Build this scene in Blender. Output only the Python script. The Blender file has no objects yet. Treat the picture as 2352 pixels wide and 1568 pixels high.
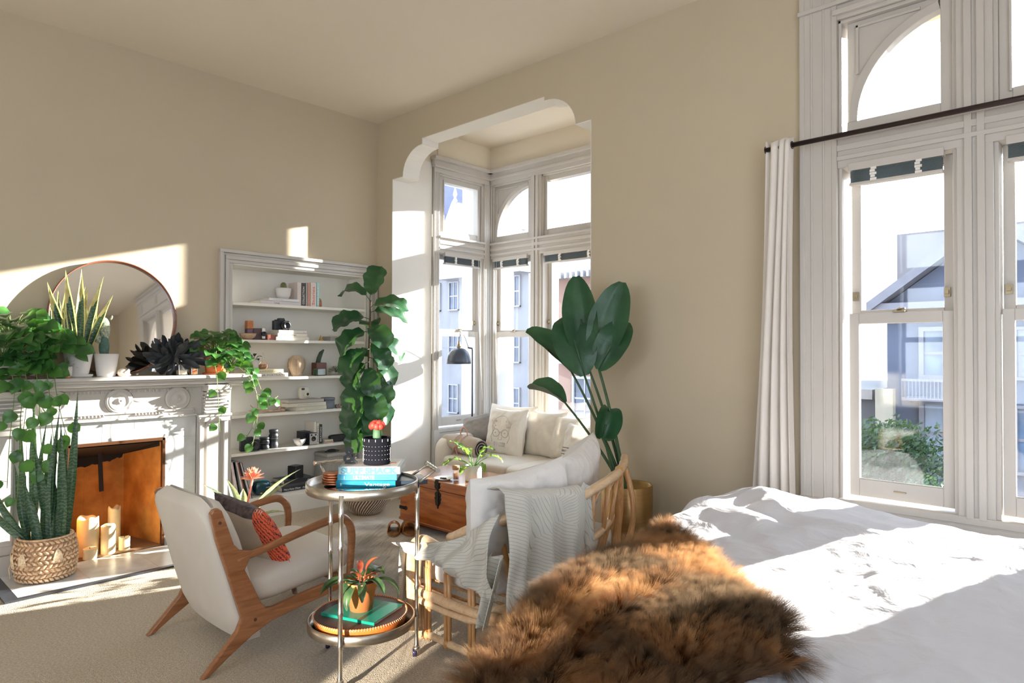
import bpy, math, random
from math import sin, cos, pi, radians, sqrt, atan2
from mathutils import Vector, Matrix, noise

# ------------------------------------------------------------------ camera, light, exposure
sc = bpy.context.scene
C = sc.collection
F_PX = 1539.26
YAW, PITCH, ROLL = radians(-43.1048), radians(0.8653), radians(-0.2096)
CAM = Vector((0, 0, 1.5))
_f = Vector((sin(YAW) * cos(PITCH), cos(YAW) * cos(PITCH), sin(PITCH)))
_r = Vector((cos(YAW), -sin(YAW), 0))
_d = _f.cross(_r)
_R = _r * cos(ROLL) + _d * sin(ROLL)
_D = -_r * sin(ROLL) + _d * cos(ROLL)
cam_data = bpy.data.cameras.new('camera')
cam_data.sensor_width = 36
cam_data.lens = 36 * F_PX / 2352
cam_data.clip_start = 0.05
cam_data.clip_end = 300
cam = bpy.data.objects.new('camera', cam_data)
C.objects.link(cam)
mw = Matrix(((_R[0], -_D[0], -_f[0], 0), (_R[1], -_D[1], -_f[1], 0), (_R[2], -_D[2], -_f[2], CAM[2]), (0, 0, 0, 1)))
cam.matrix_world = mw
sc.camera = cam

sc.view_settings.view_transform = 'Standard'
sc.view_settings.look = 'None'
sc.view_settings.gamma = 1
sc.view_settings.use_curve_mapping = False
sc.view_settings.exposure = 1.10
sc.cycles.use_denoising = True
sc.cycles.max_bounces = 9
sc.cycles.diffuse_bounces = 5
sc.cycles.use_adaptive_sampling = True
sc.cycles.adaptive_threshold = 0.02
sc.cycles.glossy_bounces = 3
sc.cycles.transmission_bounces = 6
sc.cycles.transparent_max_bounces = 12
sc.cycles.caustics_reflective = False
sc.cycles.caustics_refractive = False
sc.cycles.sample_clamp_indirect = 6

world = bpy.data.worlds.new('world')
sc.world = world
world.use_nodes = True
wn = world.node_tree
wn.nodes.clear()
wo = wn.nodes.new('ShaderNodeOutputWorld')
wb = wn.nodes.new('ShaderNodeBackground')
wt = wn.nodes.new('ShaderNodeTexCoord')
wsx = wn.nodes.new('ShaderNodeSeparateXYZ')
wr = wn.nodes.new('ShaderNodeValToRGB')
wr.color_ramp.elements[0].position = 0.0
wr.color_ramp.elements[0].color = (0.86, 0.92, 1.0, 1)
wr.color_ramp.elements[1].position = 0.7
wr.color_ramp.elements[1].color = (0.62, 0.78, 1.0, 1)
wn.links.new(wt.outputs['Generated'], wsx.inputs[0])
wn.links.new(wsx.outputs['Z'], wr.inputs[0])
wn.links.new(wr.outputs[0], wb.inputs[0])
wb.inputs[1].default_value = 3.2
wn.links.new(wb.outputs[0], wo.inputs[0])

SUN = Vector((-0.335, -1.0, -0.285)).normalized()
sd = bpy.data.lights.new('sun', 'SUN')
sd.energy = 18
sd.angle = radians(0.6)
sd.color = (1.0, 0.93, 0.82)
so = bpy.data.objects.new('sun', sd)
C.objects.link(so)
so.rotation_euler = SUN.to_track_quat('-Z', 'Y').to_euler()

def portal(name, loc, w, h, direction):
    l = bpy.data.lights.new(name, 'AREA')
    l.shape = 'RECTANGLE'; l.size = w; l.size_y = h
    l.cycles.is_portal = True
    o = bpy.data.objects.new(name, l); C.objects.link(o)
    o.location = loc
    o.rotation_euler = Vector(direction).to_track_quat('-Z', 'Z').to_euler()
portal('portal_bay_back', (-4.26, 5.8, 2.0), 2.5, 2.9, (0, -1, 0))
portal('portal_bay_left', (-5.82, 5.03, 2.0), 0.8, 2.9, (1, 0, 0))
portal('portal_bay_right', (-2.70, 5.03, 2.0), 0.8, 2.9, (-1, 0, 0))
portal('portal_room', (-0.08, 4.45, 2.1), 2.5, 3.0, (0, -1, 0))
portal('portal_fill_side', (2.7, -.3, 2.1), 3.3, 3.0, (-1, 0, 0))  # sky portal for the added side window
portal('portal_fill_rear', (-1.0, -3.7, 2.1), 3.4, 3.0, (0, 1, 0))  # sky portal for the added rear window

# added narrow spot behind the camera, standing in for reflected sun
gd = bpy.data.lights.new('reflected_sun_spot', 'SPOT')
gd.energy = 2100
gd.color = (1.0, 0.9, 0.78)
gd.shadow_soft_size = 0.03
gd.spot_size = radians(17.0)
gd.spot_blend = 0.12
go = bpy.data.objects.new('reflected_sun_spot', gd)
C.objects.link(go)
go.location = (-0.79, -3.0, 1.35)
go.rotation_euler = (Vector((-2.72, 2.05, 0.42)) - Vector(go.location)).to_track_quat('-Z', 'Y').to_euler()
go.scale = (0.22, 1.0, 1.0)

# ------------------------------------------------------------------ materials
MATS = {}
def mat(name, col, rough=0.6, metal=0.0, var=0.08, vscale=6.0, bump=0.0, bscale=60.0, spec=None, trans=0.0,
        coat=0.0, sheen=0.0, stretch=None, col2=None, emit=None, aniso=None, sss=0):
    """procedural principled material: noise-varied colour, noise bump"""
    if name in MATS: return MATS[name]
    m = bpy.data.materials.new(name); m.use_nodes = True
    nt = m.node_tree; b = nt.nodes['Principled BSDF']
    N = nt.nodes.new; L = nt.links.new
    tc = N('ShaderNodeTexCoord'); mp = N('ShaderNodeMapping')
    L(tc.outputs['Object'], mp.inputs[0])
    if stretch: mp.inputs['Scale'].default_value = stretch
    n = N('ShaderNodeTexNoise'); n.inputs['Scale'].default_value = vscale; n.inputs['Detail'].default_value = 4
    L(mp.outputs[0], n.inputs['Vector'])
    r = N('ShaderNodeValToRGB')
    c = Vector(col)
    a = [max(0, x * (1 - var)) for x in c]; z = [min(1, x * (1 + var)) for x in c] if col2 is None else col2
    r.color_ramp.elements[0].position = 0.35; r.color_ramp.elements[1].position = 0.65
    r.color_ramp.elements[0].color = (*a, 1); r.color_ramp.elements[1].color = (*z, 1)
    L(n.outputs['Fac'], r.inputs[0]); L(r.outputs[0], b.inputs['Base Color'])
    b.inputs['Roughness'].default_value = rough
    b.inputs['Metallic'].default_value = metal
    if spec is not None: b.inputs['Specular IOR Level'].default_value = spec
    if trans: b.inputs['Transmission Weight'].default_value = trans
    if coat: b.inputs['Coat Weight'].default_value = coat; b.inputs['Coat Roughness'].default_value = 0.15
    if sheen: b.inputs['Sheen Weight'].default_value = sheen
    if sss:
        b.inputs['Subsurface Weight'].default_value = sss
        b.inputs['Subsurface Radius'].default_value = (0.02, 0.012, 0.006)
    if emit: b.inputs['Emission Color'].default_value = (*emit[0], 1); b.inputs['Emission Strength'].default_value = emit[1]
    if bump:
        n2 = N('ShaderNodeTexNoise'); n2.inputs['Scale'].default_value = bscale; n2.inputs['Detail'].default_value = 3
        L(mp.outputs[0], n2.inputs['Vector'])
        bp = N('ShaderNodeBump'); bp.inputs['Strength'].default_value = bump; bp.inputs['Distance'].default_value = 0.01
        L(n2.outputs['Fac'], bp.inputs['Height']); L(bp.outputs[0], b.inputs['Normal'])
    MATS[name] = m
    return m

def wood(name, c1, c2, rough=0.4, scale=3.0, axis='X', coat=0.2, dist=6.0):
    if name in MATS: return MATS[name]
    m = bpy.data.materials.new(name); m.use_nodes = True
    nt = m.node_tree; b = nt.nodes['Principled BSDF']; N = nt.nodes.new; L = nt.links.new
    tc = N('ShaderNodeTexCoord'); mp = N('ShaderNodeMapping'); L(tc.outputs['Object'], mp.inputs[0])
    s = {'X': (1, 9, 9), 'Y': (9, 1, 9), 'Z': (9, 9, 1)}[axis]
    mp.inputs['Scale'].default_value = s
    n = N('ShaderNodeTexNoise'); n.inputs['Scale'].default_value = scale; n.inputs['Detail'].default_value = 8
    n.inputs['Distortion'].default_value = 1.2; L(mp.outputs[0], n.inputs['Vector'])
    r = N('ShaderNodeValToRGB'); r.color_ramp.elements[0].position = 0.3; r.color_ramp.elements[1].position = 0.7
    r.color_ramp.elements[0].color = (*c1, 1); r.color_ramp.elements[1].color = (*c2, 1)
    L(n.outputs['Fac'], r.inputs[0]); L(r.outputs[0], b.inputs['Base Color'])
    b.inputs['Roughness'].default_value = rough
    b.inputs['Coat Weight'].default_value = coat; b.inputs['Coat Roughness'].default_value = 0.2
    bp = N('ShaderNodeBump'); bp.inputs['Strength'].default_value = 0.08; bp.inputs['Distance'].default_value = 0.01
    L(n.outputs['Fac'], bp.inputs['Height']); L(bp.outputs[0], b.inputs['Normal'])
    MATS[name] = m
    return m

def cloth(name, col, weave=900.0, strength=0.25, rough=0.95, var=0.05, vscale=3.0, thin=0.0, wrinkle=0.0):
    """woven cloth: two crossed waves as bump, optional soft translucency and creases"""
    if name in MATS: return MATS[name]
    m = mat(name, col, rough, var=var, vscale=vscale, sheen=0.15)
    nt = m.node_tree; b = nt.nodes['Principled BSDF']; N = nt.nodes.new; L = nt.links.new
    tc = N('ShaderNodeTexCoord')
    n = N('ShaderNodeTexNoise'); n.inputs['Scale'].default_value = weave / 3; n.inputs['Detail'].default_value = 2
    L(tc.outputs['Object'], n.inputs['Vector'])
    bp = N('ShaderNodeBump'); bp.inputs['Strength'].default_value = strength; bp.inputs['Distance'].default_value = 0.002
    L(n.outputs['Fac'], bp.inputs['Height'])
    last = bp
    if wrinkle:
        n3 = N('ShaderNodeTexNoise'); n3.inputs['Scale'].default_value = 7; n3.inputs['Detail'].default_value = 5
        n3.inputs['Distortion'].default_value = 1.6; n3.inputs['Roughness'].default_value = 0.45
        L(tc.outputs['Object'], n3.inputs['Vector'])
        b2 = N('ShaderNodeBump'); b2.inputs['Strength'].default_value = wrinkle; b2.inputs['Distance'].default_value = 0.03
        L(n3.outputs['Fac'], b2.inputs['Height']); L(bp.outputs[0], b2.inputs['Normal']); last = b2
    L(last.outputs[0], b.inputs['Normal'])
    if thin:
        tr = N('ShaderNodeBsdfTranslucent'); tr.inputs[0].default_value = (*col, 1)
        mx = N('ShaderNodeMixShader'); mx.inputs[0].default_value = thin
        out = nt.nodes['Material Output']
        L(b.outputs[0], mx.inputs[1]); L(tr.outputs[0], mx.inputs[2]); L(mx.outputs[0], out.inputs[0])
    return m

def leafmat(name, c1, c2, rough=0.35, trans=0.3, vscale=14.0, stripes=None):
    """leaf: green variation, light passing through"""
    if name in MATS: return MATS[name]
    m = mat(name, c1, rough, var=0.15, vscale=vscale, col2=c2, bump=0.15, bscale=40)
    nt = m.node_tree; b = nt.nodes['Principled BSDF']; N = nt.nodes.new; L = nt.links.new
    tr = N('ShaderNodeBsdfTranslucent'); tr.inputs[0].default_value = (min(1, c2[0] * 1.8 + .03), min(1, c2[1] * 1.6 + .06), c2[2] * .9, 1)
    mx = N('ShaderNodeMixShader'); mx.inputs[0].default_value = trans
    if stripes:
        tc = N('ShaderNodeTexCoord'); w = N('ShaderNodeTexWave'); w.bands_direction = 'Z'
        w.inputs['Scale'].default_value = stripes[0]; w.inputs['Distortion'].default_value = 9; w.inputs['Detail'].default_value = 3
        w.inputs['Detail Scale'].default_value = 2.5
        L(tc.outputs['Object'], w.inputs['Vector'])
        r = N('ShaderNodeValToRGB'); r.color_ramp.elements[0].color = (*c1, 1); r.color_ramp.elements[1].color = (*stripes[1], 1)
        r.color_ramp.elements[0].position = 0.45; r.color_ramp.elements[1].position = 0.8
        L(w.outputs['Fac'], r.inputs[0]); L(r.outputs[0], b.inputs['Base Color'])
    out = nt.nodes['Material Output']
    L(b.outputs[0], mx.inputs[1]); L(tr.outputs[0], mx.inputs[2]); L(mx.outputs[0], out.inputs[0])
    return m

def thin_glass(name, tint=(1, 1, 1), gloss=0.06):
    if name in MATS: return MATS[name]
    m = bpy.data.materials.new(name); m.use_nodes = True
    nt = m.node_tree; nt.nodes.clear(); N = nt.nodes.new; L = nt.links.new
    o = N('ShaderNodeOutputMaterial'); t = N('ShaderNodeBsdfTransparent'); g = N('ShaderNodeBsdfGlossy')
    t.inputs[0].default_value = (*tint, 1); g.inputs['Roughness'].default_value = 0.02
    n = N('ShaderNodeTexNoise'); n.inputs['Scale'].default_value = 3; bp = N('ShaderNodeBump'); bp.inputs['Strength'].default_value = 0.05
    L(n.outputs['Fac'], bp.inputs['Height']); L(bp.outputs[0], g.inputs['Normal'])
    mx = N('ShaderNodeMixShader'); mx.inputs[0].default_value = gloss
    L(t.outputs[0], mx.inputs[1]); L(g.outputs[0], mx.inputs[2]); L(mx.outputs[0], o.inputs[0])
    MATS[name] = m
    return m

# ------------------------------------------------------------------ mesh helpers
class MB:
    def __init__(s, xf=None):
        s.v = []; s.f = []; s.m = []; s.mi = 0; s.xf = xf; s.sm = []
        s.smooth = False
    def add(s, vs, fs, smooth=None):
        o = len(s.v)
        for p in vs:
            p = Vector(p)
            s.v.append(s.xf(p) if s.xf else p)
        for f in fs:
            s.f.append([i + o for i in f]); s.m.append(s.mi); s.sm.append(s.smooth if smooth is None else smooth)
        return s
    def box(s, a, b):
        x0, y0, z0 = a; x1, y1, z1 = b
        return s.add([(x0, y0, z0), (x1, y0, z0), (x1, y1, z0), (x0, y1, z0), (x0, y0, z1), (x1, y0, z1), (x1, y1, z1), (x0, y1, z1)],
                     [(0, 3, 2, 1), (4, 5, 6, 7), (0, 1, 5, 4), (1, 2, 6, 5), (2, 3, 7, 6), (3, 0, 4, 7)], False)
    def obox(s, c, size, M=None):
        hx, hy, hz = [q / 2 for q in size]
        M = M or Matrix.Identity(3)
        vs = [Vector(c) + M @ Vector((x * hx, y * hy, z * hz)) for x, y, z in
              ((-1, -1, -1), (1, -1, -1), (1, 1, -1), (-1, 1, -1), (-1, -1, 1), (1, -1, 1), (1, 1, 1), (-1, 1, 1))]
        return s.add(vs, [(0, 3, 2, 1), (4, 5, 6, 7), (0, 1, 5, 4), (1, 2, 6, 5), (2, 3, 7, 6), (3, 0, 4, 7)], False)
    def tube(s, pts, r, n=8, closed=False, flat=None):
        pts = [Vector(p) for p in pts]; k = len(pts)
        rs = r if isinstance(r, (list, tuple)) else [r] * k
        T = []
        for i in range(k):
            a = pts[(i - 1) % k] if (closed or i > 0) else pts[i]
            b = pts[(i + 1) % k] if (closed or i < k - 1) else pts[i]
            t = (b - a); t = t.normalized() if t.length > 1e-9 else Vector((0, 0, 1)); T.append(t)
        up = Vector((0, 0, 1)) if abs(T[0].z) < 0.9 else Vector((1, 0, 0))
        nrm = (up - T[0] * up.dot(T[0])).normalized(); vs = []
        for i in range(k):
            nrm = (nrm - T[i] * nrm.dot(T[i])).normalized(); bn = T[i].cross(nrm)
            for j in range(n):
                a = 2 * pi * j / n
                ca, sa = cos(a), sin(a)
                if flat: sa *= flat
                vs.append(pts[i] + (nrm * ca + bn * sa) * rs[i])
        fs = []
        for i in range(k if closed else k - 1):
            i2 = (i + 1) % k
            for j in range(n):
                j2 = (j + 1) % n
                fs.append((i * n + j, i * n + j2, i2 * n + j2, i2 * n + j))
        s.add(vs, fs, True)
        if not closed:
            o = len(s.v) - len(vs)
            s.f.append([o + j for j in range(n)][::-1]); s.m.append(s.mi); s.sm.append(False)
            s.f.append([o + (k - 1) * n + j for j in range(n)]); s.m.append(s.mi); s.sm.append(False)
        return s
    def lathe(s, prof, c=(0, 0, 0), n=24, M=None, smooth=True, sq=None, arc=None):
        """prof: (radius, height) pairs; sq squares the section"""
        c = Vector(c); M = M or Matrix.Identity(3); vs = []; fs = []
        for r, z in prof:
            for j in range(n):
                a = 2 * pi * j / n
                k = 1.0
                if sq: k = 1 / (abs(cos(a)) ** sq + abs(sin(a)) ** sq) ** (1 / sq)
                vs.append(c + M @ Vector((r * cos(a) * k, r * sin(a) * k, z)))
        for i in range(len(prof) - 1):
            for j in range(n):
                j2 = (j + 1) % n
                fs.append((i * n + j, i * n + j2, (i + 1) * n + j2, (i + 1) * n + j))
        s.add(vs, fs, smooth)
        o = len(s.v) - len(vs)
        if prof[0][0] > 1e-4: s.f.append([o + j for j in range(n)][::-1]); s.m.append(s.mi); s.sm.append(False)
        if prof[-1][0] > 1e-4: s.f.append([o + (len(prof) - 1) * n + j for j in range(n)]); s.m.append(s.mi); s.sm.append(False)
        return s
    def prism(s, poly, h0, h1, M=None, smooth=False):
        """poly in local xy extruded along local z, M maps to world (Matrix 4x4)"""
        M = M or Matrix.Identity(4); n = len(poly)
        vs = [M @ Vector((x, y, h0)) for x, y in poly] + [M @ Vector((x, y, h1)) for x, y in poly]
        fs = [list(range(n))[::-1], list(range(n, 2 * n))] + [(i, (i + 1) % n, n + (i + 1) % n, n + i) for i in range(n)]
        return s.add(vs, fs, smooth)
    def grid(s, fn, nu, nv, cu=False, cv=False, smooth=True):
        vs = [fn(i / (nu if cu else nu - 1), j / (nv if cv else nv - 1)) for j in range(nv) for i in range(nu)]
        fs = []
        for j in range(nv if cv else nv - 1):
            for i in range(nu if cu else nu - 1):
                i2, j2 = (i + 1) % nu, (j + 1) % nv
                fs.append((j * nu + i, j * nu + i2, j2 * nu + i2, j2 * nu + i))
        return s.add(vs, fs, smooth)
    def ball(s, c, r, nu=16, nv=10, M=None):
        c = Vector(c); rr = Vector(r if isinstance(r, (list, tuple)) else (r, r, r)); M = M or Matrix.Identity(3)
        def fn(u, v):
            a = 2 * pi * u; b = -pi / 2 + pi * v
            return c + M @ Vector((rr.x * cos(a) * cos(b), rr.y * sin(a) * cos(b), rr.z * sin(b)))
        return s.grid(fn, nu, nv, cu=True)
    def build(s, name, material, parent=None, origin=None, bevel=0, subsurf=0, solid=0, local=False):
        me = bpy.data.meshes.new(name)
        vs = s.v
        if not local:
            root = parent
            while root is not None and root.parent is not None: root = root.parent
            if root is not None:
                Mi = Matrix.LocRotScale(root.location, root.rotation_euler, None).inverted()
                vs = [Mi @ p for p in vs]
            elif origin is not None:
                o_ = Vector(origin); vs = [p - o_ for p in vs]
        me.from_pydata([tuple(p) for p in vs], [], s.f)
        ms = material if isinstance(material, (list, tuple)) else [material]
        for m in ms: me.materials.append(m)
        me.polygons.foreach_set('material_index', s.m)
        me.polygons.foreach_set('use_smooth', s.sm)
        me.update()
        o = bpy.data.objects.new(name, me); C.objects.link(o)
        if parent: o.parent = parent
        elif origin is not None: o.location = origin
        if bevel:
            b = o.modifiers.new('bevel', 'BEVEL'); b.width = bevel; b.segments = 2; b.limit_method = 'ANGLE'; b.angle_limit = radians(40)
        if solid:
            q = o.modifiers.new('solid', 'SOLIDIFY'); q.thickness = solid; q.offset = 0
        if subsurf:
            q = o.modifiers.new('sub', 'SUBSURF'); q.levels = subsurf; q.render_levels = subsurf
        return o

def tag(o, label, cat, group=None):
    o['label'] = label; o['category'] = cat
    if group: o['group'] = group
    return o
def thing(name, label, cat, loc=(0, 0, 0), rz=0.0, group=None):
    o = bpy.data.objects.new(name, None); C.objects.link(o)
    o.empty_display_size = 0.1
    o.location = loc; o.rotation_euler = (0, 0, rz)
    return tag(o, label, cat, group)
def struct_empty(name, loc=(0, 0, 0)):
    o = bpy.data.objects.new(name, None); C.objects.link(o); o.location = loc; o['kind'] = 'structure'
    return o
def struct(o):
    o['kind'] = 'structure'; return o
def dup(root, loc, rz=None, label=None, group=None, scale=None):
    r = root.copy(); C.objects.link(r); r.location = loc
    if rz is not None: r.rotation_euler = (0, 0, rz)
    if label: r['label'] = label
    if group: r['group'] = group
    if scale: r.scale = scale
    for ch in root.children:
        c = ch.copy(); C.objects.link(c); c.parent = r
        for g in ch.children:
            d = g.copy(); C.objects.link(d); d.parent = c
    return r
def text(name, body, parent, M, size, material, depth=0.0006, width=None, bold=0.0):
    """raised lettering; M is the world matrix of the baseline start"""
    cu = bpy.data.curves.new(name, 'FONT'); cu.body = body; cu.size = size; cu.extrude = depth; cu.offset = bold
    tmp = bpy.data.objects.new(name, cu); C.objects.link(tmp)
    dg = bpy.context.evaluated_depsgraph_get()
    me = bpy.data.meshes.new_from_object(tmp.evaluated_get(dg))
    bpy.data.objects.remove(tmp)
    if width:
        xs = [v.co.x for v in me.vertices]; k = width / max(1e-6, max(xs) - min(xs)); x0 = min(xs)
        for v in me.vertices: v.co.x = (v.co.x - x0) * k
    root = parent
    while root.parent is not None: root = root.parent
    me.transform(Matrix.LocRotScale(root.location, root.rotation_euler, None).inverted() @ M)
    me.materials.clear(); me.materials.append(material)
    o = bpy.data.objects.new(name, me); C.objects.link(o); o.parent = parent
    return o
def fr(x, y, z, o):
    """4x4 matrix from axis columns"""
    x, y, z = Vector(x), Vector(y), Vector(z)
    return Matrix(((x[0], y[0], z[0], o[0]), (x[1], y[1], z[1], o[1]), (x[2], y[2], z[2], o[2]), (0, 0, 0, 1)))
def RX(a): return Matrix.Rotation(a, 3, 'X')
def RY(a): return Matrix.Rotation(a, 3, 'Y')
def RZ(a): return Matrix.Rotation(a, 3, 'Z')
def nz(x, y, z=0.0): return noise.noise(Vector((x, y, z)))
def bez(p0, p1, p2, n=8, p3=None):
    p0, p1, p2 = Vector(p0), Vector(p1), Vector(p2); out = []
    for i in range(n + 1):
        t = i / n
        if p3 is None: out.append(p0 * (1 - t) ** 2 + p1 * 2 * t * (1 - t) + p2 * t * t)
        else: out.append(p0 * (1 - t) ** 3 + p1 * 3 * t * (1 - t) ** 2 + p2 * 3 * t * t * (1 - t) + Vector(p3) * t ** 3)
    return out
def smooth_path(pts, n=6):
    """Catmull-Rom through the points"""
    P = [Vector(p) for p in pts]; out = []
    for i in range(len(P) - 1):
        a = P[i - 1] if i else P[0]; b, c = P[i], P[i + 1]; d = P[i + 2] if i + 2 < len(P) else P[-1]
        for j in range(n):
            t = j / n
            out.append(0.5 * ((2 * b) + (c - a) * t + (2 * a - 5 * b + 4 * c - d) * t * t + (3 * b - a - 3 * c + d) * t ** 3))
    out.append(P[-1]); return out
def leaf(mb, base, d, nrm, length, width, prof='oval', droop=0.25, fold=0.15, n=7, wav=0.0, ph=0.0):
    """one leaf blade, bending down along its length and folded at the midrib"""
    base = Vector(base); d = Vector(d).normalized(); nrm = Vector(nrm)
    nrm = (nrm - d * nrm.dot(d)); nrm = nrm.normalized() if nrm.length > 1e-4 else Vector((0, 0, 1))
    side = d.cross(nrm); vs = []; fs = []
    p = base.copy(); dd = d.copy(); nn = nrm.copy()
    for i in range(n + 1):
        t = i / n
        if prof == 'heart': w = (sin(pi * min(1, t * 1.02 + 0.16)) ** 0.75 if t > 0 else 0.5) * (1 - t * 0.25); w = 0 if t == 1 else w
        elif prof == 'lance': w = sin(pi * (t * 0.94 + 0.03)) ** 0.8
        elif prof == 'sword': w = (0.55 + 0.45 * sin(pi * min(1, t * 1.15))) * (1 - t ** 4)
        elif prof == 'fiddle': w = 0.42 + 0.3 * t + 0.4 * sin(pi * t) ** 2 if t < 0.7 else max(0, (1 - ((t - 0.62) / 0.38) ** 2)) ** 0.5 * 1.05; w = 0.12 if t == 0 else w; w = 0.05 if t == 1 else w
        elif prof == 'spoon': w = 0.15 + 0.85 * sin(pi * max(0, t)) ** 1.3
        else: w = sin(pi * (t * 0.96 + 0.02)) ** 0.6
        w *= width / 2
        wv = wav * sin(t * 19 + ph) * width
        for k in (-1, -0.5, 0, 0.5, 1):
            vs.append(p + side * w * k + nn * (abs(k) * fold * w * 1.6 + (wv * abs(k) * (1 if k > 0 else -1))))
        ang = -droop * 1.6 / n
        R = Matrix.Rotation(ang, 3, side); dd = R @ dd; nn = R @ nn
        p = p + dd * (length / n)
    for i in range(n):
        for k in range(4):
            a = i * 5 + k
            fs.append((a, a + 1, a + 6, a + 5))
    mb.add(vs, fs, True)
def pillow_fn(w, h, t, M, o, pinch=0.10, seed=0.0, wr=0.012, sq=0.4):
    """closed soft cushion; w along local x, h along local y, t thickness along z"""
    M = M.to_3x3() if len(M) == 4 else M; o = Vector(o)
    def side(sgn):
        def fn(u, v):
            x, y = 2 * u - 1, 2 * v - 1
            ex = 1 - pinch * (1 - abs(y) ** 2) * abs(x) ** 3; ey = 1 - pinch * (1 - abs(x) ** 2) * abs(y) ** 3
            th = ((1 - abs(x) ** 2.6) * (1 - abs(y) ** 2.6))
            th = max(0, th) ** sq
            zz = sgn * t / 2 * th
            wv = wr * (nz(x * 2.1 + seed, y * 2.1, sgn * 3) + 0.6 * nz(x * 5 + seed, y * 5, sgn * 7)) * th
            # creases running in from the edges
            zz += wv
            return o + M @ Vector((x * w / 2 * ex, y * h / 2 * ey, zz))
        return fn
    return side
def pillow(mb, w, h, t, M, o, n=22, **k):
    s = pillow_fn(w, h, t, M, o, **k)
    mb.grid(s(1), n, n)
    f = s(-1); mb.grid(lambda u, v: f(1 - u, v), n, n)
    return mb
def rbox(mb, c, size, e=5, M=None, nu=40, nv=22, ez=None):
    c = Vector(c); M = M or Matrix.Identity(3); ez = ez or e
    def sg(v, p): return (1 if v >= 0 else -1) * abs(v) ** p
    def fn(u, v):
        a = 2 * pi * u; b = -pi / 2 + pi * v; ce, se = sg(cos(b), 2 / ez), sg(sin(b), 2 / ez)
        return c + M @ Vector((size[0] / 2 * sg(cos(a), 2 / e) * ce, size[1] / 2 * sg(sin(a), 2 / e) * ce, size[2] / 2 * se))
    mb.grid(fn, nu, nv, cu=True)
# ------------------------------------------------------------------ room shell
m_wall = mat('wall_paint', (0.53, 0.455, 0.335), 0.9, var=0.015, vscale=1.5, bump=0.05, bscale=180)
m_ceil = mat('ceiling_paint', (0.78, 0.71, 0.60), 0.9, var=0.015, vscale=1.2, bump=0.04, bscale=150)
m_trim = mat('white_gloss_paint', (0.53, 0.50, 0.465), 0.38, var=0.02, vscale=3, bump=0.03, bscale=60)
m_shelf = mat('shelf_white_paint', (0.80, 0.765, 0.70), 0.5, var=0.02, vscale=3)
m_white = mat('bay_white_paint', (0.80, 0.77, 0.72), 0.75, var=0.02, vscale=2, bump=0.04, bscale=160)
XA, YB, ZC = -5.76, 4.10, 3.86
BX0, BX1, YW, = -5.50, -3.02, 5.50     # bay side walls, bay window wall
RX1, RY0 = 2.30, -3.40                 # far sides of the room, behind the camera

# carpet: woven loop pile
def carpet():
    m = mat('carpet_loop', (0.60, 0.51, 0.39), 1.0, var=0.16, vscale=90)
    nt = m.node_tree; b = nt.nodes['Principled BSDF']; N = nt.nodes.new; L = nt.links.new
    tc = N('ShaderNodeTexCoord'); v = N('ShaderNodeTexVoronoi'); v.inputs['Scale'].default_value = 210
    n2 = N('ShaderNodeTexNoise'); n2.inputs['Scale'].default_value = 5; n2.inputs['Detail'].default_value = 3
    L(tc.outputs['Object'], v.inputs['Vector']); L(tc.outputs['Object'], n2.inputs['Vector'])
    b1 = N('ShaderNodeBump'); b1.inputs['Strength'].default_value = 0.7; b1.inputs['Distance'].default_value = 0.007; b1.invert = True
    b2 = N('ShaderNodeBump'); b2.inputs['Strength'].default_value = 0.25; b2.inputs['Distance'].default_value = 0.03
    L(v.outputs['Distance'], b1.inputs['Height']); L(n2.outputs['Fac'], b2.inputs['Height'])
    L(b1.outputs[0], b2.inputs['Normal']); L(b2.outputs[0], b.inputs['Normal'])
    return m
mb = MB(); mb.box((XA - .4, RY0 - .2, -0.2), (RX1 + .2, YW + .4, 0))
struct(mb.build('floor', carpet()))
mb = MB(); mb.box((XA - .4, RY0 - .2, ZC), (RX1 + .2, YW + .4, ZC + .15))
struct(mb.build('ceiling', m_ceil))

BK = (2.58, 3.97, 0.16, 2.26)     # bookcase recess y0 y1 z0 z1
FP = (1.31, 1.95, 0.0, 0.83)      # fireplace opening
mb = MB(); xo = XA - .33
def wl(y0, y1, z0, z1): mb.box((xo, y0, z0), (XA, y1, z1))
wl(RY0, FP[0], 0, ZC); wl(FP[0], FP[1], FP[3], ZC); wl(FP[1], BK[0], 0, ZC)
wl(BK[0], BK[1], 0, BK[2]); wl(BK[0], BK[1], BK[3], ZC); wl(BK[1], YB + .02, 0, ZC)
mb.box((xo - .06, RY0, 0), (xo, YB + .02, ZC))
struct(mb.build('wall_left', m_wall))
SW_ = (-2.0, 1.4, 0.66, 3.42)  # hole for the added, unseen fill window beside the camera
mb = MB(); mb.box((RX1, RY0, 0), (RX1 + .2, SW_[0], ZC)); mb.box((RX1, SW_[1], 0), (RX1 + .2, YB + .4, ZC)); mb.box((RX1, SW_[0], 0), (RX1 + .2, SW_[1], SW_[2])); mb.box((RX1, SW_[0], SW_[3]), (RX1 + .2, SW_[1], ZC)); struct(mb.build('wall_right', m_wall))
RW = (-2.75, .75, .66, 3.42)  # hole for the added, unseen fill window behind the camera
mb = MB(); mb.box((XA - .4, RY0 - .2, 0), (RW[0], RY0, ZC)); mb.box((RW[1], RY0 - .2, 0), (RX1 + .2, RY0, ZC)); mb.box((RW[0], RY0 - .2, 0), (RW[1], RY0, RW[2])); mb.box((RW[0], RY0 - .2, RW[3]), (RW[1], RY0, ZC)); struct(mb.build('wall_rear', m_wall))

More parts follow.
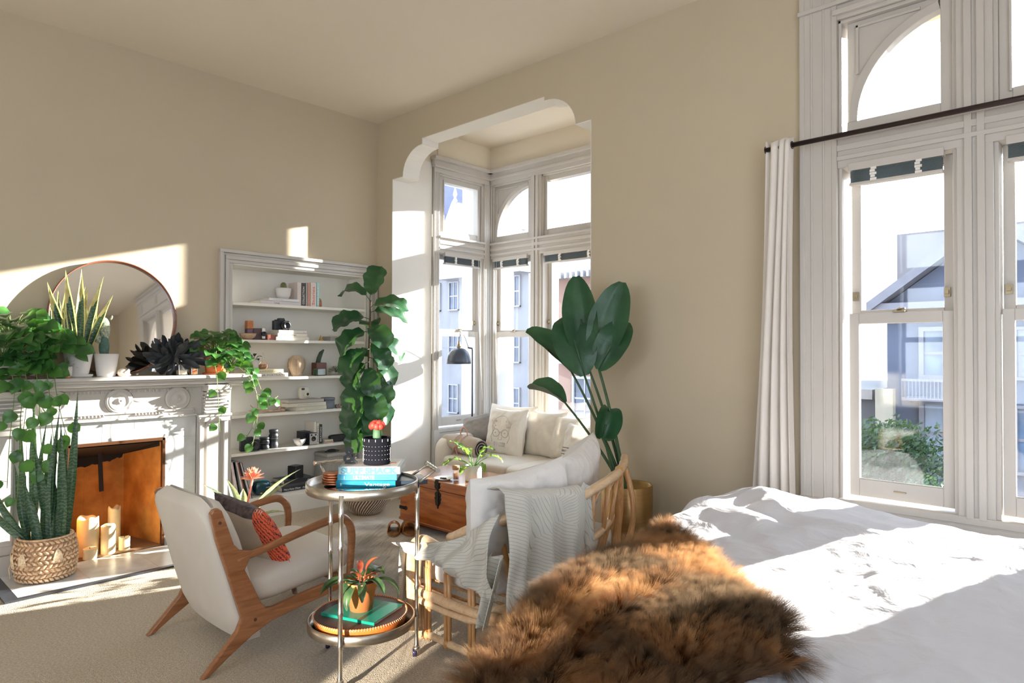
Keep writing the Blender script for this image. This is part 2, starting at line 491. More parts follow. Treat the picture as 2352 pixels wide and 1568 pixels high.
# wall with the arched opening into the bay and the hole for the wide window
WH = (-1.26, .92, 0.66, 3.42)
prof = [(BX0, 0.0), (BX0, 3.238), (-5.334, 3.238)]
prof += [(-5.044 - .29 * cos(a * pi / 20), 3.238 + .262 * sin(a * pi / 20)) for a in range(1, 11)]
prof += [(-5.034, 3.50), (-5.034, 3.557), (-3.488, 3.557), (-3.488, 3.525)]
prof += [(-3.478 + .306 * sin(a * pi / 20), 3.262 + .263 * cos(a * pi / 20)) for a in range(0, 10)]
prof += [(-3.172, 3.262), (BX1, 3.262), (BX1, 0.0)]
mb = MB(); M = fr((1, 0, 0), (0, 0, 1), (0, 1, 0), (0, 0, 0))
th = 0.20
poly = [(XA - .3, 0), (XA - .3, ZC)] + [(-1.9, ZC), (-1.9, 0)] + prof[::-1]
mb.prism(poly, YB, YB + th, M)
def wb(x0, x1, z0, z1, t=.36): mb.box((x0, YB, z0), (x1, YB + t, z1))
wb(-1.9, WH[0], 0, ZC); wb(WH[0], WH[1], 0, WH[2]); wb(WH[0], WH[1], WH[3], ZC); wb(WH[1], RX1 + .2, 0, ZC)
mb.box((BX1, YB + th, 0), (-1.9, YB + .40, ZC))
struct(mb.build('wall_back', m_wall))

# bay walls
mb = MB()
mb.box((XA - .3, YB + th, 0), (BX0, 4.505, ZC))
mb.box((XA - .3, 4.505, 0), (BX0 - .02, 4.70, ZC))
mb.box((BX0 - .35, 4.70, 0), (BX0 - .0, 5.38, .66)); mb.box((BX0 - .35, 4.70, 3.42), (BX0, 5.38, ZC))
mb.box((BX0 - .35, 5.38, 0), (BX0, YW + .4, ZC))
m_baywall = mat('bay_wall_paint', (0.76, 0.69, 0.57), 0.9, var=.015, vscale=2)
struct(mb.build('wall_bay_left', m_baywall))
mb = MB()
mb.box((BX1, YB + .3, 0), (BX1 + .35, 4.70, ZC)); mb.box((BX1, 4.70, 0), (BX1 + .35, 5.38, .66))
mb.box((BX1, 4.70, 3.42), (BX1 + .35, 5.38, ZC)); mb.box((BX1, 5.38, 0), (BX1 + .35, YW + .4, ZC))
struct(mb.build('wall_bay_right', m_baywall))
mb = MB()
mb.box((BX0, YW, 0), (-5.46, YW + .3, ZC)); mb.box((-3.06, YW, 0), (BX1, YW + .3, ZC))
mb.box((-5.46, YW, 0), (-3.06, YW + .3, .66)); mb.box((-5.46, YW, 3.42), (-3.06, YW + .3, ZC))
struct(mb.build('wall_bay_back', m_baywall))
# painted lining of the opening
mb = MB()
def lin(pts, y0, y1, e=0.006):
    for (a, b), (c, d) in zip(pts[:-1], pts[1:]):
        n = Vector((d - b, -(c - a))).normalized() * e
        mb.add([(a, y0, b), (c, y0, d), (c, y1, d), (a, y1, b), (a + n.x, y0, b + n.y), (c + n.x, y0, d + n.y), (c + n.x, y1, d + n.y), (a + n.x, y1, b + n.y)],
               [(4, 5, 6, 7), (0, 1, 5, 4), (2, 3, 7, 6), (0, 4, 7, 3), (1, 2, 6, 5)])
lin(prof, YB - .001, YB + th)
mb.box((BX0, YB + th, 0), (BX0 + .006, 4.505, ZC - .3)); mb.box((BX0 - .02, 4.505, 0), (BX0 - .012, 4.63, 3.52)); mb.box((BX1 - .006, YB + th, 0), (BX1, 4.505, ZC - .3))
struct(mb.build('trim_1', m_white))

# ------------------------------------------------------------------ windows
m_pane = thin_glass('window_glass', (0.97, 0.985, 1.0), 0.05)
m_brass = mat('aged_brass', (0.30, 0.24, 0.15), 0.4, .7, var=0.2)
m_sky = None
def mirrored(f, c): return lambda p: f(Vector((2 * c - p.x, p.y, p.z)))
def window_unit(no, T, lights, hole, casing, crown=(3.42, 3.58), lock=True, face=0.0):
    """T maps (u along wall, d outwards, z). lights: (u0, u1, arch 'L','R' or None) glass widths"""
    w = struct_empty('window_%d' % no, T(Vector(((hole[0] + hole[1]) / 2, 0, .66))))
    mb = MB(T)                                           # casing, mullion faces, transom band, crown
    c0, c1 = casing
    for a, b in ((c0, hole[0]), (hole[1], c1)):
        if b - a > 0.03:
            mb.box((a, -.026, .10), (b, .0, crown[0]))
            for f0, f1 in ((0, .14), (.30, .36), (.62, .68), (.86, 1)): mb.box((a + (b - a) * f0, -.031, .101), (a + (b - a) * f1, -.02, crown[0] - .001))
            mb.box((a - .004, -.042, .0), (b + .004, 0, .66))
    for i in range(len(lights) - 1):
        a, b = lights[i][1] + .055, lights[i + 1][0] - .055
        mb.box((a, 0.0, .66), (b, .27, crown[0]))
        mm = (a + b) / 2; hw = (b - a) / 2
        mb.box((mm - hw * .8, -.02, .66), (mm + hw * .8, 0.0, crown[0])); mb.box((mm - hw * .45, -.036, .66), (mm - hw * .1, -.02, crown[0]))
        mb.box((mm + hw * .1, -.036, .66), (mm + hw * .45, -.02, crown[0]))
    if crown[0] > 3.5: mb.box((c0, -.022, 3.42), (c1, 0, crown[0])); mb.box((c0 - .006, -.045, 3.50), (c1 + .006, 0, 3.525)); mb.box((hole[0] - .02, -.05, 3.44), (hole[1] + .02, 0, 3.47))
    # stepped crown
    z0, z1 = crown; zs = z1 - z0
    mb.box((c0, -.028, z0), (c1, 0, z0 + zs * .30)); mb.box((c0 - .01, -.05, z0 + zs * .30), (c1 + .01, 0, z0 + zs * .45))
    mb.box((c0 - .015, -.04, z0 + zs * .45), (c1 + .015, 0, z0 + zs * .78)); mb.box((c0 - .03, -.085, z0 + zs * .78), (c1 + .03, 0, z1))
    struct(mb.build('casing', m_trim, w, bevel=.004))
    mb = MB(T)                                           # outer frame, sill, transom
    h0, h1 = hole
    mb.box((h0, .0, .66), (h0 + .018, .27, 3.42)); mb.box((h1 - .018, .0, .66), (h1, .27, 3.42))
    mb.box((h0, .0, 3.40), (h1, .27, 3.42))
    mb.box((h0 - .01, -.034, .632), (h1 + .01, .29, .672)); mb.box((h0 - .01, -.022, .60), (h1 + .01, 0, .632)); mb.box((h0, -.025, .50), (h1, 0, .625)); mb.box((h0, -.012, .12), (h1, 0, .5))
    mb.box((h0, -.037, 2.60), (h1, -.001, 2.625)); mb.box((h0, -.0215, 2.56), (h1, .262, 2.735)); mb.box((h0, -.034, 2.655), (h1, -.001, 2.69)); mb.box((h0, -.05, 2.722), (h1, .265, 2.745))
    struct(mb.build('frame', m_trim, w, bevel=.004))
    TI = lambda p: T(Vector((p.x, p.y - .065, p.z)))       # sashes sit close behind the casing face
    for li, (u0, u1, arch) in enumerate(lights):
        # lower sash (inner) and upper sash (outer)
        mb = MB(TI); s = .05
        d0, d1 = .10, .14
        mb.box((u0 - s, d0, .69), (u0, d1, 1.725)); mb.box((u1, d0, .69), (u1 + s, d1, 1.725))
        mb.box((u0, d0, .69), (u1, d1, .785)); mb.box((u0, d0, 1.665), (u1, d1, 1.725))
        mb.box((u0 - .004, d0 + .008, .785), (u1 + .004, d0 + .016, .792))
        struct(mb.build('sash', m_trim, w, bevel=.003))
        mb = MB(TI); mb.box((u0, .118, .785), (u1, .122, 1.665)); struct(mb.build('pane', m_pane, w))
        mb = MB(TI); d0, d1 = .15, .19
        mb.box((u0 - s, d0, 1.70), (u0, d1, 2.56)); mb.box((u1, d0, 1.70), (u1 + s, d1, 2.56))
        mb.box((u0, d0, 1.70), (u1, d1, 1.745)); mb.box((u0, d0, 2.51), (u1, d1, 2.56))
        struct(mb.build('sash', m_trim, w, bevel=.003))
        mb = MB(TI); mb.box((u0, .168, 1.745), (u1, .172, 2.51)); struct(mb.build('pane', m_pane, w))
        if lock:
            mb = MB(TI); um = (u0 + u1) / 2
            mb.box((um - .03, .085, 1.725), (um + .03, .14, 1.733)); mb.tube([(um - .012, .11, 1.74), (um + .03, .10, 1.745)], .006)
            mb.lathe([(.012, 0), (.012, .014), (.006, .018)], (um, .115, 1.733), 10)
            for uu in (u0 - .03, u1 + .012):
                mb.box((uu - .012, .135, 1.80), (uu + .018, .15, 1.85)); mb.box((uu - .005, .12, 1.815), (uu + .012, .135, 1.835))
            mb.box((um - .03, .092, .735), (um + .03, .1, .742))
            struct(mb.build('sash_lock', m_brass, w))
        # transom light
        zb, zt = 2.825, 3.345
        mb = MB(TI)
        O = [(u0 - .055, 2.745), (u1 + .055, 2.745), (u1 + .055, 3.40), (u0 - .055, 3.40)]
        if arch:
            def side(u): return u if arch == 'L' else u0 + u1 - u
            R = .51; cx = u0 + R; arc = []
            for i in range(15):
                a = pi - i / 14 * (pi - math.acos(max(-1, min(1, (u1 - cx) / R))))
                arc.append((cx + R * cos(a), zb + R * sin(a)))
            # band around the pane, then the recessed spandrel field
            def strip(inner, outer, da, db):
                for (p, q), (p2, q2) in zip(zip(inner[:-1], inner[1:]), zip(outer[:-1], outer[1:])):
                    vs = [(side(p[0]), da, p[1]), (side(q[0]), da, q[1]), (side(q2[0]), da, q2[1]), (side(p2[0]), da, p2[1]),
                          (side(p[0]), db, p[1]), (side(q[0]), db, q[1]), (side(q2[0]), db, q2[1]), (side(p2[0]), db, p2[1])]
                    mb.add(vs, [(0, 1, 2, 3), (4, 7, 6, 5), (0, 4, 5, 1), (3, 2, 6, 7)], False)
            out1 = [(max(u0 - .045, cx + (R + .05) * cos(a_)), zb + (R + .05) * sin(a_)) for a_ in
                    [pi - i / 14 * (pi - math.acos(max(-1, min(1, (u1 - cx) / R)))) for i in range(15)]]
            strip(arc, out1, .085, .15)
            out2 = []
            for i, (p, q) in enumerate(out1):
                t = i / 14
                out2.append((u0 - .055, q + (3.40 - q) * min(1, t * 2.2)) if t < .5 else (u0 - .055 + (p - u0 + .055) * min(1, (t - .5) * 2.0), 3.40))
            out2[7] = (u0 - .055, 3.40)
            strip(out1, out2, .10, .14)
            # sides and base of the light
            mb.box((min(side(u1), side(u1 + .055)), .085, 2.745), (max(side(u1), side(u1 + .055)), .15, 3.40))
            mb.box((u0 - .055 if arch == 'L' else u0, .085, 2.745), (u1 if arch == 'L' else u1 + .055, .15, zb))
            # raised moulding round the field
            mo = [(side(u0 + .0), 2.98 + .12), (side(u0 + .0), 3.365), (side(u1 - .10), 3.365)]
            for (a, b), (c, d) in zip(mo[:-1], mo[1:]):
                mb.box((min(a, c) - .008, .086, min(b, d) - .008), (max(a, c) + .008, .1, max(b, d) + .008))
            pa = MB(TI); cpoly = [(side(u1), zb)] + [(side(p[0]), p[1]) for p in arc]
            vs = [(p[0], .118, p[1]) for p in cpoly] + [(p[0], .122, p[1]) for p in cpoly]; n = len(cpoly)
            pa.add(vs, [list(range(n)), list(range(n, 2 * n))[::-1]] + [(i, (i + 1) % n, n + (i + 1) % n, n + i) for i in range(n)], False)
            struct(pa.build('pane', m_pane, w))
        else:
            mb.box((u0 - .055, .085, 2.745), (u0, .15, 3.40)); mb.box((u1, .085, 2.745), (u1 + .055, .15, 3.40))
            mb.box((u0, .085, 2.745), (u1, .15, zb)); mb.box((u0, .085, zt), (u1, .15, 3.40))
            mb.box((u0 - .012, .07, zb - .02), (u0, .09, zt + .02)); mb.box((u1, .07, zb - .02), (u1 + .012, .09, zt + .02))
            pa = MB(TI); pa.box((u0, .118, zb), (u1, .122, zt)); struct(pa.build('pane', m_pane, w))
        struct(mb.build('transom_sash', m_trim, w, bevel=.003))
    return w
T_back = lambda p: Vector((p.x, YW + p.y, p.z))
T_room = lambda p: Vector((p.x, YB + p.y, p.z))
T_left = lambda p: Vector((BX0 - p.y, p.x, p.z))
T_right = lambda p: Vector((BX1 + p.y, p.x, p.z))
window_unit(1, T_left, [(4.80, 5.30, None)], (4.70, 5.38), (4.63, 5.46))
window_unit(2, T_back, [(-5.41, -4.93, 'L'), (-4.64, -3.88, None), (-3.59, -3.11, 'R')], (-5.47, -3.05), (-5.50, -3.02))
window_unit(3, T_right, [(4.80, 5.30, None)], (4.70, 5.38), (4.63, 5.46))
window_unit(4, T_room, [(-1.165, -.757, 'L'), (-.450, .115, None), (.425, .835, 'R')], (-1.26, .92), (-1.47, 1.13), crown=(3.70, 3.83))

T_fill_rear = lambda p: Vector((p.x, RY0 - p.y, p.z))
window_unit(5, T_fill_rear, [(-2.65, -1.85, None), (-1.70, -.25, None), (-.10, .65, None)], (-2.75, .75), (-2.95, .95), lock=False)  # unseen window added behind the camera to brighten surfaces facing it
T_fill_side = lambda p: Vector((RX1 + p.y, p.x, p.z))
window_unit(6, T_fill_side, [(-1.9, -1.1, None), (-.95, .35, None), (.5, 1.3, None)], (-2.0, 1.4), (-2.2, 1.6), lock=False)  # unseen window added in the right wall as sky fill for settee and bed
# venetian blinds drawn up under the heads
m_slat = mat('blind_slat', (0.16, 0.20, 0.22), 0.45, var=0.1)
m_cord = mat('cord_white', (0.8, 0.78, 0.74), 0.8)
BL = [(T_left, 4.78, 5.32, 'raised venetian blind at the left side window of the bay, beside the corner'),
      (T_back, -5.43, -4.90, 'raised venetian blind under the arched light nearest the bay corner'),
      (T_back, -4.66, -3.86, 'raised venetian blind across the middle window of the bay, above the sofa'),
      (T_room, -1.20, -.735, 'raised venetian blind with clumped tapes above the sash window by the curtain'),
      (T_room, -.475, .135, 'raised venetian blind at the right edge of the photo, right of the wide mullion')]
for T, u0, u1, lab in BL:
    t = thing('venetian_blind', lab, 'window blind', T(Vector(((u0 + u1) / 2, .05, 2.57))))
    mb = MB(T); mb.box((u0, -.035, 2.53), (u1, .012, 2.575)); mb.build('head_rail', m_trim, t, bevel=.004)
    mb = MB(T)
    for k in range(14): mb.box((u0 + .01, -.032, 2.462 + k * .0048), (u1 - .01, .010, 2.4638 + k * .0048))
    mb.build('slats', m_slat, t)
    mb = MB(T); mb.box((u0 + .005, -.034, 2.445), (u1 - .005, .012, 2.461)); mb.build('bottom_rail', m_trim, t, bevel=.003)
    for f in (.28, .75):
        u = u0 + (u1 - u0) * f; mb = MB(T)
        for k in range(5): mb.box((u - .014 + .003 * sin(k * 2), -.040 - .004 * (k % 2), 2.458 + k * .015), (u + .014 + .004 * cos(k * 3), -.032, 2.471 + k * .015))
        mb.build('ladder_tape', m_cord, t)
    if T is T_back and u0 < -5 or T is T_left:
        mb = MB(T); u = u0 + .04 if T is T_back else u1 - .05
        mb.tube([(u, -.04, 2.53), (u + .01, -.04, 1.9), (u + .04, -.045, 1.3), (u + .07, -.05, .95)], .0025, 5); mb.tube([(u + .03, -.04, 2.53), (u + .03, -.04, 1.8), (u + .06, -.05, .95)], .0025, 5)
        mb.build('pull_cord', m_cord, t)
# baseboards
mb = MB(); mb.box((-2.95, YB - .02, 0), (-1.48, YB, .17)); mb.box((-2.95, YB - .012, .17), (-1.48, YB, .19)); struct(mb.build('baseboard_back', m_trim, bevel=.003))
mb = MB(); mb.box((XA, RY0, 0), (XA + .02, .50, .18)); mb.box((XA, RY0, .18), (XA + .01, .50, .20)); struct(mb.build('baseboard_left', m_trim, bevel=.003))
mb = MB(); mb.box((BX0, 4.2, 0), (BX0 + .02, YW, .17)); struct(mb.build('baseboard_bay', m_trim, bevel=.003))

# ------------------------------------------------------------------ built-in bookcase
y0, y1, z0, z1 = BK
bc = thing('bookcase', 'white built-in bookcase recessed in the left wall, moulded frame', 'bookcase', (XA, (y0 + y1) / 2, 0))
mb = MB()
mb.box((-6.09, y0, z0 - .0), (-6.06, y1, z1)); mb.box((-6.06, y0, z0), (XA, y0 + .012, z1)); mb.box((-6.06, y1 - .012, z0), (XA, y1, z1))
mb.box((-6.06, y0, z1 - .012), (XA, y1, z1))
mb.build('cabinet_back', m_shelf, bc)
SHELF = [1.925, 1.598, 1.260, 0.934, 0.600, 0.190]
for z in SHELF:
    mb = MB(); mb.box((-6.06, y0 + .012, z - .026), (XA + .004, y1 - .012, z)); mb.build('shelf', m_shelf, bc, bevel=.002)
mb = MB()
for k, (a, b, d) in enumerate(((0.0, .030, .020), (.03, .062, .032), (.062, .085, .022), (.085, .115, .045))):
    a2, b2 = y0 - b + .0, y0 - a
    mb.box((XA, y0 - b, .0), (XA + d, y0 - a, z1 + a)); mb.box((XA, y0 - b, z1 + a), (XA + d, 4.095, z1 + b))
    if y1 + b < 4.095: mb.box((XA, y1 + a, 0), (XA + d, y1 + b, z1 + a))
mb.build('moulded_frame', m_trim, bc, bevel=.004)
mb = MB(); mb.box((XA, y0, 0), (XA + .012, 4.095, .165)); mb.build('base_board', m_shelf, bc, bevel=.003)

# ------------------------------------------------------------------ fireplace
m_tile = mat('grey_marble_tile', (0.62, 0.63, 0.62), 0.3, var=0.12, vscale=9, bump=0.02)
m_brick = mat('orange_firebrick', (0.62, 0.22, 0.035), 0.8, var=0.25, vscale=5, col2=(0.80, 0.36, 0.08), bump=0.2, bscale=40)
m_soot = mat('soot', (0.02, 0.018, 0.016), 0.9)
m_iron = mat('black_iron', (0.03, 0.025, 0.025), 0.5, 0.6)
m_bronze = mat('bronze_edge', (0.22, 0.10, 0.05), 0.35, 0.8)
XF = -5.48; yc = 1.63
fp = thing('fireplace', 'white carved fireplace surround with marble tiles and three round rosettes', 'fireplace', (XF, yc, 0))
mb = MB()
mb.box((-5.71, .60, 1.283), (-5.31, 2.64, 1.307)); mb.box((-5.71, .63, 1.265), (-5.335, 2.61, 1.283)); mb.box((-5.71, .66, 1.24), (-5.36, 2.585, 1.265))
mb.box((-5.76, .70, 1.215), (-5.43, 2.54, 1.24)); mb.build('mantel_shelf', m_trim, fp, bevel=.006)
mb = MB(); mb.box((-5.76, .80, .985), (XF, 2.46, 1.216))
mb.box((XF, 1.10, 1.03), (XF + .012, 2.16, 1.045)); mb.box((XF, 1.08, .985), (XF + .02, 2.18, 1.0))
for k in range(46):      # beading
    yk = 1.10 + k * .0236
    if min(abs(yk - r) for r in (1.225, 1.63, 2.04)) > .10: mb.ball((XF + .008, yk, 1.02), .009, 8, 6)
for k in range(40): mb.box((XF, 1.10 + k * .027, 1.185), (XF + .01, 1.112 + k * .027, 1.205))
mb.build('frieze', m_trim, fp, bevel=.002)
Mx = Matrix(((0, 0, 1), (1, 0, 0), (0, 1, 0)))
for r in (1.225, 1.63, 2.04):
    mb = MB(); mb.lathe([(.0, .020), (.012, .028), (.02, .02), (.035, .012), (.055, .014), (.062, .02), (.07, .012), (.082, .016), (.09, .012), (.097, 0)][::-1], (XF, r, 1.127), 36, Mx)
    mb.build('rosette', m_trim, fp)
# fluted pilasters with scroll brackets
for ya, yb in ((.82, 1.07), (2.19, 2.44)):
    mb = MB(); mb.box((-5.76, ya, .14), (XF - .0, yb, .985)); mb.box((-5.76, ya - .02, 0), (XF + .03, yb + .02, .14))
    mb.box((XF, ya + .01, .14), (XF + .025, ya + .045, .985)); mb.box((XF, yb - .045, .14), (XF + .025, yb - .01, .985))
    mb.box((XF, ya + .07, .20), (XF + .01, yb - .07, .93)); mb.box((XF, ya, .93), (XF + .04, yb, .985))
    mb.box((XF + .0, ya - .01, .97), (XF + .05, yb + .01, .992))
    mb.build('pilaster', m_trim, fp, bevel=.005)
    mb = MB(); pr = [(XF, .985), (XF + .05, .985), (XF + .062, 1.02), (XF + .05, 1.05), (XF + .055, 1.10), (XF + .08, 1.15), (XF + .125, 1.19), (XF + .135, 1.225), (XF, 1.24)]
    mb.prism(pr, ya + .03, yb - .03, fr((1, 0, 0), (0, 0, 1), (0, 1, 0), (0, 0, 0)))
    for k in range(7): mb.box((XF + .03, ya + .03, 1.0 + k * .028), (XF + .068 + .0035 * k * k * .4, yb - .03, 1.012 + k * .028))
    mb.build('bracket', m_trim, fp, bevel=.003)
# marble tile surround
mb = MB(); xt0, xt1 = -5.76, XF - .012
for ya, yb in ((1.075, FP[0]), (FP[1], 2.185)):
    for k in range(6): mb.box((xt0, ya, .002 + k * .165), (xt1, yb, .163 + k * .165))
    mb.box((xt0, ya, 0), (xt1 - .003, yb, .985))
for k in range(3): mb.box((xt0, FP[0] + .002 + k * .2135, FP[3]), (xt1, FP[0] + .211 + k * .2135, .985))
mb.box((xt0, FP[0], FP[3]), (xt1 - .003, FP[1], .985))
mb.build('tile_surround', m_tile, fp)
mb = MB(); mb.box((XF - .03, FP[0], FP[3] - .02), (XF + .004, FP[1], FP[3] + .004)); mb.box((XF - .03, FP[1] - .018, 0), (XF + .004, FP[1] + .004, FP[3])); mb.box((XF - .03, FP[0] - .004, 0), (XF + .004, FP[0] + .018, FP[3]))
mb.build('metal_edge', m_bronze, fp, bevel=.002)
# firebox: splayed firebrick sides, back, soot throat, damper bar
mb = MB(); xb = -6.02
bl, br = FP[0] + .10, FP[1] - .12
mb.add([(XF - .03, FP[0] + .01, .012), (xb, bl, .012), (xb, bl, .80), (XF - .03, FP[0] + .01, .80)], [(0, 1, 2, 3)])
mb.add([(XF - .03, FP[1] - .01, .012), (xb, br, .012), (xb, br, .80), (XF - .03, FP[1] - .01, .80)], [(0, 3, 2, 1)])
mb.add([(xb, bl, .012), (xb, br, .012), (xb, br, .80), (xb, bl, .80)], [(0, 1, 2, 3)])
for yy, zz in ((bl + .14, 0), (br - .14, 0)): mb.box((xb, yy - .002, .02), (xb + .002, yy + .002, .7))
mb.build('firebox', m_brick, fp)
mb = MB(); mb.add([(XF - .03, FP[0], .80), (XF - .03, FP[1], .80), (xb, br, .66), (xb, bl, .66)], [(0, 1, 2, 3)])
mb.prism([(bl, .80), (bl, .58)] + [(bl + (br - bl) * k / 24, .585 + .006 * sin(k * 1.3) + .004 * sin(k * 3.1) + .06 * (k / 24) ** 2) for k in range(1, 24)] + [(br, .70), (br, .80)], xb + .003, xb + .012, fr((0, 1, 0), (0, 0, 1), (1, 0, 0), (0, 0, 0)))
for s_, ya_, yb_ in ((1, FP[0] + .012, bl + .004), (-1, FP[1] - .012, br - .004)): mb.add([(XF - .04, ya_, .80), (xb, yb_, .80), (xb, yb_, .66), (XF - .04, ya_, .765)], [(0, 1, 2, 3)])
mb.build('sooty_throat', m_soot, fp)
mb = MB(); mb.obox((-5.86, 1.62, .56), (.008, .03, .30), RX(.05)); mb.ball((-5.852, 1.622, .60), .006); mb.build('damper_bar', m_iron, fp)
mb = MB(); mb.box((xb, FP[0] - .0, .0), (XF, FP[1], .012)); mb.build('firebox_floor', mat('hearth_brick_dull', (.30, .17, .09), .8, var=.2), fp)
# hearth slab
ht = thing('hearth', 'pale marble hearth slab with a black border on the carpet', 'hearth', (-5.18, 1.63, 0))
mb = MB(); 
for k in range(4): mb.box((XF + .03, .93 + k * .40, .0), (-4.925, 1.328 + k * .40, .012))
mb.box((XF + .03, .93, 0), (-4.925, 2.525, .009)); mb.build('marble_slab', m_tile, ht)
mb = MB(); mb.box((-4.925, .86, 0), (-4.89, 2.60, .013)); mb.box((XF + .03, .86, 0), (-4.925, .93, .013)); mb.box((XF + .03, 2.525, 0), (-4.925, 2.60, .013)); mb.build('border', mat('black_slate', (.03, .035, .045), .35), ht)
# ------------------------------------------------------------------ armchair (faces the bay, seen from behind)
m_linen = cloth('chair_linen', (0.66, 0.60, 0.52), 700, 0.3, var=0.04)
m_walnut = wood('warm_walnut', (0.24, 0.088, 0.032), (0.40, 0.165, 0.065), 0.32, 4, 'Y', 0.35)
ch = thing('armchair', 'cream linen armchair with slanted wooden frame and bent arms, seen from behind', 'armchair', (-3.485, 1.65, 0))
XN, XFAR = -3.135, -3.822
def poly_yz(x0, x1, pts): # closed outline in (y,z) extruded along x
    return fr((0, 1, 0), (0, 0, 1), (1, 0, 0), (0, 0, 0)), pts, x0, x1
def side_frame(xc, inn):
    t = .016
    # slat + back leg: one flowing board
    out = [(1.275, 0), (1.312, 0), (1.60, .222), (1.98, .292), (2.10, .300), (2.10, .245), (2.0, .235), (1.70, .175), (1.62, .155)]
    leg = [(1.277, 0), (1.307, 0)] + [(1.40, .062), (1.52, .135), (1.62, .175), (1.80, .205), (2.03, .237), (2.065, .245), (2.065, .30), (1.80, .268), (1.625, .24), (1.585, .245),
           (1.56, .28), (1.515, .38), (1.478, .455), (1.500, .500), (1.52, .535), (1.455, .552), (1.425, .585), (1.365, .755), (1.350, .768), (1.325, .765), (1.312, .748),
           (1.34, .62), (1.385, .48), (1.435, .32), (1.465, .225), (1.44, .17), (1.36, .085)]
    mb = MB(); mb.prism(leg, xc - t, xc + t, fr((0, 1, 0), (0, 0, 1), (1, 0, 0), (0, 0, 0)))
    mb.build('side_frame', m_walnut, ch, bevel=.006)
    arm = smooth_path([(xc, 1.44, .505), (xc, 1.60, .535), (xc, 1.80, .578), (xc, 1.95, .605), (xc, 2.02, .602), (xc, 2.062, .565), (xc, 2.078, .50), (xc, 2.075, .40), (xc, 2.065, .27)], 5)
    n = len(arm); rs = [.017 + .006 * sin(pi * i / n) for i in range(n)]
    mb = MB(); mb.tube(arm, rs, 10); mb.build('arm', m_walnut, ch)
    mb = MB(); a = Vector((xc, 2.05, .265)); mb.tube([a, (xc, 2.10, .12), (xc, 2.13, 0)], [.026, .021, .014], 10); mb.build('leg', m_walnut, ch)
    mb = MB(); Ms = Matrix(((0, 0, 1), (1, 0, 0), (0, 1, 0)))
    for y, z in ((1.355, .70), (1.53, .205)):
        mb = MB(); mb.lathe([(0.008, 0), (.008, .003)], (xc + t - .001, y, z), 10, Ms); mb.build('screw_cap', mat('dark_plug', (.10, .04, .02), .4), ch)
side_frame(XN, -1); side_frame(XFAR, 1)
for q0, q1 in (((XFAR, 1.52, .16), (XN, 1.55, .22)), ((XFAR, 2.03, .24), (XN, 2.055, .29))):
    mb = MB(); mb.box(q0, q1); mb.build('cross_rail', m_walnut, ch, bevel=.004)
# upholstered back: rounded slab leaning towards the camera at the top
def back_fn(u, v):
    # v: height 0..1 ; u: around the section
    a = 2 * pi * u
    w = (XN - XFAR) / 2 - .004; hw = w * (1 - .10 * max(0, v - .82) ** 2 * 20)
    th = .065 + .015 * sin(pi * v)
    e = 7
    ca, sa = cos(a), sin(a)
    k = 1 / (abs(ca) ** e + abs(sa) ** e) ** (1 / e)
    x = hw * ca * k; y = th * sa * k
    z = .10 + .70 * v
    yl = 1.545 - (z - .10) * .27
    if v < .12: y *= (.75 + .25 * v / .12)
    top = max(0, (v - .93) / .07); y *= sqrt(max(0, 1 - top ** 2 * .97)); x *= 1 - .06 * top ** 2; cnr = max(0, (abs(x) - (w - .15)) / .15); z -= .085 * cnr ** 2.2 * max(0, (v - .70) / .30)
    yb = yl + (-.0 + .02 * (1 - (x / w) ** 2) * (1 if sa < 0 else 1) * -1)
    return Vector(((XN + XFAR) / 2 - .018 + x, yb + y, z))
mb = MB(); mb.grid(back_fn, 40, 26, cu=True)
o = len(mb.v); mb.add([back_fn(i / 40, 1) for i in range(40)] + [back_fn(i / 40, 0) for i in range(40)], [list(range(40)), list(range(40, 80))[::-1]], True)
mb.build('back_cushion', m_linen, ch)
mb = MB(); rbox(mb, ((XN + XFAR) / 2, 1.822, .352), (.645, .60, .20), 7, RX(.11), 48, 24, 3.2)
mb.build('seat_cushion', m_linen, ch)
# square scatter cushion with an orange embroidered edge
m_kilim = mat('kilim_orange', (0.75, 0.10, 0.03), 0.9, var=0.3, vscale=45, col2=(0.85, 0.17, 0.04), bump=.3, bscale=120)
def zigzag(m):
    nt = m.node_tree; b = nt.nodes['Principled BSDF']; N = nt.nodes.new; L = nt.links.new
    tc = N('ShaderNodeTexCoord'); w = N('ShaderNodeTexWave'); w.wave_type = 'BANDS'; w.bands_direction = 'DIAGONAL'
    w.inputs['Scale'].default_value = 26; w.inputs['Distortion'].default_value = 4; w.inputs['Detail Scale'].default_value = 4
    L(tc.outputs['Object'], w.inputs['Vector']); r = N('ShaderNodeValToRGB'); r.color_ramp.interpolation = 'CONSTANT'
    r.color_ramp.elements[0].color = (.03, .025, .04, 1); r.color_ramp.elements[1].position = .12; r.color_ramp.elements[1].color = (.78, .10, .03, 1)
    e = r.color_ramp.elements.new(.72); e.color = (.62, .16, .12, 1); e = r.color_ramp.elements.new(.86); e.color = (.85, .15, .04, 1)
    L(w.outputs['Fac'], r.inputs[0]); L(r.outputs[0], b.inputs['Base Color'])
zigzag(m_kilim)
cu = thing('scatter_cushion', 'beige square cushion with orange and black embroidered border, standing on the armchair', 'cushion', (-3.40, 1.70, .44))
CP = [Vector(p) for p in ((-3.63, 1.70, .375), (-3.20, 1.78, .355), (-3.20, 1.605, .70), (-3.63, 1.54, .745))]
CN = ((CP[1] - CP[0]).cross(CP[3] - CP[0])).normalized()
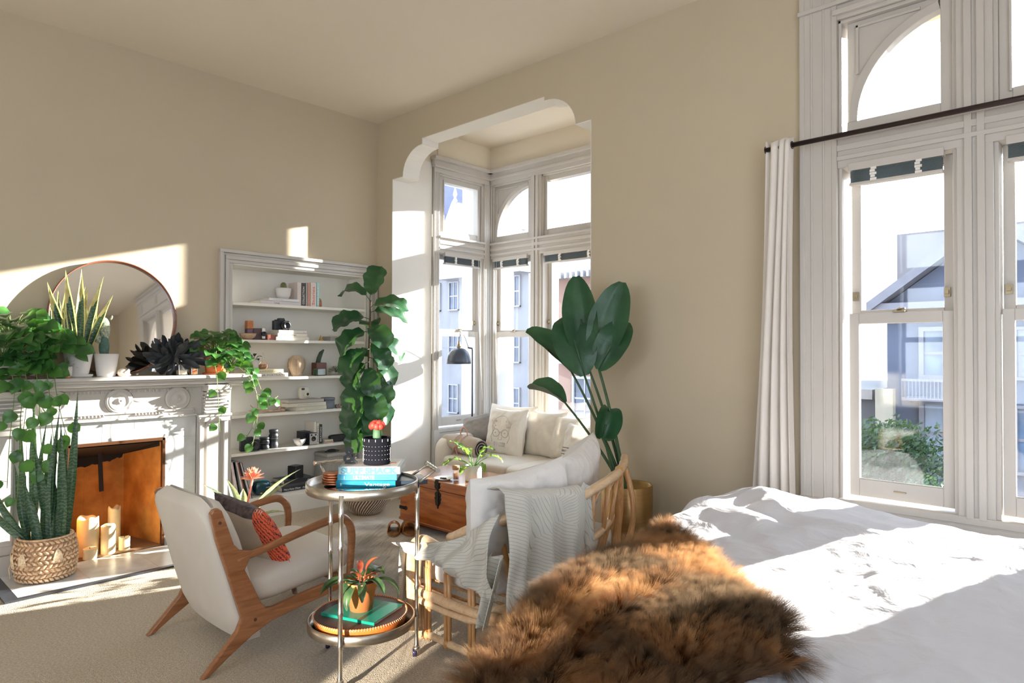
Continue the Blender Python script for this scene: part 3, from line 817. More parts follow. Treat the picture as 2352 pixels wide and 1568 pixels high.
def cside(s, T=.13):
    def fn(u, v):
        x, y = 2 * u - 1, 2 * v - 1
        p = CP[0].lerp(CP[1], u).lerp(CP[3].lerp(CP[2], u), v)
        p = p + (CP[0].lerp(CP[2], .5) - p) * (.07 * (1 - x * x) * abs(y) ** 3 + .07 * (1 - y * y) * abs(x) ** 3)
        th = max(0, (1 - abs(x) ** 2.6) * (1 - abs(y) ** 2.6)) ** .45
        return p + CN * (s * T / 2 * th + .015 * nz(x * 2, y * 2, s) * th)
    return fn
mb = MB(); mb.grid(cside(1), 24, 24); f_ = cside(-1); mb.grid(lambda u, v: f_(1 - u, v), 24, 24)
mb.build('cover', cloth('cushion_beige', (.58, .47, .36), 500, .4, var=.08), cu)
mb = MB()
for sg in (1, -1):
    g_ = cside(sg, .138)
    mb.grid(lambda u, v: g_(.86 + .14 * u, v), 6, 24)
mb.build('embroidered_border', m_kilim, cu)
mb = MB()
for sg in (1, -1):
    g_ = cside(sg, .139)
    mb.grid(lambda u, v: g_(u * .86, .90 + .10 * v), 24, 5)
mb.build('dark_border', cloth('kilim_dark', (.09, .06, .06), 300, .6, var=.5, vscale=40), cu)
mb = MB()
for k in range(40):
    t_ = k / 39; p = CP[1].lerp(CP[2], t_) ; mb.tube([p, p + Vector((.012, .004 * sin(k * 5), -.008))], .0012, 4)
mb.build('tassel_edge', m_kilim, cu)

# ------------------------------------------------------------------ rattan settee
m_rattan = wood('rattan', (0.50, 0.24, 0.09), (0.72, 0.42, 0.18), 0.38, 5, 'Z', 0.4)
m_rattan_l = wood('rattan_pale', (0.66, 0.43, 0.24), (0.80, 0.58, 0.36), 0.35, 5, 'Y', 0.4)
m_ecru = cloth('ecru_cotton', (0.74, 0.71, 0.68), 600, .2, var=.03, wrinkle=.35)
rs = thing('rattan_settee', 'bent rattan settee with curved back rail and looped arm panel', 'settee', (-2.4, 2.85, 0))
def nodes(path, r, k=7, rr=1.22):
    out = []
    for i in range(len(path)):
        out.append(r * (rr if i % k == 0 else 1.0))
    return out
def cane(mb, pts, r, n=10, dens=5, knot=7):
    p = smooth_path(pts, dens); mb.tube(p, nodes(p, r, knot, 1.13), n)
# back rail: from behind the near arm, round the back, dropping to the far end
rail = [(-2.42, 2.16, .60), (-2.26, 2.17, .68), (-2.10, 2.24, .74), (-2.02, 2.45, .775), (-2.025, 2.66, .785), (-2.09, 2.95, .80), (-2.20, 3.25, .805), (-2.30, 3.46, .82), (-2.36, 3.56, .84)]
mb = MB(); cane(mb, rail, .026); mb.build('back_rail', m_rattan_l, rs)
low = [(-2.75, 2.20, .285), (-2.40, 2.19, .285), (-2.22, 2.20, .30), (-2.14, 2.30, .31), (-2.12, 2.6, .32), (-2.16, 2.9, .33), (-2.25, 3.15, .34), (-2.38, 3.36, .35)]
mb = MB(); cane(mb, low, .022); cane(mb, [(p[0] + (.02 if i > 2 else 0), p[1] - .02, p[2] - .045) for i, p in enumerate(low)], .017); mb.build('seat_rail', m_rattan_l, rs)
railp, lowp = smooth_path(rail, 6), smooth_path(low[3:], 8)
for i in range(9):
    t = .22 + .72 * i / 8
    a = railp[int(t * (len(railp) - 1))]; b = lowp[int(min(1, (i / 8)) * (len(lowp) - 1))]
    mb = MB(); mb.tube([a, (a + b) / 2 + Vector((.015, 0, 0)), b, b + Vector((-.02, .0, -.25)) if i % 3 == 0 else b + Vector((0, 0, -.03))], .013, 8)
    # small forked brace under the rail
    q = railp[min(len(railp) - 1, int(t * (len(railp) - 1)) + 3)]
    mb.tube(bez(a + (b - a) * .30, a + (b - a) * .08 + Vector((0, .01, 0)), q - Vector((0, 0, .02)), 5), .008, 6)
    mb.build('back_spindle', m_rattan, rs)
# wide curved end splat
mb = MB(); cane(mb, [(-2.10, 2.35, .50), (-2.07, 2.65, .51), (-2.13, 2.95, .52), (-2.25, 3.25, .53), (-2.35, 3.42, .54)], .019); mb.build('mid_rail', m_rattan_l, rs)
mb = MB()
E0, E1 = Vector((-2.33, 3.50, .83)), Vector((-2.34, 3.38, .16))
def splat(u, v):
    p = E0.lerp(E1, v) + Vector((.10 * sin(pi * v), .02 * sin(pi * v), 0))
    return p + Vector((.07, -.11, 0)) * (u - .2) * (1 - .25 * v)
mb.grid(splat, 6, 14); mb.build('end_splat', m_rattan, rs, solid=.03)
mb = MB(); mb.tube(smooth_path([(-2.20, 3.26, .83), (-2.25, 3.34, .60), (-2.26, 3.32, .35), (-2.24, 3.30, .0)], 5), .024, 10); mb.build('leg', m_rattan, rs)
# near arm panel: hoop, three looped uprights, foot rail
ya = 2.18
hoop = [(-2.72, ya, .08), (-2.735, ya, .30), (-2.735, ya, .44), (-2.70, ya - .01, .52), (-2.63, ya - .02, .555), (-2.55, ya - .02, .545), (-2.42, ya - .02, .525), (-2.30, ya - .02, .535)]
mb = MB(); p = smooth_path(hoop, 6); mb.tube(p, [.026] * len(p), 12, flat=1.3)
p = smooth_path([(x + .04, y + .01, z - .03) for x, y, z in hoop[:6]], 6); mb.tube(p, .012, 8); mb.build('arm_hoop', m_rattan_l, rs)
for i, x in enumerate((-2.62, -2.47, -2.30)):
    mb = MB()
    mb.tube([(x, ya, .06), (x - .002, ya, .30), (x, ya - .005, .42)], .0125, 8); mb.tube([(x + .022, ya, .06), (x + .022, ya, .30), (x + .02, ya - .005, .42)], .0105, 8)
    mb.tube(bez((x, ya, .40), (x, ya - .01, .49), (x - .075, ya - .015, .515), 6), .010, 7); mb.tube(bez((x + .02, ya, .40), (x + .02, ya - .01, .49), (x + .095, ya - .015, .505), 6), .010, 7)
    mb.ball((x + .011, ya - .012, .285), (.022, .014, .022), 8, 6); mb.ball((x + .011, ya - .012, .085), (.02, .013, .02), 8, 6)
    mb.build('arm_upright', m_rattan, rs)
mb = MB(); cane(mb, [(-2.76, ya, .085), (-2.55, ya, .085), (-2.30, ya, .085), (-2.12, ya + .02, .085)], .017); mb.build('foot_rail', m_rattan_l, rs)
mb = MB(); cane(mb, [(-2.76, ya, .285), (-2.55, ya - .01, .285), (-2.30, ya - .01, .285), (-2.12, ya, .29)], .023); mb.build('side_rail', m_rattan_l, rs)
for x, y in ((-2.76, 2.26), (-2.16, 2.30), (-2.78, 3.3)):
    mb = MB(); mb.tube([(x, y, .30), (x, y, .0)], [.026, .019], 10); mb.build('leg', m_rattan_l, rs)
mb = MB(); cane(mb, [(-2.78, 2.2, .27), (-2.86, 2.7, .27), (-2.80, 3.35, .27)], .024); mb.build('front_rail', m_rattan_l, rs)
mb = MB()
for k in range(12): mb.tube([(-2.80, 2.25 + k * .09, .285), (-2.20, 2.25 + k * .09, .285)], .008, 6)
mb.build('seat_slats', m_rattan, rs)

def cushion(name, lab, w, h, t, M, o, m, group=None, **k):
    mb = MB(); pillow(mb, w, h, t, M, o, n=30, **k)
    return tag(mb.build(name, m, origin=o), lab, 'cushion', group)
# seat cushion (long), two back cushions
mb = MB()
def seatc(u, v):
    a = 2 * pi * u; e = 5; ca, sa = cos(a), sin(a); k = 1 / (abs(ca) ** e + abs(sa) ** e) ** (1 / e)
    q = 1 - abs(2 * v - 1) ** 4 * .16
    return Vector((-2.50 + .27 * ca * k * q + .03 * nz(sa * 2, v), 2.80 + .58 * sa * k * q, .31 + .17 * v + .014 * nz(ca * 2, sa * 3, v * 3)))
mb.grid(seatc, 48, 10, cu=True); mb.add([seatc(i / 48, 1) for i in range(48)] + [seatc(i / 48, 0) for i in range(48)], [list(range(48)), list(range(48, 96))[::-1]])
tag(mb.build('seat_cushion', m_ecru, origin=(-2.50, 2.8, .31)), 'thick ecru seat cushion lying on the rattan settee, seen through the looped arm panel', 'cushion')
def slab(name, lab, pts, t, m, seed=0):
    """back cushion from its four face corners (bottom-left, bottom-right, top-right, top-left)"""
    P = [Vector(p) for p in pts]; n = ((P[1] - P[0]).cross(P[3] - P[0])).normalized()
    def side(s):
        def fn(u, v):
            p = P[0].lerp(P[1], u).lerp(P[3].lerp(P[2], u), v)
            x, y = 2 * u - 1, 2 * v - 1
            th = max(0, (1 - abs(x) ** 3.5) * (1 - abs(y) ** 3.5)) ** .45
            cr = .032 * nz(x * 2 + seed, y * 1.4, 1) - .030 * abs(nz(x * 5 + seed, y * 1.6 + .8 * x, s)) + .008 * nz(x * 12 + seed, y * 5, s)
            edge = Vector((0, 0, -1)) * .02 * (1 - x * x) * (y if y > 0 else 0)
            return p + n * (s * t / 2 * th + cr * th) + edge
        return fn
    mb = MB(); mb.grid(side(1), 44, 30); f = side(-1); mb.grid(lambda u, v: f(1 - u, v), 44, 30)
    o = sum(P, Vector()) / 4
    return tag(mb.build(name, m, origin=o), lab, 'cushion')
slab('back_cushion', 'wide off-white slumped cushion along the settee back, blanket below it', [(-2.20, 2.09, .56), (-2.24, 2.80, .50), (-2.17, 2.70, .965), (-2.19, 2.07, .93)], .19, m_ecru, 2)
slab('back_cushion', 'off-white cushion at the far end of the settee, pointed corner before the tall plant', [(-2.26, 2.80, .50), (-2.48, 3.36, .52), (-2.40, 3.28, 1.02), (-2.22, 2.76, .94)], .18, m_ecru, 9)

# linen throw with a line-drawn leaf pattern, over the back rail and the near arm
def throwmat():
    m = cloth('throw_linen', (0.58, 0.56, 0.50), 500, .3, var=.05, wrinkle=.25)
    nt = m.node_tree; b = nt.nodes['Principled BSDF']; N = nt.nodes.new; L = nt.links.new
    tc = N('ShaderNodeTexCoord'); outs = []
    src = b.inputs['Base Color'].links[0].from_socket
    for rot, scl, off in ((.55, 9, 0), (-.35, 10, 3), (1.25, 8, 5)):
        mp = N('ShaderNodeMapping'); mp.inputs['Rotation'].default_value = (rot, rot * .6, 0); mp.inputs['Location'].default_value = (off, 0, 0)
        L(tc.outputs['Object'], mp.inputs[0])
        w = N('ShaderNodeTexWave'); w.bands_direction = 'Z'; w.inputs['Scale'].default_value = scl * 2.6; w.inputs['Distortion'].default_value = .5; w.inputs['Detail'].default_value = 1
        L(mp.outputs[0], w.inputs['Vector'])
        r = N('ShaderNodeValToRGB'); r.color_ramp.elements[0].position = .0; r.color_ramp.elements[0].color = (1, 1, 1, 1); r.color_ramp.elements[1].position = .12; r.color_ramp.elements[1].color = (0, 0, 0, 1)
        L(w.outputs['Fac'], r.inputs[0]); outs.append(r.outputs[0])
    v = N('ShaderNodeTexVoronoi'); v.inputs['Scale'].default_value = 4.2; v.feature = 'F1'; L(tc.outputs['Object'], v.inputs['Vector'])
    sp = N('ShaderNodeSeparateColor'); L(v.outputs['Color'], sp.inputs[0])
    m1 = N('ShaderNodeMix'); m1.data_type = 'FLOAT'; g = N('ShaderNodeMath'); g.operation = 'GREATER_THAN'; g.inputs[1].default_value = .40
    L(sp.outputs[0], g.inputs[0]); L(g.outputs[0], m1.inputs[0]); L(outs[0], m1.inputs[2]); L(outs[1], m1.inputs[3])
    g2 = N('ShaderNodeMath'); g2.operation = 'GREATER_THAN'; g2.inputs[1].default_value = .65; L(sp.outputs[0], g2.inputs[0])
    m2 = N('ShaderNodeMix'); m2.data_type = 'FLOAT'; L(g2.outputs[0], m2.inputs[0]); L(m1.outputs[0], m2.inputs[2]); L(outs[2], m2.inputs[3])
    mul = N('ShaderNodeMath'); mul.operation = 'MULTIPLY'; mul.inputs[1].default_value = .42; L(m2.outputs[0], mul.inputs[0])
    mc = N('ShaderNodeMix'); mc.data_type = 'RGBA'; L(mul.outputs[0], mc.inputs[0]); L(src, mc.inputs[6]); mc.inputs[7].default_value = (.10, .09, .08, 1)
    L(mc.outputs[2], b.inputs['Base Color'])
    return m
m_throw = throwmat()
tb = thing('throw_blanket', 'grey linen throw with drawn leaf lines hung over the settee back and arm', 'blanket', (-2.05, 2.5, .0))
def throw_back(u, v):
    y = 2.12 + .53 * u
    # over the rail and down the outside of the back
    zr = .785 + .06 * (1 - u) ** 1.5
    fold = .022 * sin(u * 17 + 1.2 * v) * min(1, v * 2) + .012 * sin(u * 41 + 3 * v) * v
    if v < .16:
        s = v / .16; x = -2.09 + .10 * s ** .7; z = zr + .052 * sin(pi * (.25 + .5 * s)) + .004
    else:
        s = (v - .16) / .84; x = -1.975 + .04 * s - .03 * s * s; z = zr + .035 - .58 * s
    x = x + fold + (.06 * max(0, .12 - u) * -6 if True else 0) * 1
    return Vector((x + .02 * nz(u * 3, v * 3), y + .02 * nz(u * 2, v * 4, 5) - .04 * v * (1 - u), z))
mb = MB(); mb.grid(throw_back, 70, 44); mb.build('back_drape', m_throw, tb, solid=.004)
def throw_corner(u, v):   # bunched swag from the near corner of the rail down over the arm to the front
    a = Vector((-2.02, 2.13, .80)).lerp(Vector((-2.78, 2.16, .53)), u)
    b = Vector((-2.03, 2.10, .40)).lerp(Vector((-2.74, 2.24, .44)), u)
    p = a.lerp(b, v); w = sin(pi * v)
    bulge = Vector((0, -1, 0)) * (.045 + .05 * w + .022 * sin(u * 14 + v * 5) + .012 * sin(u * 33 - v * 8)) + Vector((0, 0, .10 * sin(pi * u) * (1 - v) * -.6))
    if u > .55: bulge += Vector((0, .10, 0)) * (u - .55) * 2 * v
    return p + bulge + Vector((0, .03 * nz(u * 3, v * 3, 2), .02 * nz(u * 4, v * 2, 8)))
mb = MB(); mb.grid(lambda u, v: throw_corner(u, v * (.95 - .42 * u)), 60, 40); mb.build('arm_swag', m_throw, tb, solid=.004)
def throw_fold(u, v):     # hanging folded edge under the near corner
    p = Vector((-2.03, 2.10, .62)).lerp(Vector((-2.10, 2.085, .30)), v)
    w = .055 * (1 - .4 * v) * (u - .5) * 2
    return p + Vector((w * .9, -.03 + .025 * cos(u * 9) , .0)) 
mb = MB(); mb.grid(throw_fold, 20, 26); mb.build('corner_fold', m_throw, tb, solid=.004)
def throw_front(u, v):    # fringe of the cloth spilling over the front of the arm
    p = Vector((-2.76, 2.20, .50)).lerp(Vector((-2.86, 2.24, .17)), v)
    return p + Vector((.012 * sin(u * 13) + .03 * v, (u - .5) * .17 + .0, .012 * sin(u * 17 + v * 3)))
mb = MB(); mb.grid(throw_front, 26, 20); mb.build('front_end', m_throw, tb, solid=.004)
def throw_end(u, v):      # folded end over the rail on the far side
    p = Vector((-2.02, 2.68, .825)).lerp(Vector((-1.965, 2.72, .30)), v)
    return p + Vector((.012 * sin(u * 6), (u - .5) * (.12 - .07 * v), .03 * (1 - abs(2 * u - 1)) * (1 - v)))
mb = MB(); mb.grid(throw_end, 14, 22); mb.build('far_fold', m_throw, tb, solid=.004)
# ------------------------------------------------------------------ drinks trolley with three legs
m_nickel = mat('brushed_nickel', (0.72, 0.70, 0.66), 0.22, 1.0, var=0.06, vscale=20, bump=.03, bscale=200)
m_nickel_d = mat('antique_nickel', (0.50, 0.46, 0.40), 0.3, 1.0, var=0.15, vscale=14, bump=.05, bscale=90)
m_mirror = mat('mirror_silver', (0.88, 0.88, 0.87), 0.03, 1.0, var=0.01)
CX, CY = -2.73, 1.87
tr = thing('drinks_trolley', 'round two-tier silver trolley on three bamboo-ring legs', 'trolley', (CX, CY, 0))
ZT, ZL = .862, .215
def tray(z, r, h, nm):
    mb = MB(); mb.lathe([(0, z - .004), (r - .004, z - .004), (r, z), (r, z + h), (r - .006, z + h + .002), (r - .008, z + h), (r - .008, z + .004), (0, z + .004)], (CX, CY, 0), 64)
    mb.build(nm, m_nickel_d, tr)
tray(ZT - .024, .263, .042, 'upper_tray'); tray(ZL - .02, .252, .040, 'lower_tray')
mb = MB(); mb.lathe([(0, ZT - .0185), (.253, ZT - .0185), (.253, ZT - .016), (0, ZT - .016)], (CX, CY, 0), 48); mb.build('mirror_base', m_mirror, tr)
LEGS = [(-2.61, 2.10), (-2.995, 1.862), (-2.572, 1.648)]
for lx, ly in LEGS:
    d = (Vector((lx, ly, 0)) - Vector((CX, CY, 0))).normalized(); bx, by = CX + d.x * .266, CY + d.y * .266
    mb = MB(); zs = []; rr = []
    zmax = ZT + .0
    k = int((zmax - .05) / .145)
    pts = []; 
    for i in range(k + 1):
        z = .05 + i * .145
        for dz, r in ((-.012, .0105), (-.006, .0135), (0, .0118), (.006, .0135), (.012, .0105)): pts.append((bx, by, z + dz)); rr.append(r)
    pts.append((bx, by, zmax)); rr.append(.0105)
    mb.tube(pts, rr, 12); lg = mb.build('leg', m_nickel, tr)
    mb = MB(); mb.lathe([(.011, .052), (.016, .048), (.016, .036), (.009, .030), (.009, .022)][::-1], (bx, by, 0), 14); mb.build('caster_cup', m_nickel, lg)
    Mw = RZ(.9) @ RY(pi / 2)
    mb = MB(); mb.lathe([(.004, -.010), (.019, -.010), (.021, -.005), (.021, .005), (.019, .010), (.004, .010)], (bx - .006, by - .006, .021), 18, Mw)
    mb.build('wheel', mat('caster_wheel', (.02, .015, .05), .25), lg)
def handle(c, ax, rad):
    c = Vector(c); ax = Vector(ax).normalized(); out = Vector(rad).normalized()
    mb = MB(); a, b = c - ax * .085, c + ax * .085
    up = Vector((0, 0, .055)); oo = out * .075
    mb.tube([a - out * .01, a + oo + up], .006, 8); mb.tube([b - out * .01, b + oo + up], .006, 8)
    p = [(a + oo + up) - ax * .03 + (b - a + ax * .06) * (i / 16) for i in range(17)]
    mb.tube(p, [.0095 * (1.3 if i in (0, 4, 8, 12, 16) else 1) for i in range(17)], 10); mb.build('handle', m_nickel, tr)
hd = Vector((.845, .535, 0)); tg = Vector((-.535, .845, 0))
handle(Vector((CX, CY, ZT + .008)) + Vector((-.86, .16, 0)).normalized() * .266, Vector((.16, .86, 0)), Vector((-.86, .16, 0)))
handle(Vector((CX, CY, ZT + .008)) + Vector((.42, .86, 0)).normalized() * .266, Vector((.86, -.42, 0)), Vector((.42, .86, 0)))

# books on the top tray
m_page = mat('book_pages', (0.78, 0.72, 0.62), 0.9, var=.05, vscale=200, stretch=(1, 1, 30))
def book(name, lab, c, size, M, col, cat='book', group=None, pages=m_page, tcol=None, rough=.35, var=.04):
    """flat book: local x = spine length, local y = depth (spine at -y), local z = thickness"""
    c = Vector(c); L_, W_, T_ = size
    t = thing(name, lab, cat, c, 0, group)
    cm = col if not isinstance(col, tuple) else mat('cover_%d_%d_%d' % tuple(int(q * 255) for q in col), col, rough, var=var)
    mb = MB(); k = .0025
    mb.obox(c + M @ Vector((0, 0, T_ / 2 - k / 2)), (L_, W_, k), M); mb.obox(c + M @ Vector((0, 0, -T_ / 2 + k / 2)), (L_, W_, k), M)
    mb.obox(c + M @ Vector((0, -W_ / 2 + k / 2, 0)), (L_, k, T_), M); mb.build('cover', cm, t, bevel=.001)
    mb = MB(); mb.obox(c + M @ Vector((0, 0, 0)), (L_ - .008, W_ - .008, T_ - 2 * k), M); mb.build('pages', pages, t)
    return t
def spine_text(t, body, c, size, M, h, x0, col, width=None, bold=0.0):
    L_, W_, T_ = size
    o = Vector(c) + M @ Vector((-L_ / 2 + x0, -W_ / 2 - .0004, -h * .36))
    X, Y, Z = M @ Vector((1, 0, 0)), M @ Vector((0, 0, 1)), M @ Vector((0, -1, 0))
    return text('title', body, t, fr(X, Y, Z, o), h, col, .0003, width, bold)
def lm(n, col, rough=.5): return mat('ink_' + n, col, rough, var=.02)
I_white, I_black, I_red, I_teal, I_gold = lm('white', (.85, .85, .82)), lm('black', (.03, .03, .03)), lm('red', (.7, .08, .04)), lm('teal', (.18, .42, .52)), lm('gold', (.55, .4, .15))
# spine faces the camera; spine runs left to right
Mb = RZ(radians(46))
bc0 = Vector((-2.785, 1.948, ZT - .016))
m_vantage = mat('cover_deep_turquoise', (.01, .22, .34), .25, var=.15, vscale=8)
s3 = (.282, .225, .034); c3 = bc0 + Vector((.0, 0, .0175)); b3 = book('book', 'turquoise book with white script on the spine, lowest of the trolley stack', c3, s3, Mb, m_vantage)
spine_text(b3, 'Vantage', c3, s3, Mb, .026, .135, I_white, .12); spine_text(b3, 'll', c3, s3, Mb, .018, .02, I_white)
s2 = (.282, .215, .031); c2 = c3 + Vector((.004, .004, .0326)); b2 = book('book', 'bright blue book with capital letters on the spine, middle of the trolley stack', c2, s2, Mb, mat('cover_sky_blue', (.05, .36, .55), .35))
spine_text(b2, 'ULTIMATE', c2, s2, Mb, .026, .075, lm('paleblue', (.55, .78, .86)), .10, .001); spine_text(b2, 'I', c2, s2, Mb, .022, .03, I_white)
s1 = (.292, .24, .036); c1 = c2 + Vector((.006, .010, .0336)); b1 = book('book', 'white and pale blue surf book under the black pot, top of the trolley stack', c1, s1, Mb, mat('cover_pale_blue', (.36, .50, .54), .45))
spine_text(b1, 'SURF SHACK', c1, s1, Mb, .038, .012, lm('surf', (.07, .24, .32)), .268, .0022)
mb = MB(); mb.obox(c1 + Vector((0, 0, .0183)), (.266, .236, .001), Mb); mb.build('jacket_front', mat('jacket_print', (.70, .66, .62), .45, var=.10, vscale=18), b1)
mb = MB(); mb.obox(c1 + Mb @ Vector((.09, -.02, .0192)), (.05, .03, .0008), Mb); mb.build('jacket_picture', mat('jacket_rust', (.55, .18, .10), .5), b1)
ztop = c1.z + .0194
# dark tray / magazine and dish to the right of the stack, copper coasters to the left
kb = book('book', 'dark slate-blue book leaning out from under the trolley stack on the right', bc0 + Vector((.105, .135, .012)), (.20, .16, .022), RZ(radians(62)), (.04, .06, .09))
m_copper = mat('hammered_copper', (0.62, 0.26, 0.14), 0.28, 1.0, var=.12, vscale=40, bump=.15, bscale=120)
for k in range(5):
    cp = Vector((-2.90 + .003 * sin(k * 3), 1.815 + .003 * cos(k * 2), ZT - .0155 + k * .0118))
    mb = MB(); mb.lathe([(.0, 0), (.050, 0), (.052, .003), (.052, .008), (.048, .010), (0, .0095)], cp, 8, RZ(.3 + .06 * k))
    tag(mb.build('coaster', m_copper, origin=cp), ['lowest', 'second lowest', 'middle', 'second highest', 'topmost'][k] + ' copper coaster of the pile left of the blue books', 'coaster', 'copper coasters')
# ampersand ornament
amp = thing('ampersand_ornament', 'small dark metal ampersand standing on the surf book', 'ornament', (-2.815, 1.915, ztop))
ap = Vector((-2.83, 1.865, ztop)); m_gun = mat('gunmetal', (.06, .06, .065), .4, .8)
mb = MB(); mb.obox(ap + Vector((0, 0, .003)), (.05, .02, .006), Mb); mb.build('base', m_gun, amp, bevel=.001)
cu_ = bpy.data.curves.new('amp', 'FONT'); cu_.body = '&'; cu_.size = .105; cu_.extrude = .006; cu_.offset = .0018
to = bpy.data.objects.new('amp', cu_); C.objects.link(to); me_ = bpy.data.meshes.new_from_object(to.evaluated_get(bpy.context.evaluated_depsgraph_get())); bpy.data.objects.remove(to)
X = Mb @ Vector((1, 0, 0)); me_.transform(fr(X, (0, 0, 1), Mb @ Vector((0, -1, 0)), ap + Vector((0, 0, .007)) - X * .033 - amp.location)); me_.materials.append(m_gun)
ob = bpy.data.objects.new('symbol', me_); C.objects.link(ob); ob.parent = amp
# black fabric pot with dots and red grafted cactus
pc = Vector((-2.735, 1.955, ztop))
pcs = 1.25
gp = thing('grafted_cactus', 'red-topped grafted cactus in a black fabric pot with white stitches', 'potted cactus', pc)
mb = MB(); mb.lathe([(0, .0), (.050, .0), (.053, .01), (.0525, .06), (.054, .100), (.052, .103), (.050, .100), (.049, .085), (0, .085)], pc, 40); mb.build('pot', mat('black_felt', (.010, .011, .016), .95, spec=.15, bump=.3, bscale=200), gp)
mb = MB()
for k in range(26):
    a = 2 * pi * k / 26; r = .0535
    for z in (.022, .040, .056, .072): mb.ball(pc + Vector((r * cos(a), r * sin(a), z)), .0012, 5, 4)
    if k % 2: mb.tube([pc + Vector((.0545 * cos(a), .0545 * sin(a), .090)), pc + Vector((.0548 * cos(a), .0548 * sin(a), .100))], .0012, 5)
for a in (4.41, .63):
    mb.tube([pc + Vector((.054 * cos(a), .054 * sin(a), .012)), pc + Vector((.054 * cos(a), .054 * sin(a), .065))], .0014, 5)
mb.build('stitches', I_white, gp)
mb = MB(); mb.lathe([(.0, .08), (.016, .08), (.0165, .11), (.015, .135), (0, .14)], pc, 9, sq=None); mb.build('stem', mat('cactus_green', (.10, .20, .10), .6), gp)
mb = MB(); random.seed(5)
for k in range(16):
    a = 2 * pi * k / 9; r = .019 if k < 9 else .009; mb.ball(pc + Vector((r * 1.15 * cos(a), r * 1.15 * sin(a), .146 + (.006 if k >= 9 else 0) + .005 * (k % 2))), (.012, .012, .0135), 10, 7)
mb.build('red_crown', mat('cactus_red', (.78, .07, .045), .5, var=.2, vscale=60), gp)
gp.scale = (1.25, 1.25, 1.25)

# lower tray: stitched leather tray, two books, terracotta pot
m_leather = mat('tan_leather', (.62, .16, .03), .35, var=.2, vscale=12, bump=.1, bscale=80)
lt = thing('leather_tray', 'round tan leather tray with whip-stitched rim on the lower trolley shelf', 'tray', (CX, CY, ZL))
lc = Vector((CX - .004, CY - .004, ZL - .014))
mb = MB(); mb.lathe([(0, 0), (.205, 0), (.212, .004), (.222, .052), (.219, .055), (.216, .052), (.205, .008), (0, .006)], lc, 56); mb.build('bowl', [m_leather], lt)
mb = MB(); mb.lathe([(0, .0065), (.204, .0085), (.2145, .050)], lc, 56); mb.build('lining', mat('dark_leather', (.06, .025, .02), .45, var=.2), lt)
mb = MB()
for k in range(110):
    a = 2 * pi * k / 110; p = lc + Vector((.219 * cos(a), .219 * sin(a), .053)); mb.tube([p + Vector((.006 * cos(a), .006 * sin(a), -.006)), p + Vector((0, 0, .003)), p - Vector((.005 * cos(a + .4), .005 * sin(a + .4), .004))], .0013, 4)
mb.build('stitching', mat('pale_thong', (.75, .6, .42), .7), lt)
Ml = RZ(radians(26))
mb = MB()
cb = lc + Vector((.012, -.022, .0205)); sb_ = (.30, .22, .024); bb = book('book', 'black book with small white lettering under the green book on the lower tray', cb, sb_, Ml, (.02, .022, .03))
cg = cb + Vector((-.012, .034, .028)); sg = (.30, .245, .030); m_green = mat('cover_emerald', (.01, .24, .17), .25, var=.05)
Mg = RZ(radians(20)); gb = book('book', 'emerald green book under the terracotta pot on the lower tray', cg, sg, Mg, m_green)
Xs, Zs = Ml @ Vector((1, 0, 0)), Ml @ Vector((0, -1, 0))
text('title', 'shake', bb, fr(Ml @ Vector((1, 0, 0)), (0, 0, 1), Ml @ Vector((0, -1, 0)), cb + Ml @ Vector((-.03, -.1105, -.006))), .015, I_white, .0004)
zg = cg.z + sg[2] / 2
tp = Vector((-2.735, 1.87, zg))
pp = thing('terracotta_pot_plant', 'red-edged bushy plant in a terracotta pot on the green book', 'potted plant', tp)
m_terra = mat('terracotta', (.72, .22, .065), .7, var=.08, vscale=20, bump=.05, bscale=90)
m_soil = mat('potting_soil', (.05, .03, .02), 1.0, var=.4, vscale=80, bump=.6, bscale=90)
mb = MB(); mb.lathe([(0, 0), (.044, 0), (.058, .085), (.062, .087), (.064, .112), (.060, .114), (.056, .110), (.055, .095), (0, .095)], tp, 32); mb.build('pot', m_terra, pp)
mb = MB(); mb.lathe([(0, .099), (.054, .098)], tp, 20); mb.build('soil', m_soil, pp)
random.seed(11)
m_redleaf = leafmat('red_edged_leaf', (.035, .09, .045), (.10, .19, .07), .35, .2, 25)
m_redtip = leafmat('red_leaf', (.26, .04, .03), (.42, .12, .04), .35, .2, 25)
for nm, m_, ks in (('leaves', m_redleaf, range(0, 13)), ('red_leaves', m_redtip, range(13, 17))):
    mb = MB()
    for k in ks:
        a = k * 2.4 + (.5 if k > 10 else 0); el = random.uniform(.15, .95) if k < 13 else random.uniform(.8, 1.35)
        d = Vector((cos(a) * cos(el), sin(a) * cos(el), sin(el)))
        b0 = tp + Vector((.008 * cos(a), .008 * sin(a), .105)); b1_ = b0 + d * random.uniform(.02, .05)
        mb.tube([b0, b1_], .0022, 5); leaf(mb, b1_, d, (0, 0, 1), random.uniform(.085, .125) * (1 if k < 13 else .72), random.uniform(.030, .042) * (1 if k < 13 else .7), 'lance', droop=random.uniform(.5, 1.1), fold=.35, n=7)
    mb.build(nm, m_, pp)
pp.scale = (1.2, 1.2, 1.2)
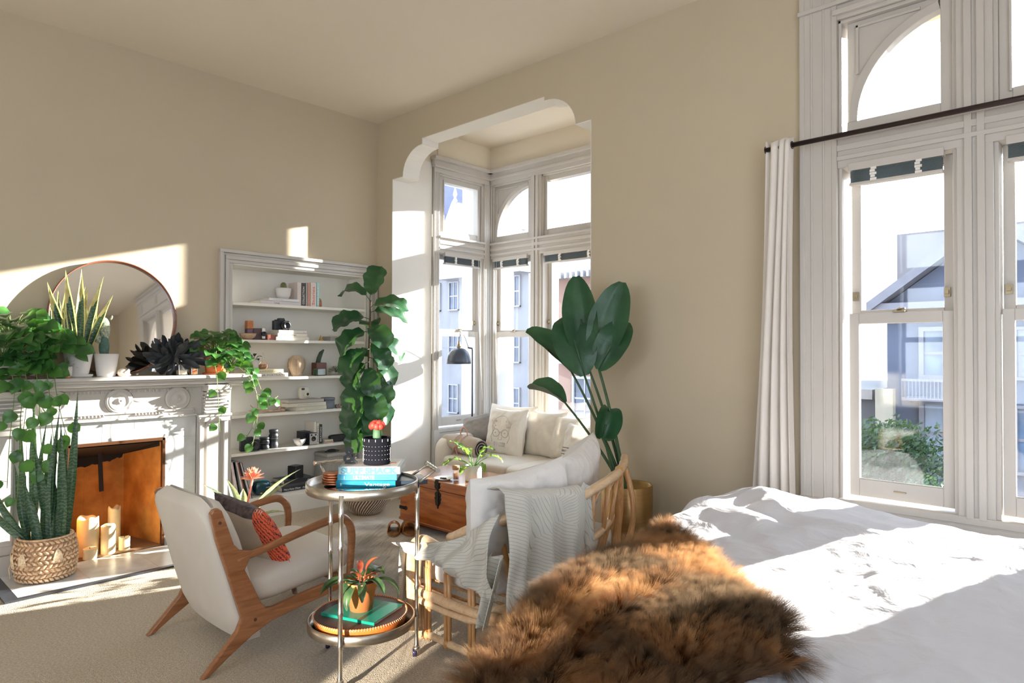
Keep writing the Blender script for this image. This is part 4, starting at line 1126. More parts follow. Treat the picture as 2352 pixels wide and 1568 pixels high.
# ------------------------------------------------------------------ sofa in the bay
m_sofa = cloth('sofa_cream', (0.72, 0.66, 0.57), 600, .2, var=.03, wrinkle=.18)
sf = thing('sofa', 'cream curved sofa filling the bay under the windows', 'sofa', (-4.25, 4.9, 0))
mb = MB(); rbox(mb, (-4.18, 4.88, .20), (1.96, .90, .34), 9); mb.build('base', m_sofa, sf)
mb = MB(); rbox(mb, (-4.62, 4.78, .405), (.98, .86, .15), 5); mb.build('seat', m_sofa, sf)
mb = MB(); rbox(mb, (-3.72, 4.74, .405), (.96, .90, .16), 5); mb.build('seat', m_sofa, sf)
mb = MB(); rbox(mb, (-5.15, 4.84, .42), (.20, .84, .46), 4); mb.build('armrest', m_sofa, sf)
mb = MB(); rbox(mb, (-3.17, 4.84, .42), (.20, .84, .46), 4); mb.build('armrest', m_sofa, sf)
mb = MB(); rbox(mb, (-4.17, 5.27, .55), (1.96, .20, .62), 6); mb.build('backrest', m_sofa, sf)
m_pil = cloth('pillow_white', (.75, .70, .62), 600, .2, var=.02, wrinkle=.3)
def upright(name, lab, xc, yc_, zc, w, h, t, lean, m, yaw=0, seed=0, roll=0, parts=None, group=None):
    M = RZ(yaw) @ RX(pi / 2 + lean) @ RZ(roll)
    o = Vector((xc, yc_, zc)); mb = MB(); pillow(mb, w, h, t, M, o, n=26, seed=seed, wr=.02)
    ob = mb.build(name, m, origin=o); tag(ob, lab, 'cushion', group); return ob, M, o
upright('sofa_cushion', 'large plain cream cushion against the sofa back, behind the sketched-face pillow', -4.78, 5.10, .70, .66, .50, .20, -.18, m_sofa, seed=1)
upright('sofa_cushion', 'plain cream cushion in the middle of the sofa back, sunlit upper right', -4.30, 5.08, .68, .50, .48, .20, -.2, m_sofa, seed=5)
upright('sofa_cushion', 'plain cream cushion leaning beside the striped pillow', -3.96, 5.04, .67, .46, .44, .20, -.22, m_sofa, seed=8, yaw=-.15)
# pillow with a sketched face wearing round glasses
fpil, FM, FO = upright('face_pillow', 'square off-white pillow printed with a sketched face in round glasses', -4.66, 4.90, .685, .52, .50, .17, -.20, m_pil, seed=4)
m_ink = mat('faded_ink', (.46, .45, .42), .9); m_blush = mat('faded_rust_ink', (.60, .42, .32), .9, var=.2, vscale=60)
ff = pillow_fn(.52, .50, .175, FM, FO, seed=4, wr=.02)(1)
def on_face(u, v): return ff(u, v)
def line(mb, pts, r=.0016): mb.tube([on_face(u, v) for u, v in pts], r, 4)
mb = MB()
for cx_ in (.38, .60): line(mb, [(cx_ + .085 * cos(a * pi / 12), .47 + .075 * sin(a * pi / 12)) for a in range(25)], .0026)
line(mb, [(.465, .48), (.49, .495), (.515, .48)], .0024)
line(mb, [(.25, .50 - .22 * sin(i / 12 * 1.2)) if False else (.27 + .02 * sin(i), .55 - .27 * i / 8) for i in range(9)])
line(mb, [(.72 - .02 * sin(i), .55 - .27 * i / 8) for i in range(9)])
line(mb, [(.25 + .24 * (1 - cos(i * pi / 12)), .58 + .25 * sin(i * pi / 12)) for i in range(13)])
line(mb, [(.36, .28), (.64, .28)]); line(mb, [(.36, .28), (.37, .21), (.63, .21), (.64, .28)])
for i in range(8): line(mb, [(.39 + i * .032, .28), (.39 + i * .032, .215)], .001)
line(mb, [(.46, .40), (.45, .345), (.50, .335), (.54, .345), (.53, .40)])
for cx_ in (.38, .60): line(mb, [(cx_ - .01, .47), (cx_ + .01, .475)], .003)
fl = mb.build('face_drawing', m_ink, None, origin=FO); fl.parent = fpil; fl.location = (0, 0, 0)
mb = MB(); random.seed(3)
for cx_ in (.29, .68):
    for k in range(26):
        u, v = cx_ + random.uniform(-.06, .06), .63 + random.uniform(-.08, .08); line(mb, [(u, v), (u + random.uniform(-.03, .03), v + random.uniform(-.03, .03))], .0015)
fb = mb.build('rust_shading', m_blush, None, origin=FO); fb.parent = fpil; fb.location = (0, 0, 0)
upright('grey_pillow', 'dark grey pillow with dark piping leaning in the left sofa corner', -5.06, 4.93, .70, .44, .30, .15, -.35, cloth('grey_wool', (.27, .25, .235), 300, .4), yaw=.25, seed=2, roll=.25)
sp_, SM, SO = upright('striped_pillow', 'cream pillow with two black stripes cut off by the wall edge', -3.70, 4.84, .65, .40, .40, .16, -.25, m_pil, yaw=-.25, seed=6)
sfn = pillow_fn(.42, .42, .165, SM, SO, seed=6, wr=.02)(1)
mb = MB()
for v in (.27, .41): mb.tube([sfn(i / 20, v) for i in range(21)], .003, 4)
for i in range(30): mb.tube([sfn(.03 + i * .032, .32), sfn(.045 + i * .032, .36)], .0014, 4)
st = mb.build('woven_stripes', I_black, None, origin=SO); st.parent = sp_; st.location = (0, 0, 0)
# rolled blanket with leather carrying straps
rb = thing('rolled_blanket', 'beige picnic blanket rolled up in leather straps on the sofa seat', 'blanket', (-4.92, 4.62, .58))
A_, B_ = Vector((-5.21, 4.60, .575)), Vector((-4.66, 4.55, .555)); ax = (B_ - A_).normalized(); up_ = Vector((0, 0, 1)); sd_ = ax.cross(up_)
mb = MB()
def rollf(u, v):
    a = 2 * pi * u; r = .098 + .008 * sin(3 * a + v * 4) + .006 * nz(u * 5, v * 5); q = min(1, v * 12, (1 - v) * 12 + .0)
    r *= .82 + .18 * sqrt(max(0, min(1, q)))
    if .48 < v < .56: r *= .93
    return A_.lerp(B_, v) + (up_ * sin(a) * .95 + sd_ * cos(a)) * r
mb.grid(rollf, 30, 30, cu=True); mb.add([rollf(i / 30, 0) for i in range(30)], [list(range(30))]); mb.build('roll', cloth('blanket_taupe', (.44, .36, .28), 400, .4, var=.12, wrinkle=.3), rb)
mb = MB(); mb.tube([B_ + (up_ * sin(t) + sd_ * cos(t)) * (.088 - t * .0042) + ax * .003 for t in [i * .35 for i in range(52)]], .005, 5); mb.build('spiral_edge', cloth('blanket_grey', (.30, .27, .25), 300, .4), rb)
m_strap = mat('pink_leather_strap', (.60, .28, .18), .5, var=.1)
for v in (.42, .58):
    c_ = A_.lerp(B_, v); mb = MB(); mb.tube([c_ + (up_ * sin(a * pi / 12) * .97 + sd_ * cos(a * pi / 12)) * .103 for a in range(24)], .0085, 6, closed=True, flat=.35); mb.build('strap', m_strap, rb)
c_ = A_.lerp(B_, .5); mb = MB(); mb.tube([c_ + ax * -.055 + up_ * .10] + [c_ + ax * (-.055 * cos(a * pi / 10)) + up_ * (.10 + .075 * sin(a * pi / 10)) for a in range(1, 10)] + [c_ + ax * .055 + up_ * .10], .009, 6, flat=.4)
mb.build('carry_handle', m_strap, rb)
mb = MB(); mb.tube(smooth_path([c_ + sd_ * .105 + up_ * .0, c_ + sd_ * .115 - ax * .03 - up_ * .05, c_ + sd_ * .11 - ax * .05 - up_ * .09], 4), .006, 5); mb.tube(smooth_path([c_ + sd_ * .105, c_ + sd_ * .115 + ax * .03 - up_ * .05, c_ + sd_ * .11 + ax * .045 - up_ * .09], 4), .006, 5)
mb.build('strap_ends', m_strap, rb)
mb = MB(); c_ = A_.lerp(B_, .12) + sd_ * .104 - up_ * .01
for dx, dz, r in ((0, 0, .04), (.045, .003, .028), (-.04, .0, .024)): mb.ball(c_ + ax * dx + up_ * dz, (r, .010, r * .45), 10, 6)
mb.build('navy_motif', mat('navy_thread', (.02, .03, .08), .9), rb)
mb = MB(); mb.ball(c_ + ax * .05 + up_ * -.003, (.026, .0085, .034), 10, 6); mb.build('teal_motif', mat('teal_thread', (.0, .35, .35), .9), rb)
mb = MB(); mb.ball(c_ + ax * .055 + sd_ * .006, (.011, .007, .011), 8, 6); mb.build('red_dot', mat('red_thread', (.8, .1, .03), .9), rb)

# ------------------------------------------------------------------ floor lamp
m_lamp = mat('slate_enamel', (.055, .07, .10), .35, var=.05)
fl_ = thing('floor_lamp', 'slate blue dome floor lamp with brass socket in the bay corner', 'floor lamp', (-5.37, 5.10, 0))
mb = MB(); mb.lathe([(0, 0), (.10, 0), (.10, .012), (.02, .02), (0, .02)], (-5.37, 5.10, 0), 28); mb.build('base', m_lamp, fl_)
mb = MB(); mb.tube([(-5.37, 5.10, .015), (-5.37, 5.10, 1.52), (-5.365, 5.085, 1.535), (-5.33, 5.0, 1.54)], .010, 10); mb.build('pole', m_lamp, fl_)
dc = Vector((-5.262, 4.80, 1.42))
mb = MB(); mb.lathe([(.128, -.05), (.127, -.02), (.118, .03), (.095, .075), (.060, .105), (.020, .118)], dc, 36); mb.build('lamp_shade', m_lamp, fl_, solid=.004)
mb = MB(); mb.lathe([(.126, -.048), (.116, .028), (.093, .072), (.02, .114)], dc, 30); mb.build('shade_lining', mat('enamel_white', (.75, .75, .74), .4), fl_)
mb = MB(); mb.lathe([(.018, .115), (.022, .12), (.022, .15), (.014, .158), (.012, .185), (0, .186)], dc, 16); mb.tube([dc + Vector((-.035, 0, .13)), dc + Vector((.035, 0, .13))], .006, 8); mb.build('socket', m_brass, fl_)
mb = MB(); mb.tube(smooth_path([dc + Vector((0, 0, .18)), dc + Vector((-.01, .03, .26)), dc + Vector((-.03, .10, .25)), (-5.33, 5.0, 1.545)], 6), .004, 6); mb.build('cable', m_lamp, fl_)
mb = MB(); mb.ball(dc + Vector((0, 0, -.005)), .028, 12, 8); mb.build('bulb', mat('opal_bulb', (.8, .78, .7), .3), fl_)

# ------------------------------------------------------------------ chest used as coffee table
m_chest = wood('cherry_chest', (.27, .06, .010), (.56, .17, .03), .28, 2.2, 'X', .5)
m_chest_top = wood('cherry_top', (.33, .11, .035), (.52, .20, .07), .16, 2.2, 'X', .8)
cx0, cx1, cy0, cy1 = -4.60, -3.52, 3.53, 4.07
ct = thing('wooden_chest', 'reddish cherry chest with black iron latch, used as coffee table', 'chest', ((cx0 + cx1) / 2, (cy0 + cy1) / 2, 0))
mb = MB(); mb.box((cx0, cy0, .085), (cx1, cy1, .385)); mb.box((cx0 - .008, cy0 - .008, .075), (cx1 + .008, cy1 + .008, .097)); mb.build('body', m_chest, ct, bevel=.004)
mb = MB(); mb.box((cx0 - .004, cy0 - .006, .389), (cx1 + .004, cy1, .452)); mb.build('lid_rim', m_chest, ct, bevel=.004)
mb = MB(); mb.box((cx0 - .010, cy0 - .014, .452), (cx1 + .010, cy1 + .01, .466)); mb.build('lid', m_chest_top, ct, bevel=.004)
for x, y in ((cx0 + .05, cy0 + .05), (cx1 - .05, cy0 + .05), (cx0 + .05, cy1 - .05), (cx1 - .05, cy1 - .05)):
    mb = MB(); mb.lathe([(.022, 0), (.034, .02), (.040, .05), (.034, .078)], (x, y, 0), 16, sq=3); mb.build('foot', m_chest, ct)
def blob(mb, cx_, z, r, y): mb.lathe([(r, 0), (r * .8, .005), (0, .006)], (cx_, y, z), 12, RX(pi / 2))
mb = MB(); lx = -4.11
mb.box((lx - .020, cy0 - .016, .40), (lx + .020, cy0 - .006, .47))
for dx, dz, r in ((-.020, .445, .017), (.020, .445, .017), (-.022, .418, .015), (.022, .418, .015), (0, .46, .02), (0, .41, .022)): blob(mb, lx + dx, dz, r, cy0 - .006)
mb.build('latch', m_iron, ct)
mb = MB(); mb.box((lx - .016, cy0 - .012, .27), (lx + .016, cy0 - .0, .37))
for dx, dz, r in ((-.020, .352, .020), (.020, .352, .020), (-.024, .32, .017), (.024, .32, .017), (-.018, .295, .016), (.018, .295, .016), (0, .27, .016), (0, .25, .010), (0, .37, .02)): blob(mb, lx + dx, dz, r, cy0)
mb.build('lock_plate', m_iron, ct)
for z in (.33, .18):
    mb = MB(); mb.box((cx0 - .004, cy0 - .006, z - .013), (cx0 + .075, cy0 - .0, z + .013)); mb.lathe([(.018, 0), (.018, .006)], (cx0 + .08, cy0, z), 14, RX(pi / 2)); mb.box((cx0 - .006, cy0 - .004, z - .013), (cx0, cy0 + .08, z + .013)); mb.build('corner_strap', m_iron, ct)
# on the chest: fern-like plant, cork jar, plate
ZC_ = .466
pt = Vector((-3.90, 3.72, ZC_)); cp_ = thing('chest_plant', 'light green wavy-leaved plant in a white pot on the wooden chest', 'potted plant', pt)
mb = MB(); mb.lathe([(0, 0), (.062, 0), (.066, .01), (.066, .125), (.060, .127), (.056, .12), (.056, .105), (0, .105)], pt, 32); mb.build('pot', mat('white_ceramic', (.82, .79, .74), .3, var=.02), cp_)
mb = MB(); mb.lathe([(0, .11), (.056, .109)], pt, 20); mb.build('soil', m_soil, cp_)
m_fern = leafmat('pale_frond', (.07, .20, .04), (.17, .34, .08), .35, .3, 20)
mb = MB(); random.seed(21)
for k, (a, el, ln) in enumerate(((3.3, .95, .30), (2.6, .75, .28), (4.3, .55, .24), (3.6, .35, .27), (5.0, .15, .20), (.3, 1.15, .26), (.9, .6, .26), (5.9, .35, .24), (1.6, .9, .26), (4.9, 1.05, .26), (6.2, .75, .25))):
    d = Vector((cos(a) * cos(el), sin(a) * cos(el), sin(el))); b0 = pt + Vector((.01 * cos(a), .01 * sin(a), .115)); e0 = b0 + d * ln * .45
    mb.tube([b0, b0.lerp(e0, .5) + Vector((0, 0, .008)), e0], .003, 5)
    leaf(mb, e0, d, (0, 0, 1), ln * .60, .052, 'lance', droop=random.uniform(.5, 1.2), fold=.25, n=12, wav=.13, ph=k)
mb.build('fronds', m_fern, cp_)
jc = Vector((-4.02, 3.64, ZC_)); jr = thing('cork_jar', 'small glass jar of matches with a cork lid on the chest', 'jar', jc)
mb = MB(); mb.lathe([(0, 0), (.030, 0), (.032, .004), (.032, .078), (.027, .088)], jc, 24); mb.build('glass', thin_glass('jar_glass', (.93, .95, .93), .12), jr)
mb = MB(); mb.lathe([(.027, .085), (.030, .10), (.029, .115), (0, .116)], jc, 20); mb.build('cork', mat('cork', (.52, .27, .14), .9, var=.25, vscale=120), jr)
mb = MB()
for k in range(26): a = k * 2.4; r = .022 * sqrt(k / 26); mb.tube([jc + Vector((r * cos(a), r * sin(a), .006)), jc + Vector((r * cos(a + .3) * 1.1, r * sin(a + .3) * 1.1, .06))], .002, 4)
mb.build('matches', mat('match_wood', (.65, .32, .14), .8, var=.2), jr)
pl = Vector((-4.10, 3.58, ZC_)); ds = thing('small_plate', 'small patterned plate with a dark lighter on the chest', 'plate', pl)
mb = MB(); mb.lathe([(0, .002), (.045, .002), (.075, .018), (.078, .018), (.048, 0), (0, 0)], pl, 32); mb.build('dish', mat('speckled_china', (.62, .60, .57), .3, var=.2, vscale=60), ds)
li = pl + Vector((0, 0, .006)); mb = MB(); mb.obox(li + Vector((0, 0, .006)), (.06, .02, .012), RZ(.4)); tag(mb.build('lighter', m_iron, origin=li, bevel=.002), 'dark lighter lying in the small plate on the chest', 'lighter')

# hide rug, clogs
rg = MB()
def rugf(u, v):
    a = 2 * pi * u; lobes = 1 + .16 * sin(3 * a + .6) + .10 * sin(5 * a + 1.2) + .05 * sin(9 * a)
    r = v * lobes
    x, y = -4.05 + .95 * r * cos(a), 3.12 + .66 * r * sin(a)
    return Vector((x, y, .006 + .016 * (1 - v ** 3) + .018 * max(0, nz(x * 3, y * 3)) * (1 - v)))
rg.grid(rugf, 80, 24, cu=True)
m_hide = mat('grey_hide', (.42, .35, .28), 1.0, var=.3, vscale=4, col2=(.70, .64, .56), bump=.5, bscale=70, sheen=.5)
hr = tag(rg.build('hide_rug', m_hide, origin=(-4.05, 3.12, 0)), 'grey-beige animal hide rug on the carpet before the chest', 'rug')
ps = hr.modifiers.new('pile', 'PARTICLE_SYSTEM').particle_system.settings
ps.type = 'HAIR'; ps.count = 9000; ps.hair_length = .045; ps.hair_step = 2; ps.normal_factor = .10; ps.factor_random = .12; ps.object_align_factor = (.25, -.30, 0); ps.root_radius = .35; ps.tip_radius = .05; ps.radius_scale = .004
ps.use_advanced_hair = True
m_clog = mat('tan_clog_leather', (.42, .16, .03), .35, var=.15, vscale=15, coat=.2)
cl = thing('clog', 'tan leather clog, left one of the pair on the hide rug', 'shoe', (-4.42, 3.30, .024), 0, 'clogs by the chest')
def clogf(u, v):
    a = pi * u; y = v * .25; w = .052 * (sin(pi * min(1, v * .9 + .12)) ** .5) * (1.05 - .1 * v)
    h = .065 * (1 - .55 * max(0, (v - .5) / .5) ** 1.4 if v > .5 else 1) * (sin(pi * min(.5, v * 2.2 + .15))) ; h = .078 * sqrt(max(0.02, sin(pi * (.09 + v * .80)))) 
    if v > .52: h = h * (1 - .35 * (v - .52))
    return Vector((w * cos(a), -(y - .125), .018 + h * sin(a) ** .7))
mb = MB(); mb.grid(lambda u, v: clogf(u, v * .62), 18, 14); mb.build('upper', m_clog, cl, local=True, solid=.004)
mb = MB(); mb.grid(lambda u, v: Vector((clogf(0, v).x * (2 * u - 1) * -1.06, clogf(0, v).y, .020)), 8, 16); mb.grid(lambda u, v: Vector((clogf(0, v).x * (2 * u - 1) * 1.06, clogf(0, v).y, .0)), 8, 16)
def rim(u, v):
    q = clogf(0 if u < .5 else 1, (u * 2 if u < .5 else 2 - u * 2)); return Vector((q.x * 1.06, q.y, .020 * v))
mb.grid(rim, 40, 2); mb.build('sole', wood('clog_wood', (.25, .11, .04), (.4, .2, .08), .6, 6, 'Y'), cl, local=True)
cl.rotation_euler = (0, 0, radians(52))
cl.location = (-4.42, 3.33, .024)
dup(cl, (-4.35, 3.425, .024), radians(62), 'tan leather clog, right one of the pair on the hide rug')
# ------------------------------------------------------------------ bed, duvet, fur throw
m_duvet = cloth('lilac_white_linen', (.60, .59, .62), 500, .25, var=.02, wrinkle=.34)
bd = thing('bed', 'low bed with a white fitted sheet, mostly hidden by the duvet', 'bed', (-.1, 2.0, 0))
ZB = .70
def xedge(y):
    if y < 2.8: return -1.20 - .255 * (y - 1.1)
    return -1.634 - .02 * (y - 2.8)
mb = MB()
def mat_fn(u, v):
    return None
nb = 26; ys = [.2 + (3.50 - .2) * i / nb for i in range(nb + 1)]
top = []
for z in (.30, ZB - .05):
    for y in ys: top.append((xedge(y) + .06, y, z))
    for y in ys[::-1]: top.append((1.55, y, z))
n = (nb + 1) * 2
mb.add(top, [list(range(n))[::-1], list(range(n, 2 * n))] + [(i, (i + 1) % n, n + (i + 1) % n, n + i) for i in range(n)])
mb.build('mattress', cloth('sheet_white', (.74, .72, .69), 500, .2), bd)
mb = MB(); mb.box((-1.05, .25, .10), (1.5, 3.40, .30)); mb.build('bed_base', wood('bed_oak', (.35, .2, .1), (.5, .32, .18), .5, 3, 'X'), bd, bevel=.01)
for x, y in ((-1.0, .3), (1.42, .3), (-1.0, 3.3), (1.42, 3.3)):
    mb = MB(); mb.box((x - .03, y - .03, 0), (x + .03, y + .03, .12)); mb.build('foot', MATS['bed_oak'], bd)
def ridg(x, y, s=0): return 1 - abs(nz(x, y, s)) * 2
def over(a, b):
    """a: distance in from the left side, b: y position; beyond an edge the cloth hangs down"""
    yb_ = 3.56; r = .07
    y = min(b, yb_); drop_b = max(0, b - yb_)
    x0 = xedge(y)
    drop_a = max(0, -a)
    ix = max(a, 0)
    def rnd(dist_in): return -(r - sqrt(max(0, r * r - (r - dist_in) ** 2))) if dist_in < r else 0
    z = ZB + rnd(ix if drop_a == 0 else 0) + rnd(yb_ - y if drop_b == 0 else 0)
    z -= drop_a + drop_b
    return Vector((x0 + ix - .03 * min(1, drop_a * 4), y + .03 * min(1, drop_b * 4), max(z, .12))), drop_a, drop_b
def wrinkle(x, y):
    w = .028 * nz(x * 1.1 + 3, y * 1.1, 1) + .016 * nz(x * 2.7, y * 2.7, 4)
    w += .008 * max(0, ridg(x * 2.6 + .7 * y, y * 1.1, 9)) ** 2.2
    w += .004 * max(0, ridg(x * 3.0 - 1.5 * y, y * 4.6 + x, 12)) ** 2 + .004 * ridg(x * 9, y * 6 + x * 3, 14) ** 3
    far = math.exp(-((x + 1.35) ** 2 / .16 + (y - 3.15) ** 2 / .20))
    w += far * (.05 + .020 * sin(x * 8 + y * 15 + 5 * nz(x * 2, y * 2, 7)) + .016 * sin(x * 17 - y * 9 + 4 * nz(x * 2.5, y * 2, 17)))
    mid = math.exp(-((x + .55) ** 2 / .5 + (y - 3.0) ** 2 / .25)); w += mid * .014 * ridg(x * 1.6, y * 5.5, 21)
    return w
def duv(u, v):
    b = .15 + (4.0 - .15) * v; a = -.42 + (2.9 + .42) * u
    p, da, db = over(a, b)
    k = 1 if (da == 0 and db == 0) else .35
    p.z += (wrinkle(p.x, p.y) + .028) * k
    if da > 0: p.x -= .012 * sin(b * 11) * min(1, da * 5) + .02
    if db > 0: p.y += .02 + .015 * sin(a * 9) * min(1, db * 5)
    return p
mb = MB(); mb.grid(duv, 250, 240)
tag(mb.build('duvet', m_duvet, origin=(-.1, 2.0, ZB)), 'rumpled white duvet spread over the bed by the tall window', 'duvet')

# fur throw: skin with hair
def fur_skin(nm, scl=1.0):
    m = bpy.data.materials.new(nm); m.use_nodes = True
    nt = m.node_tree; b = nt.nodes['Principled BSDF']; N = nt.nodes.new; L = nt.links.new
    tc = N('ShaderNodeTexCoord')
    n1 = N('ShaderNodeTexNoise'); n1.inputs['Scale'].default_value = 4.2; n1.inputs['Detail'].default_value = 5; n1.inputs['Distortion'].default_value = 1.0
    mpf = N('ShaderNodeMapping'); mpf.inputs['Location'].default_value = (.83, .37, 0); L(tc.outputs['Object'], mpf.inputs[0]); L(mpf.outputs[0], n1.inputs['Vector'])
    r = N('ShaderNodeValToRGB'); cr = r.color_ramp
    cr.elements[0].position = .38; cr.elements[0].color = (.022, .009, .004, 1); cr.elements[1].position = .64; cr.elements[1].color = (.58, .33, .13, 1)
    e = cr.elements.new(.50); e.color = (.15, .055, .014, 1); e = cr.elements.new(.56); e.color = (.40, .17, .045, 1)
    L(n1.outputs['Fac'], r.inputs[0])
    hi = N('ShaderNodeHairInfo'); mx = N('ShaderNodeMix'); mx.data_type = 'RGBA'
    r2 = N('ShaderNodeValToRGB'); r2.color_ramp.elements[0].position = .35; r2.color_ramp.elements[0].color = (0, 0, 0, 1); r2.color_ramp.elements[1].color = (.38, .38, .38, 1)
    L(hi.outputs['Intercept'], r2.inputs[0]); L(r2.outputs[0], mx.inputs[0]); L(r.outputs[0], mx.inputs[6]); mx.inputs[7].default_value = (.72, .50, .30, 1)
    L(mx.outputs[2], b.inputs['Base Color']); b.inputs['Roughness'].default_value = .45; b.inputs['Specular IOR Level'].default_value = .6
    tr = N('ShaderNodeBsdfTranslucent'); L(mx.outputs[2], tr.inputs[0]); ms = N('ShaderNodeMixShader'); ms.inputs[0].default_value = .35
    L(b.outputs[0], ms.inputs[1]); L(tr.outputs[0], ms.inputs[2]); L(ms.outputs[0], nt.nodes['Material Output'].inputs[0])
    return m
Q = [(.13, .50), (.04, 2.50), (.725, 1.72), (.44, .62)]      # (distance in from the side edge, y): near-left, far-left, far-right, near-right
def furf(u, v):
    # u across (left edge hanging -> right), v from near to far
    a = (Q[0][0] * (1 - v) + Q[1][0] * v) * (1 - u) + (Q[3][0] * (1 - v) + Q[2][0] * v) * u
    b = (Q[0][1] * (1 - v) + Q[1][1] * v) * (1 - u) + (Q[3][1] * (1 - v) + Q[2][1] * v) * u
    e = sin(pi * u) * sin(pi * v)
    cu_, cv_ = max(0, u - .80) / .20, max(0, v - .80) / .20
    a -= .10 * cu_ * cu_ * cv_ * cv_; b -= .10 * cu_ * cu_ * cv_
    a += .05 * sin(v * 7 + 1) * (u if u > .5 else 1 - u); b += .05 * sin(u * 6) * v
    p, da, db = over(a, b)
    w = wrinkle(p.x, p.y) * (1 if da == 0 else .35)
    lump = .030 * max(0, ridg(u * 3.2 + v * .8, v * 2.3 - u, 33)) ** 1.5 * e ** .3 + .02 * nz(u * 4, v * 4, 40)
    p.z += w + .036 + lump + (.03 if da == 0 else .0)
    if da > 0: p.x -= .02
    return p
mb = MB(); mb.grid(furf, 90, 110)
ft = mb.build('fur_throw', fur_skin('brown_fur'), origin=(-1.0, 1.7, ZB))
tag(ft, 'shaggy brown faux-fur throw spread over the bed corner', 'throw')
pm = ft.modifiers.new('fur', 'PARTICLE_SYSTEM'); P_ = pm.particle_system.settings
P_.type = 'HAIR'; P_.count = 17000; P_.hair_length = .034; P_.hair_step = 4; P_.use_advanced_hair = True
P_.normal_factor = .020; P_.object_align_factor = (.014, -.017, 0); P_.factor_random = .006; P_.brownian_factor = .0
P_.child_type = 'INTERPOLATED'; P_.child_percent = 3; P_.rendered_child_count = 22
P_.clump_factor = .6; P_.clump_shape = -.2; P_.roughness_1 = .010; P_.roughness_1_size = .6; P_.roughness_2 = .012; P_.roughness_2_size = .8; P_.roughness_endpoint = .010; P_.child_length = 1.0; P_.child_length_threshold = .3
P_.root_radius = .5; P_.tip_radius = .05; P_.radius_scale = .0008
sc.render.hair_type = 'STRIP' if hasattr(sc.render, 'hair_type') else None
# ------------------------------------------------------------------ large plants
m_fid = leafmat('fiddle_leaf', (.012, .062, .028), (.035, .115, .045), .28, .12, 7)
m_stem = mat('woody_stem', (.10, .06, .03), .8, var=.3, vscale=40)
fg = thing('fiddle_leaf_fig', 'tall fiddle-leaf fig in a striped woven basket at the room corner', 'potted tree', (-5.25, 3.64, 0))
def weave(name, ca, cb, scale=40, diag=True):
    m = mat(name, ca, .85, var=.1)
    nt = m.node_tree; b = nt.nodes['Principled BSDF']; N = nt.nodes.new; L = nt.links.new
    tc = N('ShaderNodeTexCoord'); w = N('ShaderNodeTexWave'); w.bands_direction = 'DIAGONAL' if diag else 'Z'; w.inputs['Scale'].default_value = scale
    L(tc.outputs['Object'], w.inputs['Vector']); r = N('ShaderNodeValToRGB'); r.color_ramp.elements[0].position = .42; r.color_ramp.elements[1].position = .55
    r.color_ramp.elements[0].color = (*ca, 1); r.color_ramp.elements[1].color = (*cb, 1); L(w.outputs['Fac'], r.inputs[0]); L(r.outputs[0], b.inputs['Base Color'])
    bp = N('ShaderNodeBump'); bp.inputs['Strength'].default_value = .5; bp.inputs['Distance'].default_value = .006; L(w.outputs['Fac'], bp.inputs['Height']); L(bp.outputs[0], b.inputs['Normal'])
    return m
fb_ = Vector((-5.25, 3.64, 0)); mb = MB()
prof_b = [(.115, 0), (.165, .05), (.205, .12), (.215, .19), (.205, .27), (.19, .31), (.183, .31), (.195, .24)]
mb.lathe(prof_b, fb_, 48)
# woven diagonal ribs standing proud
def bx_(z):
    for (r0, z0), (r1, z1) in zip(prof_b[:5], prof_b[1:6]):
        if z0 <= z <= z1: return r0 + (r1 - r0) * (z - z0) / (z1 - z0)
    return .19
mb.build('basket', mat('basket_dark', (.16, .11, .08), .9, var=.2, vscale=60), fg)
mb = MB()
for k in range(46):
    mb.tube([fb_ + Vector(((bx_(z) + .003) * cos(2 * pi * k / 46 + z * 3.4), (bx_(z) + .003) * sin(2 * pi * k / 46 + z * 3.4), z)) for z in [.004 + i * .0305 for i in range(11)]], .0048, 5)
mb.build('pale_weave', mat('basket_pale', (.62, .52, .42), .9, var=.15, vscale=60), fg)
mb = MB(); mb.lathe([(0, .27), (.19, .26)], fb_, 24); mb.build('soil', m_soil, fg)
mb = MB(); tk = smooth_path([fb_ + Vector((0, 0, .26)), (-5.27, 3.66, .8), (-5.29, 3.68, 1.3), (-5.285, 3.69, 1.75), (-5.28, 3.69, 1.98)], 6)
mb.tube(tk, [.016 - .009 * i / len(tk) for i in range(len(tk))], 8); mb.build('trunk', m_stem, fg)
mb = MB(); random.seed(8)
